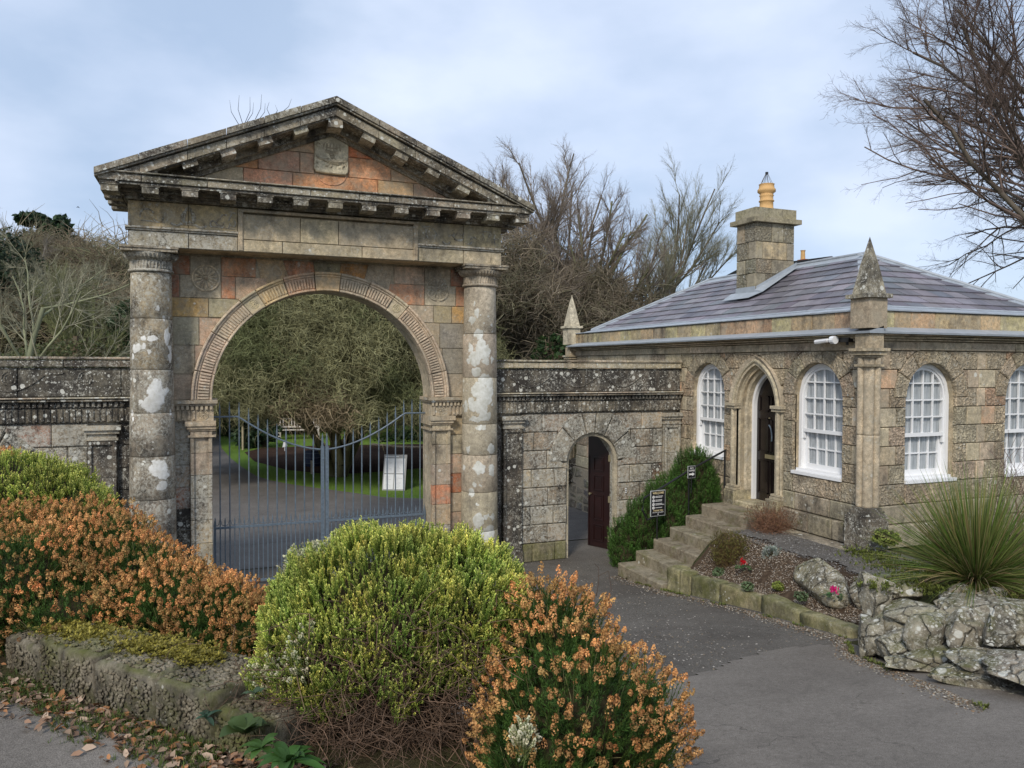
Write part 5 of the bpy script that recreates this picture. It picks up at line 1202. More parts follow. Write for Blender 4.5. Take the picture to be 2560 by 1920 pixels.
# ================================================================ KERB, BED, ROCKS
def roughen(o,amt,cuts=7):
    import bmesh
    bm=bmesh.new(); bm.from_mesh(o.data); bmesh.ops.subdivide_edges(bm,edges=[e for e in bm.edges if e.calc_length()>.07],cuts=cuts,use_grid_fill=True)
    for v in bm.verts:
        q=v.co; v.co=q+Vector((mn.noise(q*9),mn.noise(q*9+Vector((7,0,0))),mn.noise(q*9+Vector((0,7,0)))))*amt+Vector((mn.noise(q*27),mn.noise(q*27+Vector((7,0,0))),mn.noise(q*27+Vector((0,7,0)))))*amt*.5
    bm.to_mesh(o.data); bm.free(); o.data.polygons.foreach_set('use_smooth',[True]*len(o.data.polygons)); return o
from mathutils import noise as mn
kt=thing('stone_kerb','mossy green sandstone kerb round the lodge flower bed, along the dark asphalt','kerb',(6.15,-4.4,0))
def kblock(p,q,zb0,zb1,zt0,zt1,wd=.2,par=None,mat=None,col=(.30,.28,.17),name='kerb_stone'):
    p=np.array(p,float);q=np.array(q,float); d=(q-p)/np.linalg.norm(q-p); n=np.array([-d[1],d[0]]); 
    if n@np.array([1,.2])<0: n=-n
    p=p+d*.006;q=q-d*.006; b=.018
    A=[(*p,zb0),(*q,zb1),(*(q+n*wd),zb1),(*(p+n*wd),zb0),(*p,zt0-b),(*q,zt1-b),(*(q+n*wd),zt1-b),(*(p+n*wd),zt0-b),(*(p+n*b+d*b),zt0),(*(q+n*b-d*b),zt1),(*(q+n*(wd-b)-d*b),zt1),(*(p+n*(wd-b)+d*b),zt0)]
    m=MB(); m.add(A,[(0,1,5,4),(1,2,6,5),(2,3,7,6),(3,0,4,7),(4,5,9,8),(5,6,10,9),(6,7,11,10),(7,4,8,11),(8,9,10,11)]); return m.build(name,[mat or M_mossy],par or kt,vary(col,.12))
for p,q,a,b,c,d,w_ in (((6.10,-2.66),(6.14,-2.92),.0,.05,.50,.50,.26),((6.14,-2.92),(6.17,-3.15),.05,.1,.51,.50,.22),((6.17,-3.15),(6.19,-3.75),.1,.15,.49,.54,.2),((6.19,-3.75),(6.20,-4.58),.15,.25,.54,.58,.2),((6.17,-4.60),(6.07,-5.36),.25,.35,.64,.66,.2),((6.07,-5.36),(5.96,-6.22),.35,.5,.67,.76,.2)):
    roughen(kblock(p,q,a,b,c,d,w_),.012)
reparent(kt)
def icos(sub):
    import bmesh
    bm=bmesh.new(); bmesh.ops.create_icosphere(bm,subdivisions=sub,radius=1); bm.verts.ensure_lookup_table()
    V=np.array([v.co[:] for v in bm.verts]); F=np.array([[v.index for v in f.verts] for f in bm.faces]); bm.free(); return V,F
IV,IF=icos(4); IV2,IF2=icos(2)
from mathutils import noise as mn
def rock(name,c,size,seed,parent=None,mat=None,col=(.30,.275,.22),rot=0,flat=.35,rough=.13):
    V=IV.copy(); r_=np.random.RandomState(seed)
    for _ in range(16):
        n=r_.normal(size=3); n/=np.linalg.norm(n); k=r_.uniform(.5,.82); d=V@n; V-=np.outer(np.maximum(d-k,0)*1.0,n)
    o=r_.uniform(0,50,3)
    dd=np.array([mn.fractal(Vector(v*1.6+o),1.,2.,5)*rough+.03*mn.noise(Vector(v*6+o))+.012*mn.noise(Vector(v*15+o)) for v in V]); V=V*(1+dd)[:,None]
    V=V*np.array(size); a=R(rot); M_=np.array([[math.cos(a),-math.sin(a),0],[math.sin(a),math.cos(a),0],[0,0,1]]); V=V@M_.T+np.array(c)
    return big(name,V,IF,[mat or M_rock],parent,vary(col,.1),True)
o=rock('boulder',(6.68,-5.05,.86),(.30,.62,.27),4,col=(.27,.24,.17),rot=-14); tag(o,'long low grey boulder lying in the flower bed behind the pink cyclamen','boulder')
o=rock('boulder',(6.62,-5.75,.86),(.16,.22,.19),9,col=(.26,.24,.19)); tag(o,'small squarish grey boulder at the end of the long one, against the rockery','boulder')
rk=thing('rockery','lichen spotted rockery of grey rocks at the right edge, under the big grass clump','rockery',(6,-7.3,.8))
for i,(px,py,d,sx_,sy_,sz_,rt_) in enumerate([(2190,1480,7.1,.17,.22,.26,10),(2180,1590,6.85,.15,.2,.27,0),(2240,1610,6.6,.26,.22,.17,5),(2330,1590,6.45,.26,.24,.21,12),(2310,1530,6.8,.40,.32,.09,-8),(2425,1580,6.25,.27,.24,.19,-10),(2520,1575,6.05,.28,.24,.20,16),(2610,1590,5.9,.24,.25,.2,0),(2470,1520,6.7,.6,.45,.10,4),(2250,1470,7.3,.22,.25,.13,30),(2395,1485,7.05,.16,.14,.10,0),(2480,1490,6.95,.20,.15,.10,30),(2300,1662,6.3,.42,.2,.08,-22),(2430,1700,5.85,.46,.22,.10,-30),(2550,1765,5.5,.42,.22,.11,-36),(2520,1665,5.8,.5,.25,.09,-30),(2360,1640,6.35,.45,.25,.16,-20),(2240,1545,6.9,.25,.25,.14,0),(2640,1680,5.5,.5,.4,.12,0),(2560,1455,7.4,.6,.6,.15,0)]):
    rock('rock',at(px,py,d),(sx_,sy_,sz_),20+i,rk,None,(.28,.265,.21),rt_-22)
reparent(rk)

# ================================================================ LOW PEBBLE WALL
def scatter(TV,TF,P,Rm,S,TC=None,IC=None):
    """template verts/faces placed at P with rotation matrices Rm and scales S"""
    n=len(P); V=np.einsum('nij,vj->nvi',Rm,TV)*S.reshape(n,1,-1)+np.asarray(P)[:,None,:]
    F=(TF[None]+(np.arange(n)*len(TV))[:,None,None]).reshape(-1,TF.shape[1])
    col=None
    if TC is not None: col=(np.broadcast_to(TC,(n,)+TC.shape)*IC[:,None,:]).reshape(-1,3)
    return V.reshape(-1,3),F,col
def frames(D,spin):
    """rotation matrices whose z axis is D"""
    D=D/np.linalg.norm(D,axis=1,keepdims=True); ref=np.where(np.abs(D[:,2:3])<.95,np.array([[0,0,1.]]),np.array([[1.,0,0]]))
    A=np.cross(ref,D); A/=np.linalg.norm(A,axis=1,keepdims=True); B=np.cross(D,A); c,s=np.cos(spin)[:,None],np.sin(spin)[:,None]
    return np.stack([A*c+B*s,-A*s+B*c,D],-1)
GN=bpy.data.node_groups.new('set_sprigs_on_points','GeometryNodeTree')
GN.interface.new_socket('Geometry',in_out='INPUT',socket_type='NodeSocketGeometry'); GN.interface.new_socket('Geometry',in_out='OUTPUT',socket_type='NodeSocketGeometry')
_n=GN.nodes; gi=_n.new('NodeGroupInput'); go=_n.new('NodeGroupOutput'); sg=_n.new('GeometryNodeSeparateGeometry'); ip=_n.new('GeometryNodeInstanceOnPoints'); er=_n.new('FunctionNodeEulerToRotation')
def _na(nm,ty): x=_n.new('GeometryNodeInputNamedAttribute'); x.data_type=ty; x.inputs[0].default_value=nm; return x.outputs[0]
GN.links.new(gi.outputs[0],sg.inputs[0]); GN.links.new(_na('pt','BOOLEAN'),sg.inputs[1]); GN.links.new(sg.outputs[0],ip.inputs['Points']); GN.links.new(sg.outputs[1],ip.inputs['Instance'])
GN.links.new(_na('rot','FLOAT_VECTOR'),er.inputs[0]); GN.links.new(er.outputs[0],ip.inputs['Rotation']); GN.links.new(_na('scl','FLOAT'),ip.inputs['Scale']); GN.links.new(ip.outputs[0],go.inputs[0])
def inst(name,parent,T,P,Rm,S,tint,mat):
    """one stuff object: the sprig itself plus the points it grows on, joined by geometry nodes"""
    TV,TF,TC=T; n=len(P); k=len(TV); V=np.vstack([TV,P]).astype(np.float32); F=np.asarray(TF,np.int32)
    me=bpy.data.meshes.new(name); me.vertices.add(len(V)); me.vertices.foreach_set('co',V.ravel()); me.loops.add(F.size); me.loops.foreach_set('vertex_index',F.ravel()); me.polygons.add(len(F)); me.polygons.foreach_set('loop_start',np.arange(0,F.size,F.shape[1],dtype=np.int32)); me.update(calc_edges=True)
    def at_(nm,ty,key,arr): a=me.attributes.new(nm,ty,'POINT'); a.data.foreach_set(key,np.ascontiguousarray(arr).ravel())
    z=lambda a,d:np.concatenate([np.zeros((k,d),np.float32),np.asarray(a,np.float32).reshape(n,d)])
    at_('pt','BOOLEAN','value',np.arange(n+k)>=k)
    y=-np.arcsin(np.clip(Rm[:,2,0],-1,1)); E3=np.stack([np.arctan2(Rm[:,2,1],Rm[:,2,2]),y,np.arctan2(Rm[:,1,0],Rm[:,0,0])],-1)
    at_('rot','FLOAT_VECTOR','vector',z(E3,3)); at_('scl','FLOAT','value',z(S,1)); at_('itint','FLOAT_VECTOR','vector',z(tint,3))
    c=np.ones((n+k,4),np.float32); c[:k,:3]=np.clip(TC,0,1); a=me.color_attributes.new('tint','FLOAT_COLOR','POINT'); a.data.foreach_set('color',c.ravel())
    o=link(name,me,parent,[INSTM[mat.name]]); md=o.modifiers.new('sprigs','NODES'); md.node_group=GN; o['kind']='stuff'; return o
NR=np.random.RandomState(5)
M_peb=stone('pebbles_in_concrete',.1,.9,.1,moss=.35,ringy=0,relief=.5,mosstop=.25); M_conc=stone('old_pebble_concrete',.15,.9,.2,moss=.5,ringy=0,relief=.8,mosstop=.45)
lw=thing('low_pebble_wall','low pebble faced garden wall edged with moss, below the left heather','wall',(-.3,-8.1,1.7))
front=[(-1.05,-7.20),(-.84,-7.50),(-.70,-7.72),(-.535,-7.92),(-.25,-8.25),(-.005,-8.54),(.20,-8.80)]
PVs=IV2[:]*np.array([1,.62,.5])
for i in range(len(front)-1):
    p,q=np.array(front[i]),np.array(front[i+1]); zt_=[1.93,1.99,2.0,1.985,1.98,1.93][i]; wd=[.25,.3,.34,.38,.40,.36][i]
    o=kblock(p,q,1.6,1.6,zt_,zt_,wd,lw,M_conc,(.06,.054,.04),'wall_block'); roughen(o,.008)
    d=(q-p); L_=np.linalg.norm(d); d=d/L_; n=np.array([-d[1],d[0]]); n=n if n[0]>0 else -n
    k=int(L_*wd/.00034); a=NR.uniform(.03,L_-.03,k); b=NR.uniform(.03,wd-.03,k)
    P=np.stack([p[0]+d[0]*a+n[0]*b,p[1]+d[1]*a+n[1]*b,np.full(k,zt_+.004)+NR.uniform(-.004,.002,k)],-1)
    ang=NR.normal(.6,.5,k); Rm=frames(np.stack([NR.normal(0,.2,k),NR.normal(0,.2,k),np.ones(k)],-1),ang)
    V,F,_=scatter(PVs,IF2,P,Rm,NR.uniform(.008,.0155,(k,1)))
    k2=int(L_*.2/.00045); a=NR.uniform(.02,L_-.02,k2); z=NR.uniform(1.74,zt_-.03,k2)
    P=np.stack([p[0]+d[0]*a-n[0]*.006,p[1]+d[1]*a-n[1]*.006,z],-1); Rm=frames(np.tile([-n[0],-n[1],.1],(k2,1))+NR.normal(0,.2,(k2,3)),NR.uniform(0,6,k2))
    V2,F2,_=scatter(PVs,IF2,P,Rm,NR.uniform(.008,.014,(k2,1)))
    o=big('pebbles',np.vstack([V,V2]),np.vstack([F,F2+len(V)]),[M_peb],lw,(.10,.088,.062),True); o['kind']='stuff'
reparent(lw)

# ================================================================ LEAVES AND SPRIGS
def leafq(P,D,Nn,l,w_):      # rhombic leaf from P along D
    D=D/np.linalg.norm(D); S=np.cross(D,Nn); S/=np.linalg.norm(S)+1e-9
    return [P,P+D*l*.45+S*w_,P+D*l,P+D*l*.45-S*w_]
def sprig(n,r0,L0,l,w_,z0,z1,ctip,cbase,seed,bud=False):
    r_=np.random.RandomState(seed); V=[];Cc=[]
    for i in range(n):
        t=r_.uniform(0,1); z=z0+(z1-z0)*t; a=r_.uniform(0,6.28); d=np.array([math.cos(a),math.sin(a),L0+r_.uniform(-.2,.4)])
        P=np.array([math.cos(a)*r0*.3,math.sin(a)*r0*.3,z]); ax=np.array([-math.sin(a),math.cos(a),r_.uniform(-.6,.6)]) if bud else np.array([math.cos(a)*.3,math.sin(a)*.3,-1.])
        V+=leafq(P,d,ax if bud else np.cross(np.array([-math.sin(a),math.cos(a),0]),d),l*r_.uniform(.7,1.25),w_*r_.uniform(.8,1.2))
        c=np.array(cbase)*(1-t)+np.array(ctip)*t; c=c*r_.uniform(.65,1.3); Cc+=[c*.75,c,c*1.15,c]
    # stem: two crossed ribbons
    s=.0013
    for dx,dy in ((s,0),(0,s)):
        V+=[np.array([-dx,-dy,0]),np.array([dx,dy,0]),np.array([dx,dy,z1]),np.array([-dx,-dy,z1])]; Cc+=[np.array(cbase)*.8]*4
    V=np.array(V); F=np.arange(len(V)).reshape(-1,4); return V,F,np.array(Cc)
def join(*T):
    V=[];F=[];c=[];k=0
    for a,b,d in T: V.append(a);F.append(b+k);c.append(d);k+=len(a)
    return np.vstack(V),np.vstack(F),np.vstack(c)
def flowerhead(seed,h=.038,r=.0125,n=46,c1=(.64,.355,.14),c2=(.34,.16,.06),gr=(.10,.16,.035),gn=26,stem=.12):
    r_=np.random.RandomState(seed); V=[];Cc=[]
    for i in range(n):
        t=r_.uniform(0,1); a=r_.uniform(0,6.28); rr=r*(math.sin(math.pi*min(1,.20+.80*t))**.6)*(1 if r_.rand()<.8 else r_.rand()); z=stem+h*t; P=np.array([math.cos(a)*rr,math.sin(a)*rr,z]); o_=np.array([math.cos(a),math.sin(a),.3+r_.normal(0,.4)]); o_/=np.linalg.norm(o_)
        S=np.cross(o_,r_.normal(size=3)); S/=np.linalg.norm(S); T=np.cross(o_,S); e=.0036*r_.uniform(.8,1.35)
        V+=[P-S*e,P-T*e+o_*.002,P+S*e,P+T*e+o_*.002]; c=np.array(c1)*(r_.uniform(.75,1.35)) if r_.rand()<.75 else np.array(c2); Cc+=[c*.85,c,c*1.1,c]
    g=sprig(gn,.004,1.2,.013,.0012,stem*.15,stem*.98,gr,tuple(x*.7 for x in gr),seed+9)
    V=np.array(V); return join((V,np.arange(len(V)).reshape(-1,4),np.array(Cc)),g)
HEADS=[flowerhead(i,h=hh,r=rr) for i,(hh,rr) in enumerate([(.034,.0115),(.050,.0122),(.024,.011)])]
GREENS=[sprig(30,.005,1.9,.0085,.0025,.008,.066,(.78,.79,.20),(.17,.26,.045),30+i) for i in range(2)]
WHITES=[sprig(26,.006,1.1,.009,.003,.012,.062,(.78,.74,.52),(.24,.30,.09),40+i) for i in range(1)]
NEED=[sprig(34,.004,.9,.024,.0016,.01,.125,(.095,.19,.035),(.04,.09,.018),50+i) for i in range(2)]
def dome(ells,n,rs,inner=.0,zmin=-9,reject=None):
    """points and outward normals spread over the union of ellipsoids [(centre,(rx,ry,rz))]"""
    A=np.array([r[0]*r[1]+r[0]*r[2]+r[1]*r[2] for c,r in ells]); A/=A.sum(); P=[];Nn=[]
    idx=rs.choice(len(ells),n,p=A); u=rs.normal(size=(n,3)); u/=np.linalg.norm(u,axis=1,keepdims=True)
    c=np.array([ells[i][0] for i in idx]); r=np.array([ells[i][1] for i in idx]); k=1-inner*rs.uniform(0,1,n)[:,None]**1.5
    bump=np.array([mn.noise(Vector(q*2.6+cc)) for q,cc in zip(u,c)])[:,None]*.20+np.array([mn.noise(Vector(q*7+cc)) for q,cc in zip(u,c)])[:,None]*.12
    P=c+u*r*(k+bump); Nn=u/r; Nn/=np.linalg.norm(Nn,axis=1,keepdims=True)
    ok=P[:,2]>zmin
    for j,(cc,rr) in enumerate(ells): ok&=~((idx!=j)&((((P-cc)/rr)**2).sum(1)<.72))
    if reject is not None: ok&=~reject(P,Nn)
    return P[ok],Nn[ok]
def plant_mass(name,parent,temps,P,Nn,rs,up=.7,sc_=(.8,1.25),lo=.7,hi=1.3,mat=None,warm=.0,sink=.5,wild=.35,keep=True):
    n=len(P); D=Nn*(1-up)+np.array([0,0,1.])*up+rs.normal(0,wild,(n,3))*.6; S=rs.uniform(*sc_,(n,1)); k=rs.randint(len(temps),size=n)
    cl=np.array([mn.noise(Vector(p*3.1)) for p in P]); cl2=np.array([mn.noise(Vector(p*9+Vector((5,5,5)))) if 0 else mn.noise(Vector((p[0]*9+5,p[1]*9,p[2]*9))) for p in P])
    B=rs.uniform(lo,hi,(n,1))*(1+.35*cl[:,None]+.2*cl2[:,None]); IC=np.clip(B*np.array([[1,1,1.]])*(1+rs.normal(0,.03,(n,3))*1)+0,0.05,3)
    IC[:,0]*=1+warm*cl2
    ob=None
    for j,T in enumerate(temps):
        s=k==j
        if not s.any(): continue
        D_=D[s]; Dn=D_/np.linalg.norm(D_,axis=1,keepdims=True); Rm=frames(D_,rs.uniform(0,6.28,s.sum())); base=P[s]-Dn*T[0][:,2].max()*S[s]*sink
        ob=inst(name,parent,T,base,Rm,S[s],np.clip(IC[s],0.03,2.5),mat or M_leaf)
    return ob
M_core=simple('inner_stems_painted_shade',(.035,.030,.016),.95,.05,nz=.6,scl=14,bump=.8)  # lump for the inner stem mass, coloured near black as painted inner shade
def core(parent,ells,k=.86,mat=None,name='shade_core',zcut=None):
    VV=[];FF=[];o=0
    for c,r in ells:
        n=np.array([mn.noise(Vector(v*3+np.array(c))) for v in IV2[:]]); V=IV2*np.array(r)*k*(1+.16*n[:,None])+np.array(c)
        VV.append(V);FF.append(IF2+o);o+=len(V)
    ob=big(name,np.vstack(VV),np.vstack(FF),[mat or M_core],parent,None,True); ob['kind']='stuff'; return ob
def twigs(name,parent,starts,ends,rs,r0=.004,r1=.0015,seg=5,bend=.25,cols=((.20,.12,.075),(.12,.08,.055)),k=3,mat=None,droop=0):
    n=len(starts); S=np.array(starts);E_=np.array(ends); L_=np.linalg.norm(E_-S,axis=1,keepdims=True); off=rs.normal(0,1,(n,3))*L_*bend; off2=rs.normal(0,1,(n,3))*L_*bend*.4
    pts=[]
    for i in range(seg+1):
        t=i/seg; pts.append(S*(1-t)+E_*t+off*math.sin(math.pi*t)*.5+off2*math.sin(2*math.pi*t)*.5-np.array([0,0,1.])*droop*L_*t*t)
    P0=np.vstack(pts[:-1]);P1=np.vstack(pts[1:]); rr=[r0+(r1-r0)*i/seg for i in range(seg+1)]
    R0=np.concatenate([np.full(n,rr[i]) for i in range(seg)]);R1=np.concatenate([np.full(n,rr[i+1]) for i in range(seg)])
    V,F=tubes(P0,P1,R0,R1,k); c=np.array(cols[0])+(np.array(cols[1])-np.array(cols[0]))*rs.uniform(0,1,(n,1)); c=c*rs.uniform(.7,1.3,(n,1)); c=np.tile(c,(seg,1)); c=np.repeat(c,2*k,axis=0)
    ob=big(name,V,F,[mat or M_twig],parent,None,False,np.clip(c,0,1)); ob['kind']='stuff'; return ob
FWH=np.array([math.sin(TH),math.cos(TH),0]); RTH=np.array([math.cos(TH),-math.sin(TH),0])
# --- the big round green heather in the middle
rs=np.random.RandomState(21)
gb=thing('green_heather','big round yellow green tree heath in the centre foreground, bare brown stems at its foot','bush',tuple(at(960,1800,3.6)))
c0=at(968,1608,3.65)
ell=[(c0,(.57,.54,.57)),(at(1130,1570,3.64),(.37,.44,.46)),(at(765,1640,3.52),(.22,.32,.36))]
def rej(P,Nn):
    s=(P-c0)@RTH; dz=P[:,2]-c0[2]; f=(P-c0)@FWH
    nz=np.array([mn.noise(Vector((p[0]*5,p[1]*5,p[2]*5))) for p in P])*.24
    return (f<.25)&(dz<-.01-.42*np.abs(s-.02)*(s<.02)-.15*np.abs(s-.02)*(s>.02)+nz)&(s>-.36)&(s<.60)|(dz<-.38)
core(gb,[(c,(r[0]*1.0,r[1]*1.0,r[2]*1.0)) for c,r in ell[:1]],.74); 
P,Nn=dome(ell,26000,rs,.10,-9,rej)
s_=(P-c0)@RTH; w_=(s_<-.24)&(np.array([mn.noise(Vector((p[0]*4.2+3,p[1]*4.2,p[2]*4.2))) for p in P])>.20)&(rs.uniform(0,1,len(P))<.5)
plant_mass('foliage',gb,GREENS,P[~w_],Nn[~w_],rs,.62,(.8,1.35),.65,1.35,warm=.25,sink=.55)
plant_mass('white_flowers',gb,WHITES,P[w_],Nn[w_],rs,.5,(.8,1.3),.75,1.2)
bp=at(985,1800,3.55); n=1500
th_=rs.uniform(0,6.28,n); el_=rs.uniform(-.15,1.2,n); D=np.stack([np.cos(th_)*np.cos(el_),np.sin(th_)*np.cos(el_),np.sin(el_)],-1)
E_=c0+D*np.array([.56,.50,.46])*rs.uniform(.7,1.0,(n,1)); E_[:,2]-=.10
twigs('bare_stems',gb,np.tile(bp,(n,1))+rs.normal(0,.05,(n,3)),E_,rs,.0055,.0016,6,.22,((.19,.115,.075),(.10,.065,.045)))
n=3000; A0=c0+RTH*rs.normal(.08,.22,(n,1))+FWH*rs.normal(-.36,.08,(n,1))+np.array([[0,0,1.]])*rs.normal(-.12,.17,(n,1)); twigs('fine_stems',gb,A0,A0+rs.normal(0,1,(n,3))*np.array([.13,.13,.08]),rs,.0022,.001,4,.35,((.19,.12,.08),(.10,.07,.05)))
reparent(gb)
# --- the orange heather on the right
def orange_bush(name,label,ells,n,seed,cat='bush',group=None,up=.55,sc_=(.85,1.3),tw=300,zmin=-9,warm=.2,white=None):
    rs=np.random.RandomState(seed); b=thing(name,label,cat,tuple(ells[0][0]-np.array([0,0,ells[0][1][2]])),group)
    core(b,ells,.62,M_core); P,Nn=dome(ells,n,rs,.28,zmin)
    plant_mass('flower_heads',b,HEADS,P,Nn,rs,up,sc_,.7,1.3,M_flower,warm,.35)
    P,Nn=dome(ells,int(n*1.9),rs,.22,zmin); P=P-Nn*.05
    plant_mass('foliage',b,NEED,P,Nn,rs,.5,(.6,1.0),.7,1.3)
    P,Nn=dome(ells,tw,rs,.1,zmin); base=np.array([ells[0][0]])-np.array([[0,0,ells[0][1][2]*.6]])
    j=rs.randint(len(ells),size=len(P)); B=np.array([ells[i][0] for i in j])*.0+P*.35+base*.65
    twigs('stems',b,P-Nn*.18-np.array([0,0,.12]),P+Nn*.01,rs,.0022,.0013,3,.1,((.28,.27,.12),(.20,.16,.08)))
    if white is not None: P,Nn=dome([white],90,rs,.3); plant_mass('white_flowers',b,WHITES,P,Nn,rs,.6,(.9,1.4),.8,1.2)
    reparent(b); return b
orange_bush('orange_heather','orange brown heather with faded flower heads spilling right of the big green heather',[(at(1430,1800,3.12),(.37,.40,.34)),(at(1370,1640,3.4),(.24,.30,.30)),(at(1565,1800,3.2),(.23,.28,.22)),(at(1350,1900,2.95),(.25,.28,.24)),(at(1410,1590,3.55),(.18,.22,.17)),(at(1590,1880,3.0),(.18,.2,.12))],2300,31,tw=420,sc_=(.75,1.15),white=(at(1310,1850,2.74),(.035,.04,.05)))
# --- the left heathers
H1=[(at(40,1480,4.5),(.45,.42,.36)),(at(200,1540,4.35),(.34,.32,.22)),(at(-90,1520,4.5),(.45,.45,.45)),(at(60,1370,5.3),(.42,.38,.28))]
H2=[(at(250,1420,4.95),(.42,.4,.30)),(at(330,1480,4.7),(.40,.36,.30)),(at(215,1345,5.4),(.36,.36,.22))]
H3=[(at(430,1540,4.45),(.40,.36,.245)),(at(560,1575,4.3),(.30,.30,.235)),(at(645,1600,4.1),(.17,.2,.16))]
orange_bush('orange_heather','dense rusty orange heather at the left edge, nearest the fallen leaves',H1,3000,32,warm=.3,sc_=(.7,1.15))
orange_bush('orange_heather','taller rust brown heather against the foot of the left column',H2,2400,33,warm=.3,sc_=(.7,1.15))
orange_bush('orange_heather','bright orange heather between the low pebble wall and the iron gates',H3,2300,34,warm=.2,sc_=(.7,1.15))
def green_bush(label,ells,n,seed,temps=GREENS,name='green_heather',sc_=(.9,1.4),up=.6,lo=.7,hi=1.3,cat='bush',inner=.1,k=.84,zmin=-9):
    rs=np.random.RandomState(seed); b=thing(name,label,cat,tuple(np.array(ells[0][0])-np.array([0,0,ells[0][1][2]]))); core(b,ells,k)
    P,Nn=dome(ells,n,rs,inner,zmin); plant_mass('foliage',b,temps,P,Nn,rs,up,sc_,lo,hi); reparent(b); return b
green_bush('yellow green heather behind the orange one at the left edge, in front of the wall',[(at(30,1255,6.0),(.58,.45,.36)),(at(170,1290,5.9),(.34,.34,.26)),(at(110,1250,5.9),(.3,.3,.24))],6000,41,sc_=(1.1,1.8))
orange_bush('orange_heather','small olive orange heather tip at the left edge above the yellow green one',[(at(5,1200,6.7),(.14,.2,.19))],320,35)
# --- evergreen by the steps and other small plants of the bed
green_bush('dark evergreen shrub filling the corner between the dark red door and the steps',[((6.95,-.80,.58),(.46,.46,.56)),((7.35,-.90,.90),(.50,.48,.62)),((7.75,-.95,1.22),(.38,.5,.74)),((7.2,-1.15,.72),(.35,.26,.40)),((7.7,-1.2,1.0),(.34,.28,.58)),((6.62,-.65,.36),(.32,.36,.42)),((6.45,-.8,.18),(.22,.28,.26))],8200,42,NEED,'evergreen_shrub',(.9,1.6),.7,.75,1.9,'shrub',.12,.86)
LFs=[sprig(16,.01,.7,.035,.010,.0,.05,(.20,.34,.06),(.08,.17,.03),60+i) for i in range(2)]
SIL=[sprig(22,.008,.9,.022,.003,.0,.08,(.38,.43,.38),(.20,.24,.19),66)]
green_bush('pale silvery weed spilling at the foot of the dark red door jamb',[((6.72,-.95,.12),(.17,.22,.22)),((6.80,-.70,.25),(.12,.2,.25))],420,43,[LFs[0],SIL[0]],'weed_clump',(.8,1.3),.6,.8,1.3,'weed',.3)
green_bush('silver grey leaved plant by the gravel in the flower bed',[(onZ(1930,1395,.85),(.11,.12,.13))],240,44,SIL,'silver_plant',(1,1.6),.6,.8,1.4,'plant',.3)
def bare_shrub(name,label,base,r,h,n,cols,seed,leaf=None,nl=0,sub=2.4):
    rs=np.random.RandomState(seed); b=thing(name,label,'shrub',tuple(base)); base=np.array(base)
    D=rs.normal(size=(n,3)); D[:,2]=np.abs(D[:,2])+.25; D/=np.linalg.norm(D,axis=1,keepdims=True); E_=base+D*np.array([r,r,h])*rs.uniform(.6,1,(n,1))
    twigs('stems',b,np.tile(base,(n,1))+rs.normal(0,.02,(n,3)),E_,rs,.005,.0018,5,.2,cols)
    S=E_-(E_-base)*rs.uniform(.05,.5,(n,1)); k=int(sub*4); S=np.repeat(S,k,0); twigs('fine_twigs',b,S,S+rs.normal(0,1,S.shape)*np.array([r,r,h])*.22,rs,.0016,.0009,3,.25,cols)
    if leaf: P,Nn=dome([(base+np.array([0,0,h*.5]),(r*.95,r*.95,h*.52))],nl,rs,.6); plant_mass('foliage',b,leaf,P,Nn,rs,.5,(.5,.9),.7,1.3)
    reparent(b)
OL=[sprig(14,.006,.9,.014,.0045,.0,.05,(.22,.20,.05),(.10,.09,.03),70)]; RU=[sprig(12,.006,.9,.013,.004,.0,.05,(.30,.17,.09),(.16,.09,.05),71)]
bare_shrub('olive_shrub','rounded olive brown shrub in the flower bed right of the steps',onZ(1825,1415,.62),.30,.50,150,((.20,.13,.06),(.14,.10,.05)),81,OL,1300)
bare_shrub('rusty_shrub','sparse rust brown twiggy shrub just below the lodge door',onZ(1925,1335,.92),.40,.46,120,((.34,.18,.11),(.22,.13,.09)),82,RU,1100,1.8)
def blades(name,parent,base,n,L0,L1,w_,rs,cols,spread=1.0,seg=6,grav=.5,brad=.06):
    V=[];C_=[];F=[]
    for i in range(n):
        a=rs.uniform(0,6.28); e=rs.uniform(.15,1.45)**1.0; l=rs.uniform(L0,L1); d=np.array([math.cos(a)*math.cos(e)*spread,math.sin(a)*math.cos(e)*spread,math.sin(e)]); p=base+np.array([math.cos(a),math.sin(a),0])*rs.uniform(0,brad)
        s=np.array([-math.sin(a),math.cos(a),0]); s=s*math.cos(1)+np.cross(d,s)*rs.uniform(-.8,.8); c=np.array(cols[rs.choice(len(cols),p=None)])*rs.uniform(.7,1.35); k=len(V)
        for j in range(seg+1):
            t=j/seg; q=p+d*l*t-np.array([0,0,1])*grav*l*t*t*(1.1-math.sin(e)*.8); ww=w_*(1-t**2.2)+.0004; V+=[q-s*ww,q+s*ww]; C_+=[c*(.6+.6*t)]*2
            if j<seg: F.append((k+2*j,k+2*j+1,k+2*j+3,k+2*j+2))
    o=big(name,np.array(V),np.array(F),[M_leaf],parent,None,False,np.clip(np.array(C_),0,1)); return o
rs=np.random.RandomState(9); tb=at(2440,1452,7.25)
tf=thing('grass_clump','huge arching clump of dark green strap grass on top of the rockery','plant',tuple(tb))
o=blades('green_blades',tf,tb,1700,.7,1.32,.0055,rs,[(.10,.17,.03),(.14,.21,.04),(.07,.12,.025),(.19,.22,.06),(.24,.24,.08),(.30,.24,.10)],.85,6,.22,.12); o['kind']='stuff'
o=blades('dead_blades',tf,tb,260,.4,.85,.004,rs,[(.45,.33,.18),(.36,.24,.13),(.5,.40,.25)],1.1,6,.75,.14); o['kind']='stuff'; reparent(tf)
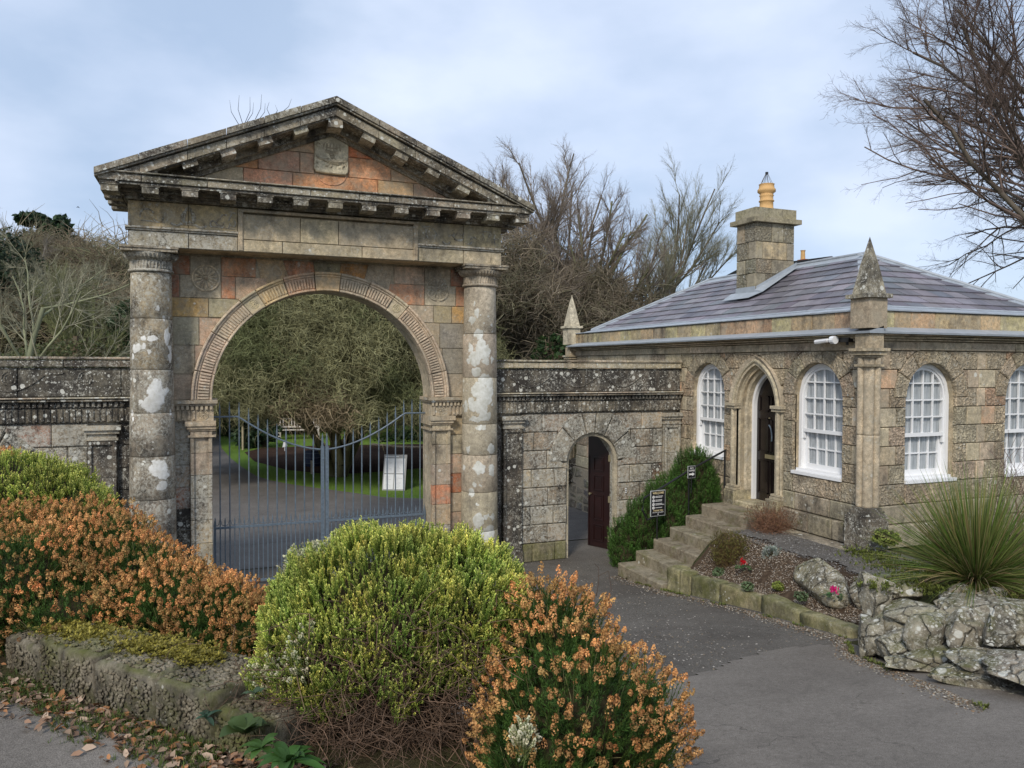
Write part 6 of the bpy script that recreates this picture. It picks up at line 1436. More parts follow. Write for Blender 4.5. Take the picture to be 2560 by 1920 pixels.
def cyclamen(label,p,c,seed):
    rs=np.random.RandomState(seed); t=thing('cyclamen',label,'flower',tuple(p)); p=np.array(p)
    V=[];C_=[]
    for i in range(26):
        a=rs.uniform(0,6.28); r_=rs.uniform(.02,.09); q=p+np.array([math.cos(a)*r_,math.sin(a)*r_,.03+rs.uniform(0,.03)]); V+=leafq(q,np.array([math.cos(a),math.sin(a),.2]),np.array([0,0,1.]),.05,.022); cc=np.array([.07,.16,.05])*rs.uniform(.7,1.5); C_+=[cc]*4
    big('leaves',np.array(V),np.arange(len(V)).reshape(-1,4),[M_leaf],t,None,False,np.array(C_))
    V=[];C_=[]
    for i in range(40):
        a=rs.uniform(0,6.28); q=p+rs.normal(0,1,3)*np.array([.022,.022,.018])+np.array([0,0,.11]); V+=leafq(q,np.array([math.cos(a)*.5,math.sin(a)*.5,1]),rs.normal(size=3),.035,.011); cc=np.array(c)*rs.uniform(.7,1.3); C_+=[cc]*4
    big('petals',np.array(V),np.arange(len(V)).reshape(-1,4),[M_leaf],t,None,False,np.clip(np.array(C_),0,1)); reparent(t)
cyclamen('red cyclamen in the flower bed below the silver plant',onZ(1857,1428,.70),(.55,.01,.02),1); cyclamen('pink cyclamen in the flower bed in front of the boulders',onZ(2085,1500,.80),(.75,.02,.22),2)
CU=[sprig(14,.006,.5,.014,.006,.0,.02,(.22,.30,.15),(.10,.16,.07),72)]; YG=[sprig(14,.006,.6,.02,.006,.0,.03,(.25,.30,.06),(.12,.15,.04),73)]
for px,py,z,r_,tt,lb in ((2003,1490,.76,.075,CU,'round grey green cushion plant beside the pink cyclamen'),(1868,1465,.64,.075,CU,'grey green cushion plant against the kerb below the red cyclamen'),(1800,1432,.56,.10,CU,'low grey green mat near the top of the mossy kerb'),(1760,1400,.50,.11,YG,'lime green herb beside the steps'),(1945,1465,.70,.06,YG,'small yellow green tuft in the flower bed behind the kerb'),(1885,1385,.75,.10,YG,'bright moss green tuft beside the olive shrub'),(2215,1345,1.25,.16,YG,'pale fern by the base of the lodge corner')):
    green_bush(lb,[(onZ(px,py,z),(r_,r_,r_*.62))],150 if r_<.1 else 330,int(px),tt,'cushion_plant',(.7,1.2),.4,.7,1.3,'plant',.2)
# gravel terrace and bed surface
sheet('flower_bed',6.2,7.3,-6.3,-2.75,.06,.02,M_soil,lambda X,Y:(X>6.22)&(Y<-2.8)); sheet('gravel_terrace',7.06,8.3,-5.5,-2.80,.06,.035,M_gravel,lambda X,Y:(X>7.1+.12*np.sin(Y*5)))
# pale gravel strewn over the bed, stones and twigs on the asphalt, leaf litter on the verge: nobody could count these
def chips(name,xy,z,s,col,rs,mat=None,flat=.5,label='',cat='gravel'):
    n=len(xy); P=np.concatenate([xy,z[:,None]],1); Rm=frames(np.stack([rs.normal(0,.3,n),rs.normal(0,.3,n),np.ones(n)],-1),rs.uniform(0,6.28,n)); TV=np.array([(1,0,0),(0,.7,0),(-1,0,0),(0,-.7,0),(.1,.1,flat),(0,0,-.1)],float); TF=np.array([(0,1,4),(1,2,4),(2,3,4),(3,0,4)])
    c=np.array(col)[rs.randint(len(col),size=n)]*rs.uniform(.6,1.3,(n,1)); V,F,cc=scatter(TV,TF,P,Rm,rs.uniform(.4,1,(n,1))*s,np.ones((6,3)),c)
    o=big(name,V,F,[mat or M_litter],None,None,False,np.clip(cc,0,1)); tag(o,label,cat,kind='stuff'); return o
rs=np.random.RandomState(3); n=11000; xy=np.stack([rs.uniform(6.26,7.1,n),rs.uniform(-6.15,-2.9,n)],-1); k_=np.array([mn.noise(Vector((x*2.2,y*2.2,0))) for x,y in xy])>-.25; xy=xy[k_]
chips('bed_gravel',xy,H(xy[:,0],xy[:,1])+.022,.013,[(.42,.34,.26),(.30,.22,.15),(.5,.45,.38),(.16,.12,.08)],rs,label='buff gravel scattered over the flower bed soil')
n=15000; xy=np.stack([rs.uniform(1.4,6.3,n),rs.uniform(-7.6,.3,n)],-1); cn=np.array([math.exp(-(((x-4.0)/1.1)**2+((y+5.3)/1.0)**2))+.55*math.exp(-(((x-5.2)/.6)**2+((y+2.6)/1.6)**2))+.06 for x,y in xy]); xy=xy[rs.uniform(0,1,n)<cn]
xy=xy[fo(xy[:,0],xy[:,1])]; chips('loose_chippings',xy,H(xy[:,0],xy[:,1])+.006,.0165,[(.22,.20,.17),(.34,.31,.27),(.15,.13,.11),(.24,.19,.13)],rs,None,.22,'pale stone chips and leaf scraps strewn on the dark asphalt')
n=1500; t=rs.uniform(0,1,n); A_=np.array([(-1.6,-6.9),(-.98,-7.62),(-.55,-8.0),(-.2,-8.42),(.12,-8.85),(.55,-9.3)]); i_=rs.randint(5,size=n); xy=A_[i_]*(1-t[:,None])+A_[i_+1]*t[:,None]+rs.normal(0,.10,(n,2))
def litter(name,xy,z,s,cols,rs,label):
    n=len(xy); P=np.concatenate([xy,z[:,None]],1); Rm=frames(np.stack([rs.normal(0,.5,n),rs.normal(0,.5,n),np.ones(n)],-1),rs.uniform(0,6.28,n)); TV=np.array([(0,0,0),(.35,.30,.10),(.8,.2,.16),(1.1,0,.05),(.35,-.30,.12),(.8,-.2,.2),(.4,0,0),(.8,0,.03)],float)-np.array([.5,0,0]); TF=np.array([(0,6,1,1),(0,4,6,6),(6,7,2,1),(4,5,7,6),(7,3,2,2),(5,3,7,7)])
    TF=np.array([(0,6,1),(0,4,6),(6,7,2),(6,2,1),(4,5,7),(4,7,6),(7,3,2),(5,3,7)]); c=np.array(cols)[rs.randint(len(cols),size=n)]*rs.uniform(.6,1.25,(n,1)); V,F,cc=scatter(TV,TF,P,Rm,rs.uniform(.5,1.2,(n,1))*s,np.ones((8,3)),c); o=big(name,V,F,[M_litter],None,None,False,np.clip(cc,0,1)); tag(o,label,'leaves',kind='stuff')
litter('fallen_leaves',xy,H(xy[:,0],xy[:,1])+rs.uniform(.012,.035,n),.045,[(.36,.25,.17),(.28,.17,.11),(.45,.33,.24),(.38,.18,.08),(.20,.13,.09)],rs,'dry brown fallen leaves in the gutter between low wall and road')
n=5000; i_=rs.randint(5,size=n); t=rs.uniform(0,1,n); xy=A_[i_]*(1-t[:,None])+A_[i_+1]*t[:,None]+rs.normal(0,.09,(n,2)); z=H(xy[:,0],xy[:,1])
D=np.stack([rs.normal(0,.5,n),rs.normal(0,.5,n),np.ones(n)],-1); GT=sprig(3,.004,2.5,.045,.0022,.0,.01,(.16,.22,.05),(.08,.11,.03),90); cl=np.array([mn.noise(Vector((x*3,y*3,2))) for x,y in xy]); s_=cl>-.05; o=inst('verge_grass',None,GT,np.concatenate([xy,z[:,None]],1)[s_],frames(D[s_],rs.uniform(0,6,s_.sum())),rs.uniform(.5,1.2,(s_.sum(),1)),np.repeat(rs.uniform(.6,1.4,(s_.sum(),1)),3,1),M_leaf); tag(o,'thin green grass and moss growing in the leaf litter by the road','grass',kind='stuff')
sheet('verge',-2.2,1.7,-10.6,-6.3,.05,.010,M_verge,lambda X,Y:~rl(X,Y))
# broad leaved weeds of the verge
def broadleaf(label,p,n,l,w_,col,seed,cat='weed'):
    rs=np.random.RandomState(seed); t=thing('broad_leaved_weed',label,cat,tuple(p)); p=np.array(p)
    for i in range(n):
        a=6.283*i/n+rs.uniform(-.3,.3); e=rs.uniform(.2,1.0); ll=l*rs.uniform(.7,1.2); d=np.array([math.cos(a)*math.cos(e),math.sin(a)*math.cos(e),math.sin(e)]); s=np.array([-math.sin(a),math.cos(a),0.]); up=np.cross(d,s)
        V=[];F=[];k=5
        for j in range(k+1):
            q=j/k; c=p+d*ll*q-np.array([0,0,1])*ll*.45*q*q; wv=w_*math.sin(math.pi*(.08+.92*q))**.8 if j<k else .0005
            V+=[c-s*wv+np.array([0,0,1])*wv*.35,c,c+s*wv+np.array([0,0,1])*wv*.35]
            if j<k: F+=[(3*j,3*j+1,3*j+4,3*j+3),(3*j+1,3*j+2,3*j+5,3*j+4)]
        cc=np.array(col)*rs.uniform(.75,1.3)*np.array([.50,.44,.48]); big('leaf',np.array(V),np.array(F),[M_leaf],t,None,True,np.clip(np.tile(cc,(len(V),1))*np.linspace(.8,1.1,len(V))[:,None],0,1))
    reparent(t)
broadleaf('large soft leaved weed against the end of the low pebble wall',at(612,1835,3.02),7,.17,.045,(.14,.25,.07),1)
broadleaf('glossy narrow leaved plant at the bottom edge, left of the green heather',at(720,1905,2.82),15,.15,.022,(.10,.27,.05),2)
broadleaf('second glossy narrow leaved plant at the bottom edge, just left of the first',at(655,1870,2.9),9,.10,.018,(.11,.26,.05),5)
broadleaf('small grey green weed sprouting on top of the low pebble wall',onZ(640,1735,1.99),7,.07,.012,(.16,.30,.15),3); broadleaf('blue green seedling halfway up the low wall, among the leaves',at(515,1795,3.2),7,.07,.012,(.10,.22,.12),4)
broadleaf('little pale green seedling at the foot of the low wall, left of the middle',onZ(292,1735,1.78),6,.055,.014,(.22,.36,.08),6); broadleaf('grassy green sprout in the joint of the low wall',onZ(385,1735,1.78),8,.12,.008,(.16,.26,.05),7); broadleaf('green rosette of weed beside the fallen leaves at the left end',onZ(200,1725,1.78),9,.07,.013,(.14,.25,.06),8)
rs=np.random.RandomState(12); n=2600; t=rs.uniform(0,1,n); P=np.array([-.78,-7.36])*(1-t[:,None])+np.array([-.02,-8.12])*t[:,None]+rs.normal(0,.055,(n,2)); MO=sprig(10,.012,.5,.012,.0035,0,.004,(.34,.28,.05),(.16,.15,.03),95)
o=inst('moss_patch',None,MO,np.concatenate([P,np.full((n,1),1.992)+rs.uniform(-.01,.012,(n,1))],1),frames(np.stack([rs.normal(0,.3,n),rs.normal(0,.3,n),np.ones(n)],-1),rs.uniform(0,6,n)),rs.uniform(.7,1.6,(n,1)),np.repeat(rs.uniform(.6,1.4,(n,1)),3,1),M_leaf); tag(o,'golden moss on the back of the low pebble wall under the heather','moss',kind='stuff')
n=2500; xy=np.stack([rs.uniform(6.95,7.95,n),rs.uniform(-5.4,-2.9,n)],-1)
chips('terrace_gravel',xy,H(xy[:,0],xy[:,1])+.037,.016,[(.17,.16,.15),(.26,.25,.23),(.12,.11,.10)],rs,label='dark grey gravel on the terrace at the foot of the lodge wall')
# grit and tufts along the foot of kerb, rocks and steps; moss and weeds on the rockery
rs=np.random.RandomState(17); E_=np.array([(6.0,-1.35),(6.02,-2.6),(6.08,-3.1),(6.1,-4.5),(6.0,-5.3),(5.9,-6.2),(5.45,-6.75),(5.25,-7.5),(4.95,-8.4)]); n=5200; i_=rs.randint(8,size=n); t=rs.uniform(0,1,n); xy=E_[i_]*(1-t[:,None])+E_[i_+1]*t[:,None]-np.abs(rs.normal(0,.10,(n,1)))*np.array([[1,.25]])
chips('edge_grit',xy,H(xy[:,0],xy[:,1])+.014,.015,[(.30,.26,.20),(.18,.15,.11),(.42,.38,.32),(.12,.09,.06),(.26,.17,.10)],rs,None,.3,'grit and leaf crumbs gathered along the kerb and the rocks')
n=900; i_=rs.randint(8,size=n); t=rs.uniform(0,1,n); xy=E_[i_]*(1-t[:,None])+E_[i_+1]*t[:,None]-np.abs(rs.normal(0,.03,(n,1)))*np.array([[1,.25]]); c_=np.array([mn.noise(Vector((x*3,y*3,5))) for x,y in xy])>0; xy=xy[c_]; n=len(xy)
WD=sprig(8,.010,1.4,.028,.004,0,.010,(.17,.20,.05),(.10,.12,.03),96)
o=inst('edge_weeds',None,WD,np.concatenate([xy,H(xy[:,0],xy[:,1])[:,None]+.012],1),frames(np.stack([rs.normal(0,.3,n),rs.normal(0,.3,n),np.ones(n)],-1),rs.uniform(0,6,n)),rs.uniform(.4,1.2,n),np.repeat(rs.uniform(.6,1.4,(n,1)),3,1),M_leaf); tag(o,'small green weeds along the foot of the kerb and the rocks','weeds',kind='stuff')
Q=[(2190,1460,7.0,.12,.12),(2250,1450,7.3,.16,.10),(2330,1470,7.1,.2,.08),(2560,1455,7.2,.3,.16),(2480,1475,7.0,.22,.06),(2330,1425,7.5,.35,.10),(2230,1410,7.8,.3,.10),(2180,1385,8.1,.25,.08)]
P=[];T_=[]
for (px,py,d,r_,dz) in Q:
    k=int(900*r_); a=rs.normal(0,1,(k,3))*np.array([r_*.5,r_*.6,.02]); c=at(px,py,d); P.append(c+a+np.array([0,0,-.02])); T_.append(np.ones((k,3))*rs.uniform(.6,1.3,(k,1))*np.array([1.1 if px>2500 else 1,1,.8]))
P=np.vstack(P);T_=np.vstack(T_);n=len(P)
o=inst('rockery_weeds',None,WD,P,frames(np.stack([rs.normal(0,.4,n),rs.normal(0,.4,n),np.ones(n)],-1),rs.uniform(0,6,n)),rs.uniform(.5,1.4,n),T_,M_leaf); tag(o,'mossy grass and weeds covering the top of the rockery','weeds',kind='stuff')
bare_shrub('twiggy_shrub','thin bare twiggy shrub at the right edge, in front of the last lodge window',at(2560,1400,7.9),.55,1.45,40,((.20,.12,.10),(.14,.09,.07)),83,None,0,1.5)
#PART5
# ================================================================ TREES
def grow(seed,base,h,spec,trunk_r,lean=(0,0,0),up=.1):
    """returns segments per level. spec[i]=(children,length ratio,angle,wiggle,tropism,segments)"""
    rs=random.Random(seed); out=[[] for _ in spec]
    def rv(): return np.array([rs.gauss(0,1),rs.gauss(0,1),rs.gauss(0,1)])
    stack=[(np.array(base,float),np.array([lean[0],lean[1],1.])+rv()*.03,h,trunk_r,0)]
    while stack:
        p,d,L_,r,lv=stack.pop(); ch,ratio,ang,wig,trop,ns=spec[lv]; d=d/np.linalg.norm(d); pts=[(p,d,r)]
        for i in range(ns):
            d=d+rv()*wig+np.array([0,0,trop]); d/=np.linalg.norm(d); p2=p+d*L_/ns; r2=r*(1-.75/ns) if lv<len(spec)-1 else r*(1-.6/ns)
            out[lv].append((p,p2,r,r2)); p,r=p2,r2; pts.append((p,d,r))
        if lv+1<len(spec):
            for c in range(ch):
                t=rs.uniform(.28 if lv==0 else .15,1.0); f=t*ns; i=min(int(f),ns-1); q=pts[i][0]+(pts[i+1][0]-pts[i][0])*(f-i); dd=pts[i+1][1]; a=rv(); a-=dd*(a@dd); a/=np.linalg.norm(a); an=R(ang+rs.gauss(0,9))
                nd=dd*math.cos(an)+a*math.sin(an); stack.append((q,nd,L_*ratio*(1.15-.55*t)*rs.uniform(.75,1.2),max(pts[i][2]*(.62 if lv else .5),.004),lv+1))
    return out
def tree_mesh(segs,parent,ctr,ccr,rmin=.006,split=2,seed=0,shared=None,ssc=1):
    rs=np.random.RandomState(seed)
    for nm,lv,k,c in (('trunk',range(0,split),6,ctr),('crown',range(split,len(segs)),3,ccr)):
        S=[s for l in lv for s in segs[l]]
        P0=np.array([s[0] for s in S]);P1=np.array([s[1] for s in S]);R0=np.maximum([s[2] for s in S],rmin);R1=np.maximum([s[3] for s in S],rmin)
        V,F=tubes(P0,P1,R0,R1,k); a=np.array(c[0]);b=np.array(c[1]); cc=a+(b-a)*rs.uniform(0,1,(len(S),1)); cc=np.repeat(cc*rs.uniform(.75,1.25,(len(S),1)),2*k,0)
        o=big(nm,V,F,[M_twig],parent,None,False,np.clip(cc,0,1))
    T=shared or SPV; L3=segs[-1]; rep=1; n=len(L3)*rep; a=np.array(ccr[0]);b=np.array(ccr[1])
    P=np.array([s[0]+(s[1]-s[0])*rs.rand() for s in L3 for _ in range(rep)]); D=np.array([(s[1]-s[0])/(np.linalg.norm(s[1]-s[0])+1e-9) for s in L3 for _ in range(rep)])+rs.normal(0,.28,(n,3)); Lm=np.mean([np.linalg.norm(s[1]-s[0]) for s in L3])
    tint=(a+(b-a)*rs.uniform(0,1,(n,1)))*rs.uniform(.8,1.2,(n,1)); k=rs.randint(2,size=n); S=np.clip(rs.uniform(.7,1.3,n)*Lm*2.4,.25,.9)*ssc
    for j in (0,1): m_=k==j; inst('fine_twigs',parent,T[j],P[m_],frames(D[m_],rs.uniform(0,6,m_.sum())),S[m_],tint[m_],M_twig)
def spray(seed,n=9,ang=28,l=.55,wig=.10,r0=.0065,levels=2,grav=0):
    """a branch tip 1 m long with side twigs, as template"""
    rs=np.random.RandomState(seed); S=[]
    def go(p,d,L_,r,lv):
        q=p; ns=4
        for i in range(ns):
            d=d+rs.normal(0,wig,3)+np.array([0,0,grav]); d/=np.linalg.norm(d); q2=q+d*L_/ns; S.append((q,q2,r*(1-i*.18),r*(1-(i+1)*.18))); 
            if lv<levels:
                for _ in range(n//3 if lv==0 else 2):
                    a=rs.normal(size=3); a-=d*(a@d); a/=np.linalg.norm(a); an=R(ang+rs.normal(0,8)); go(q+(q2-q)*rs.rand(),d*math.cos(an)+a*math.sin(an),L_*l*rs.uniform(.6,1.1)*(1-.12*i),r*.6,lv+1)
            q=q2
    go(np.zeros(3),np.array([0,0,1.]),1.,r0,0)
    V,F=tubes([s[0] for s in S],[s[1] for s in S],[max(s[2],.0032) for s in S],[max(s[3],.0028) for s in S],3); c=np.repeat(rs.uniform(.75,1.25,(len(S),1)),6,0)*np.ones((1,3)); return V,F,c
SPV=[spray(1,6,26,.5,.09,levels=1),spray(2,9,24,.5,.09,levels=1)]; SPO=[spray(3,9,34,.5,.14,r0=.0055,levels=1,grav=.03),spray(4,9,38,.5,.14,r0=.0055,levels=1,grav=-.02)]
def clump(seed,n=26,rr=.6,l0=.35,l1=.8,wig=.3,r0=.014,up=.6,droop=0.,seg=4):
    rs=np.random.RandomState(seed); VV=[];FF=[];CC=[];o=0; S=rs.normal(size=(n,3)); S=S/np.linalg.norm(S,axis=1,keepdims=True)*rr*rs.uniform(.1,1,(n,1)); D=rs.normal(size=(n,3))+np.array([0,0,up]); D/=np.linalg.norm(D,axis=1,keepdims=True); l=rs.uniform(l0,l1,(n,1)); c=rs.uniform(.6,1.35,(n,1))*np.ones((1,3)); p=S
    for q in range(seg):
        D=D+rs.normal(0,wig,(n,3))-np.array([0,0,droop]); D/=np.linalg.norm(D,axis=1,keepdims=True); nx=p+D*l/seg; V,F=tubes(p,nx,np.full(n,r0*(1-.2*q)),np.full(n,r0*(1-.2*(q+1))),3); VV.append(V);FF.append(F+o);CC.append(np.repeat(c,6,0));o+=len(V);p=nx
    return np.vstack(VV),np.vstack(FF),np.vstack(CC)
BR=((.20,.165,.12),(.13,.11,.08)); BG=((.19,.19,.11),(.13,.14,.07)); TW=((.31,.255,.205),(.22,.18,.145)); TG=((.33,.315,.225),(.235,.225,.15))
VASE=[(15,.62,38,.04,.05,6),(10,.46,32,.06,.06,5),(7,.42,30,.07,.07,4),(5,.42,28,.09,.06,3)]
OAK=[(20,.62,58,.05,.03,8),(13,.50,38,.10,.035,7),(10,.44,34,.11,.02,5),(8,.40,34,.12,.01,3)]
def gpos(px,d): a=(px-1280)/FPX; X=d*(math.sin(TH)+a*math.cos(TH)); Y=-12+d*(math.cos(TH)-a*math.sin(TH)); return (X,Y,float(H(X,Y)))
def bare_tree(label,px,d,h,seed,spec=VASE,r=.2,ctr=BR,ccr=TW,lean=(0,0,0),group=None,rmin=.007,name='bare_tree'):
    b=gpos(px,d); t=thing(name,label,'tree',b,group); tree_mesh(grow(seed,b,h,spec,r,lean),t,ctr,ccr,rmin,2,seed,SPO if spec is OAK else None); reparent(t); return t
g_='bare winter trees behind the right screen wall'
bare_tree('tall bare brown tree rising directly behind the right column',1325,30,7.7,1,group=g_)
bare_tree('tallest bare tree, upright purple brown twigs above the right screen wall',1395,31,8.9,2,r=.24,group=g_)
bare_tree('bare brown tree with thick straight trunk above the pale obelisk',1455,29,7.4,3,r=.26,group=g_,ctr=BG)
bare_tree('bare greenish tree fanning out to the right towards the lodge chimney',1560,30,6.8,14,[(12,.85,34,.05,.05,6),(11,.5,24,.06,.09,5),(8,.42,24,.07,.08,4),(5,.42,24,.09,.08,3)],ccr=TG,lean=(.34,-.1,0),group=g_)
bare_tree('slim bare sapling behind the rising slope of the pediment, left of the other bare trees',1235,34,7.4,5,[(7,.6,28,.05,.06,5),(7,.5,27,.07,.10,4),(6,.42,26,.08,.10,3),(4,.42,26,.10,.08,3)],group=g_)
bare_tree('big spreading bare beech at the right edge, its drooping branches over the lodge roof',2800,25,15.5,6,OAK,r=.30,ctr=((.19,.16,.125),(.11,.09,.07)),ccr=((.21,.155,.13),(.13,.095,.08)),rmin=.0055)
# left of the gateway
gl='winter trees of the wood behind the left screen wall'
bare_tree('pale green bare tree leaning in from the left edge, long forked limbs',-40,19,5.0,21,[(9,.75,46,.08,.03,6),(8,.5,38,.1,.04,5),(7,.42,34,.12,.05,4),(4,.42,30,.12,.05,3)],r=.13,ctr=((.30,.31,.19),(.22,.23,.14)),ccr=TG,lean=(.35,0,0),group=gl)
bare_tree('upright lime green bare willow in the middle of the left wood',200,27,4.2,22,[(16,.8,20,.04,.08,5),(9,.5,20,.06,.12,4),(7,.45,22,.08,.12,4),(4,.4,22,.1,.1,3)],r=.1,ctr=BG,ccr=((.26,.27,.13),(.17,.18,.08)),group=gl)
bare_tree('dark crooked bare oak just left of the left column',285,30,5.2,23,[(9,.6,52,.09,.02,7),(8,.5,44,.18,.02,5),(7,.44,42,.18,.03,4),(5,.4,36,.2,.03,3)],r=.2,ctr=((.12,.10,.08),(.08,.07,.05)),ccr=TW,group=gl)
bare_tree('bare grey tree at the top of the left wood, at the left edge',20,38,7.6,24,group=gl,ccr=((.28,.25,.21),(.2,.18,.15)),r=.25)
bare_tree('thin bare birch on the skyline left of the capital',255,40,6.6,25,group=gl); bare_tree('rounded bare tree on the skyline between the pines and the capital',205,41,6.8,26,group=gl); bare_tree('reddish brown bare tree below the left pine',100,36,5.6,27,group=gl,ccr=((.24,.16,.10),(.17,.11,.07)))
def cloud(name,parent,cs,n,size,cols,seed,asp=.5):
    rs=np.random.RandomState(seed); i=rs.randint(len(cs),size=n); c=np.array([cs[j][0] for j in i]); r=np.array([cs[j][1] for j in i]); u=rs.normal(size=(n,3)); u/=np.linalg.norm(u,axis=1,keepdims=True)
    P=c+u*r*rs.uniform(.35,1,(n,1))**.4*(1+.3*np.array([mn.noise(Vector(q*3+k)) for q,k in zip(u,c)])[:,None]); D=u+rs.normal(0,.7,(n,3)); Rm=frames(D,rs.uniform(0,6,n)); TV=np.array([(0,-asp,0),(.5,0,.4),(0,asp,1),(-.5,0,.4)]); TF=np.array([(0,1,2,3)])
    k=np.array(cols)[rs.randint(len(cols),size=n)]*rs.uniform(.6,1.35,(n,1)); V,F,cc=scatter(TV,TF,P,Rm,rs.uniform(.6,1.3,(n,1))*size,np.ones((4,3)),k); o=big(name,V,F,[M_leaf],parent,None,False,np.clip(cc,0,1)); o['kind']='stuff'; return o
def evergreen(label,px,py,d,tiers,seed,cols,size=.22,n=2600,name='pine_tree',cat='tree'):
    """tiers: (dz, radius, height) lumps measured from the point of sight"""
    p=at(px,py,d); b=np.array([p[0],p[1],float(H(p[0],p[1]))]); t=thing(name,label,cat,tuple(b)); m=MB(); m.tube([b,(p[0],p[1],p[2])],[.22,.08],7); m.build('trunk',[M_twig],t)
    a=t.children[0].data.color_attributes.new('tint','FLOAT_COLOR','POINT'); [setattr(x,'color',(.12,.09,.06,1)) for x in a.data]
    cloud('needles',t,[(np.array([p[0]+dx,p[1],p[2]+dz]),np.array([r_,r_,hh])) for dx,dz,r_,hh in tiers],n,size,cols,seed); reparent(t)
DG=[(.030,.060,.025),(.045,.08,.03),(.02,.042,.02)]
evergreen('dark pine with a ragged tufted top, the taller of two pines left of the gateway',153,600,42,[(0,.7,.4,.6),(-.35,.1,.55,.45),(.45,-.3,.55,.5),(0,-1.0,.9,.6),(.2,-2.0,1.1,.8),(.0,-3.2,1.4,1.3)],31,DG)
evergreen('dark flat topped pine, left of the taller pine',112,590,44,[(-.6,.9,.8,.3),(.5,.5,.8,.3),(-.2,-.3,1.1,.5),(.5,-1.2,1.2,.7)],32,DG)
evergreen('ivy covered dark tree at the left edge of the wood',20,690,30,[(0,0,1.3,1.7),(-1,-.6,1.2,1.5),(.6,-1.5,1.2,1.2)],33,[(.03,.05,.025),(.05,.07,.035),(.02,.035,.018)],.11,9000,'ivy_covered_tree')
evergreen('dark holly bush beside the left column, behind the wall',318,830,28,[(0,0,.7,1.1),(.2,-1,.8,1.0)],34,[(.02,.05,.018),(.035,.075,.025)],.16,1800,'holly_bush','bush')
evergreen('low green laurel behind the left screen wall',190,840,24,[(0,-.5,1.2,.4),(1,-.7,.9,.4),(-1.2,-.8,1.,.4)],35,[(.09,.11,.04),(.12,.13,.05),(.13,.11,.06)],.07,5000,'laurel_bush','bush')
evergreen('dark laurel behind the right screen wall below the pale obelisk',1400,885,26,[(0,0,.9,.7),(1.0,-.2,.8,.6)],36,[(.035,.07,.025),(.05,.09,.03)],.14,1500,'laurel_bush','bush')
# --- the woodland that reads as one brown mass
CLW=[clump(5,26,.7,.5,1.3,.28,.016,.9)]
def wood(name,label,spots,cols,seed,n0=700,rmin=.009):
    rs=np.random.RandomState(seed); P=[];Tn=[]
    for (x,y,z,rx,rz,n) in spots:
        n=int(n/13); u=rs.normal(size=(n,3)); u/=np.linalg.norm(u,axis=1,keepdims=True); P.append(np.array([x,y,z])+u*np.array([rx,rx*.7,rz])*rs.uniform(.1,1,(n,1))**.5); Tn.append(np.array(cols)[rs.randint(len(cols),size=n)]*rs.uniform(.7,1.25,(n,1))*(1+.35*mn.noise(Vector((x,y,z)))))
    P=np.vstack(P);Tn=np.vstack(Tn); n=len(P); D=np.stack([rs.normal(0,.3,n),rs.normal(0,.3,n),np.ones(n)],-1)
    ob=inst(name,None,CLW[0],P,frames(D,rs.uniform(0,6.28,n)),rs.uniform(.7,1.3,n)*rmin/.014,Tn,M_twig); tag(ob,label,'woodland',kind='stuff'); return ob

rs=np.random.RandomState(77); sp=[]
for i in range(120):
    px=rs.uniform(-120,400); d=rs.uniform(28,46); b=gpos(px,d); tz=3.4+(912-(rs.uniform(600,900) if d>36 else rs.uniform(720,920)))*d/1900; sp.append((b[0],b[1],tz-1.2,rs.uniform(1.3,2.2),rs.uniform(.8,1.5),520))
wood('brown_thicket','tangled brown and olive winter woodland on the slope behind the left wall',sp,[(.31,.25,.16),(.24,.21,.13),(.34,.29,.20),(.28,.28,.16),(.22,.17,.12)],1,rmin=.017)
sp=[]
for i in range(34):
    px=rs.uniform(1200,1640); d=rs.uniform(24,33); b=gpos(px,d); lim=7.2-max(0,(px-1500))*.022; sp.append((b[0],b[1],rs.uniform(.5,max(1,lim)),rs.uniform(1.0,1.8),rs.uniform(.8,1.5),620))
wood('brown_thicket','tangled grey brown thicket between the right column and the lodge roof',sp,[(.28,.23,.16),(.22,.18,.13),(.32,.27,.20),(.24,.22,.14)],2,rmin=.012)
sp=[]
for i in range(34):
    px=rs.uniform(440,1200); d=rs.uniform(34,50); b=gpos(px,d); sp.append((b[0],b[1],rs.uniform(.6,9.5)*(d/42),rs.uniform(1.8,2.8),rs.uniform(1.2,2.2),600))
wood('brown_thicket','dim olive brown woodland seen through the arch beyond the mossy tree',sp,[(.13,.12,.07),(.10,.10,.055),(.16,.14,.08)],3,rmin=.02)
# --- the mossy spreading tree seen through the arch
rs=np.random.RandomState(4); mb_=(3.55,11.4,0.); mt=thing('mossy_spreading_tree','wide low mossy tree with a dense dome of drooping olive twigs, framed by the arch','tree',mb_)
B=np.array(mb_); LS=[]
for i in range(15):
    a=i*2*math.pi/15+rs.uniform(-.2,.2); e=rs.uniform(.25,1.2); d=np.array([math.cos(a)*math.cos(e),math.sin(a)*math.cos(e),math.sin(e)]); p=B+np.array([math.cos(a)*.15,math.sin(a)*.15,.0]); r_=.13; d0=np.array([math.cos(a)*.35,math.sin(a)*.35,1.]); 
    for k in range(11):
        t=k/10; dd=d0*(1-min(1,t*2.5))+d*min(1,t*2.5)+rs.normal(0,.16,3)+np.array([0,0,.25*math.sin(t*3)]); dd/=np.linalg.norm(dd); q=p+dd*.50; LS.append((p,q,r_,r_*.86)); p=q; r_*=.86
        if k>3:
            for _ in range(1):
                bd=dd+rs.normal(0,.7,3); bp=p; br=r_*.55
                for j in range(3): bd=bd/np.linalg.norm(bd)+rs.normal(0,.25,3); bq=bp+bd*.35; LS.append((bp,bq,br,br*.75)); bp=bq; br*=.75
for k in range(5): LS.append((B+np.array([0,0,-.1]),B+np.array([rs.uniform(-.15,.15),rs.uniform(-.15,.15),1.1]),.24,.17))
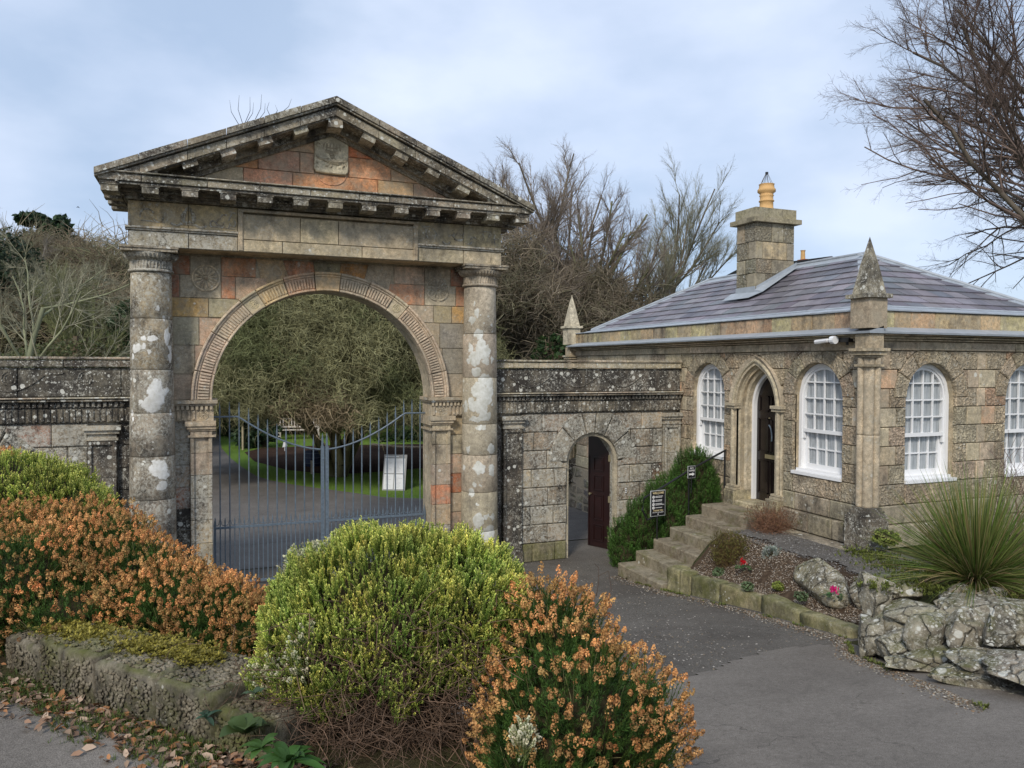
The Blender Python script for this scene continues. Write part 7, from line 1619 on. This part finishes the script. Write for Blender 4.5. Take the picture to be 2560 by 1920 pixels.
V,F=tubes([s[0] for s in LS],[s[1] for s in LS],[s[2] for s in LS],[s[3] for s in LS],7); cc=np.repeat(np.array([(.13,.115,.06)])*rs.uniform(.7,1.4,(len(LS),1)),14,0); big('trunk_and_limbs',V,F,[M_twig],mt,None,False,cc)
n=6200; u=rs.normal(size=(n,3)); u/=np.linalg.norm(u,axis=1,keepdims=True); u[:,2]=np.abs(u[:,2])*1.0-.10; k=rs.uniform(.4,1,(n,1))**.45
S=B+np.array([.15,0,1.75])+u*np.array([5.6,4.4,5.6])*k; lay=np.array([mn.noise(Vector((p[0]*.9,p[1]*.9,p[2]*1.6))) for p in S]); keep=((lay>-.22)|(rs.uniform(0,1,n)<.25))&(S[:,2]>1.95+.5*np.array([mn.noise(Vector((p[0]*.8,p[1]*.8,3))) for p in S])); S=S[keep];u=u[keep];lay=lay[keep];n=len(S)
cl=np.array([mn.noise(Vector((p[0]*.55+9,p[1]*.55,p[2]*.7))) for p in S]); cA=np.array([.27,.26,.135]);cB=np.array([.26,.205,.125]);cCc=np.array([.17,.185,.085])
col=np.where((cl>.45)[:,None],cB,np.where((cl<-.2)[:,None],cCc,cA))*rs.uniform(.65,1.35,(n,1))*(1+.6*lay[:,None])
CLM=[clump(6,24,.38,.35,.8,.42,.0105,.1,.10,5),clump(7,24,.36,.3,.7,.5,.0095,-.1,.12,5)]; kk=rs.randint(2,size=n); D=u*np.array([.4,.4,.1])+np.array([0,0,1.])+rs.normal(0,.25,(n,3))
for j in (0,1): m_=kk==j; inst('mossy_twigs',mt,CLM[j],S[m_],frames(D[m_],rs.uniform(0,6.28,m_.sum())),rs.uniform(.7,1.25,m_.sum()),col[m_],M_twig)
reparent(mt)
evergreen('dark green bush under the mossy tree, to its right',1005,1115,34,[(0,0,1.2,.6),(1.6,-.1,1.2,.6),(-.9,-.3,1,.5)],41,DG,.16,2500,'evergreen_bush','bush')
evergreen('dark rhododendron behind the bench, in the park',655,1075,31,[(0,0,.7,.55),(-.5,-.2,.6,.5)],42,[(.03,.06,.03),(.06,.10,.05)],.12,1500,'evergreen_bush','bush')
evergreen('green clipped bush by the park path',595,1070,36,[(0,0,.8,1.0),(.3,-.5,.8,.7)],43,[(.05,.09,.025),(.08,.12,.03)],.14,1500,'evergreen_bush','bush')
evergreen('small round box bush far down the park path',545,1032,50,[(0,0,.7,.5)],44,[(.05,.07,.03),(.07,.09,.04)],.14,700,'evergreen_bush','bush')
# ================================================================ THINGS IN THE PARK
b=onZ(695,1100,0); u_=R(12); BF=Fr((b[0],b[1],0),(math.cos(u_),-math.sin(u_),0),(-math.sin(u_),-math.cos(u_),0))
bn=thing('park_bench','pale slatted wooden park bench under the mossy tree','bench',(b[0],b[1],0))
Lb=1.8
for i in range(4): m=MB(); m.fbox(BF,0,Lb,.42,.45,-.02-.1*i-.08,-.02-.1*i); m.build('seat_slat',[M_benchp],bn)
for u0 in (0,Lb-.07):
    m=MB(); m.fbox(BF,u0,u0+.07,0,.62,-.09,-.02); m.build('leg',[M_benchp],bn); m=MB(); m.fbox(BF,u0,u0+.07,0,.95,-.50,-.43); m.build('leg',[M_benchp],bn); m=MB(); m.fbox(BF,u0-.01,u0+.08,.62,.66,-.48,.0); m.build('armrest',[M_benchp],bn)
for w0 in (.52,.88): m=MB(); m.fbox(BF,.07,Lb-.07,w0,w0+.07,-.49,-.45); m.build('back_rail',[M_benchp],bn)
for i in range(13): u0=.15+i*(Lb-.33)/12; m=MB(); m.fbox(BF,u0,u0+.045,.592,.878,-.48,-.46); m.build('back_slat',[M_benchp],bn)
reparent(bn)
a,b_=onZ(955,1226,0),onZ(1012,1227,0); NBn=thing('notice_board','white leaning notice board with four printed sheets, on the lawn behind the right gate leaf','sign',tuple((a+b_)/2))
NF=Fr((a+b_)/2,(b_-a)/np.linalg.norm(b_-a),np.cross(np.array([0,0,1.]),(b_-a)/np.linalg.norm(b_-a))*-1 if 0 else np.array([(b_-a)[1],-(b_-a)[0],0])/np.linalg.norm(b_-a)); hw=np.linalg.norm(b_-a)/2; hh=.97
class Fl(Fr):
    def p(s,u,w,n=0): return s.O+s.U*(u+.03*w)+s.W*w*.985+s.N*(n-w*.16)
NF=Fl(NF.O,NF.U,NF.N); m=MB(); m.fbox(NF,-hw,hw,0,hh,-.03,0); m.build('board',[simple('grey_board',(.36,.36,.36),.4,nz=.05)],NBn)
M_paper=simple('paper_sheet',(.78,.79,.82),.6,nz=.02); M_ink=simple('grey_print',(.38,.38,.42),.6,nz=.1)
for i in range(2):
    for j in range(2):
        u0=-hw+.03+i*(hw-.02); w0=.04+j*.43; m=MB(); m.fbox(NF,u0,u0+hw-.05,w0,w0+.40,.001,.004); s=m.build('sheet',[M_paper],NBn)
        m=MB(); rg_=random.Random(i*3+j)
        for k in range(9): m.fbox(NF,u0+.03,u0+rg_.uniform(.10,hw-.09),w0+.05+k*.034,w0+.056+k*.034,.0045,.0055)
        o=m.build('print_lines',[M_ink],s); o['kind']='stuff'
m=MB(); rg_=random.Random(2); u=-hw+.04
while u<hw*.3: l=rg_.uniform(.015,.03); m.fbox(NF,u,u+l,.905,.935,.001,.003); u+=l+.008
m.build('heading',[M_paper],NBn); m=MB(); m.tube([NF.p(0,.7,-.03),NF.p(0,.7,-.03)*np.array([1,1,0])+np.array([0,.35,0])],.015,5); m.build('prop',[M_blackm],NBn); reparent(NBn)
p=onZ(607,1125,0); sa=thing('young_tree','staked young evergreen tree on the lawn left of the bench','tree',tuple(p)); m=MB(); m.tube([p,p+(0,0,1.15)],.045,6); m.build('stake',[simple('pale_stake',(.42,.36,.24),.8)],sa); cloud('crown',sa,[(p+np.array([.05,0,1.6]),np.array([.45,.4,.55]))],900,.12,DG,51); reparent(sa)
p=onZ(783,1165,0); tu=thing('blue_tub','dark blue barrel like tub at the foot of the mossy tree','tub',tuple(p)); m=MB(); m.lathe(p,[(.25,0),(.28,.1),(.29,.3),(.27,.5),(.26,.52)],16); m.build('tub_body',[simple('dark_blue_plastic',(.02,.03,.07),.5)],tu); 
for z in (.12,.3,.45): m=MB(); m.tube([p+np.array([.292*math.cos(q),.292*math.sin(q),z]) for q in np.linspace(0,6.283,17)],.010,4); m.build('hoop',[M_iron],tu)
reparent(tu)
p=onZ(781,1185,0); m=MB(); m.box(p[0]-.05,p[0]+.05,p[1]-.03,p[1]+.03,0,.42); o=m.build('marker_post',[simple('bare_post',(.40,.35,.28),.8)]); tag(o,'short pale wooden marker post in the mulch in front of the blue tub','post')
p=onZ(712,1128,0); m=MB(); m.add([p+(-.09,0,.15),p+(.09,0,.2),p+(.07,.03,.42),p+(-.05,.02,.35)],[(0,1,2,3)]); m.tube([p,p+(0,.02,.3)],.012,4); o=m.build('plant_label',[M_paper]); tag(o,'small tilted white plant label stuck in the lawn','label')
m=MB(); a=onZ(930,1128,0);b=onZ(1075,1133,0); m.tube([a+(0,0,.25),(a+b)/2+(0,0,.2),b+(0,0,.22)],[.07,.06,.05],6); o=m.build('fallen_log',[stone('log_bark',.1,.3,.05)],None,(.35,.28,.2)); tag(o,'long pale fallen branch on the ground right of the mossy tree','log')
# bird, twigs growing on the pediment, second house
p=at(190,519,60); m=MB(); m.add([p,p+(.12,0,.03),p+(.28,.02,-.01),p+(.10,.03,.10),p+(.14,-.03,.11),p+(.12,.16,.06),p+(.2,-.17,.07)],[(0,1,3),(1,2,3),(0,1,4),(1,2,4),(1,3,5),(1,4,6)]); o=m.build('flying_bird',[M_blackm]); tag(o,'tiny dark bird flying in the sky left of the gateway','bird')
rs=np.random.RandomState(8); tp=thing('seedling_twigs','thin bare twigs sprouting from the top of the left slope of the pediment','plant',tuple(at(600,300,11.2)))
T_=[((597,303),(574,250)),((607,302),(598,238)),((611,302),(625,242)),((615,300),(634,256)),((635,296),(654,236)),((646,292),(663,258)),((676,283),(673,255)),((685,281),(688,262)),((700,276),(729,247))]
for (a,b) in T_:
    A1=at(*a,11.15)+(0,0,-.05);B1=at(*b,11.15); mid=(A1+B1)/2+np.array([(-.04 if b[0]<a[0] else .04),0,0]); m=MB(); m.tube([A1,mid,B1],[.0045,.0035,.0015],4); m.build('twig',[M_blackm],tp)
reparent(tp)
hb=thing('house_behind','slate roofed house behind the lodge, only roof tip and red brick chimney showing','house',gpos(1900,30)); gx_=gpos(1900,30)
a=at(1765,715,26);b=at(1850,670,26);c=at(2080,640,28);d=at(2200,720,28); m=MB(); m.add([a,b,c,d,a+(0,0,-6),d+(0,0,-6),a+(1.5,3,-.3),b+(2.5,3,-2)],[(0,1,2,3),(4,0,3,5),(1,0,6,7)]); m.build('roof',[M_slate],hb,(.12,.12,.14))
a=at(2013,660,30); m=MB(); m.box(a[0]-.22,a[0]+.28,a[1]-.2,a[1]+.2,a[2]-3,a[2]+.17); m.build('brick_chimney',[M_terra],hb); m=MB(); m.lathe(a+np.array([-.12,0,.17]),[(.09,0),(.08,.3),(.10,.36)],10); m.build('chimney_pot',[M_pot],hb); a=at(1783,703,25.5); m=MB(); m.box(a[0]-.2,a[0]+.45,a[1],a[1]+.2,a[2]-.5,a[2]+.0); m.build('dormer',[M_slate],hb,(.12,.12,.14)); reparent(hb)
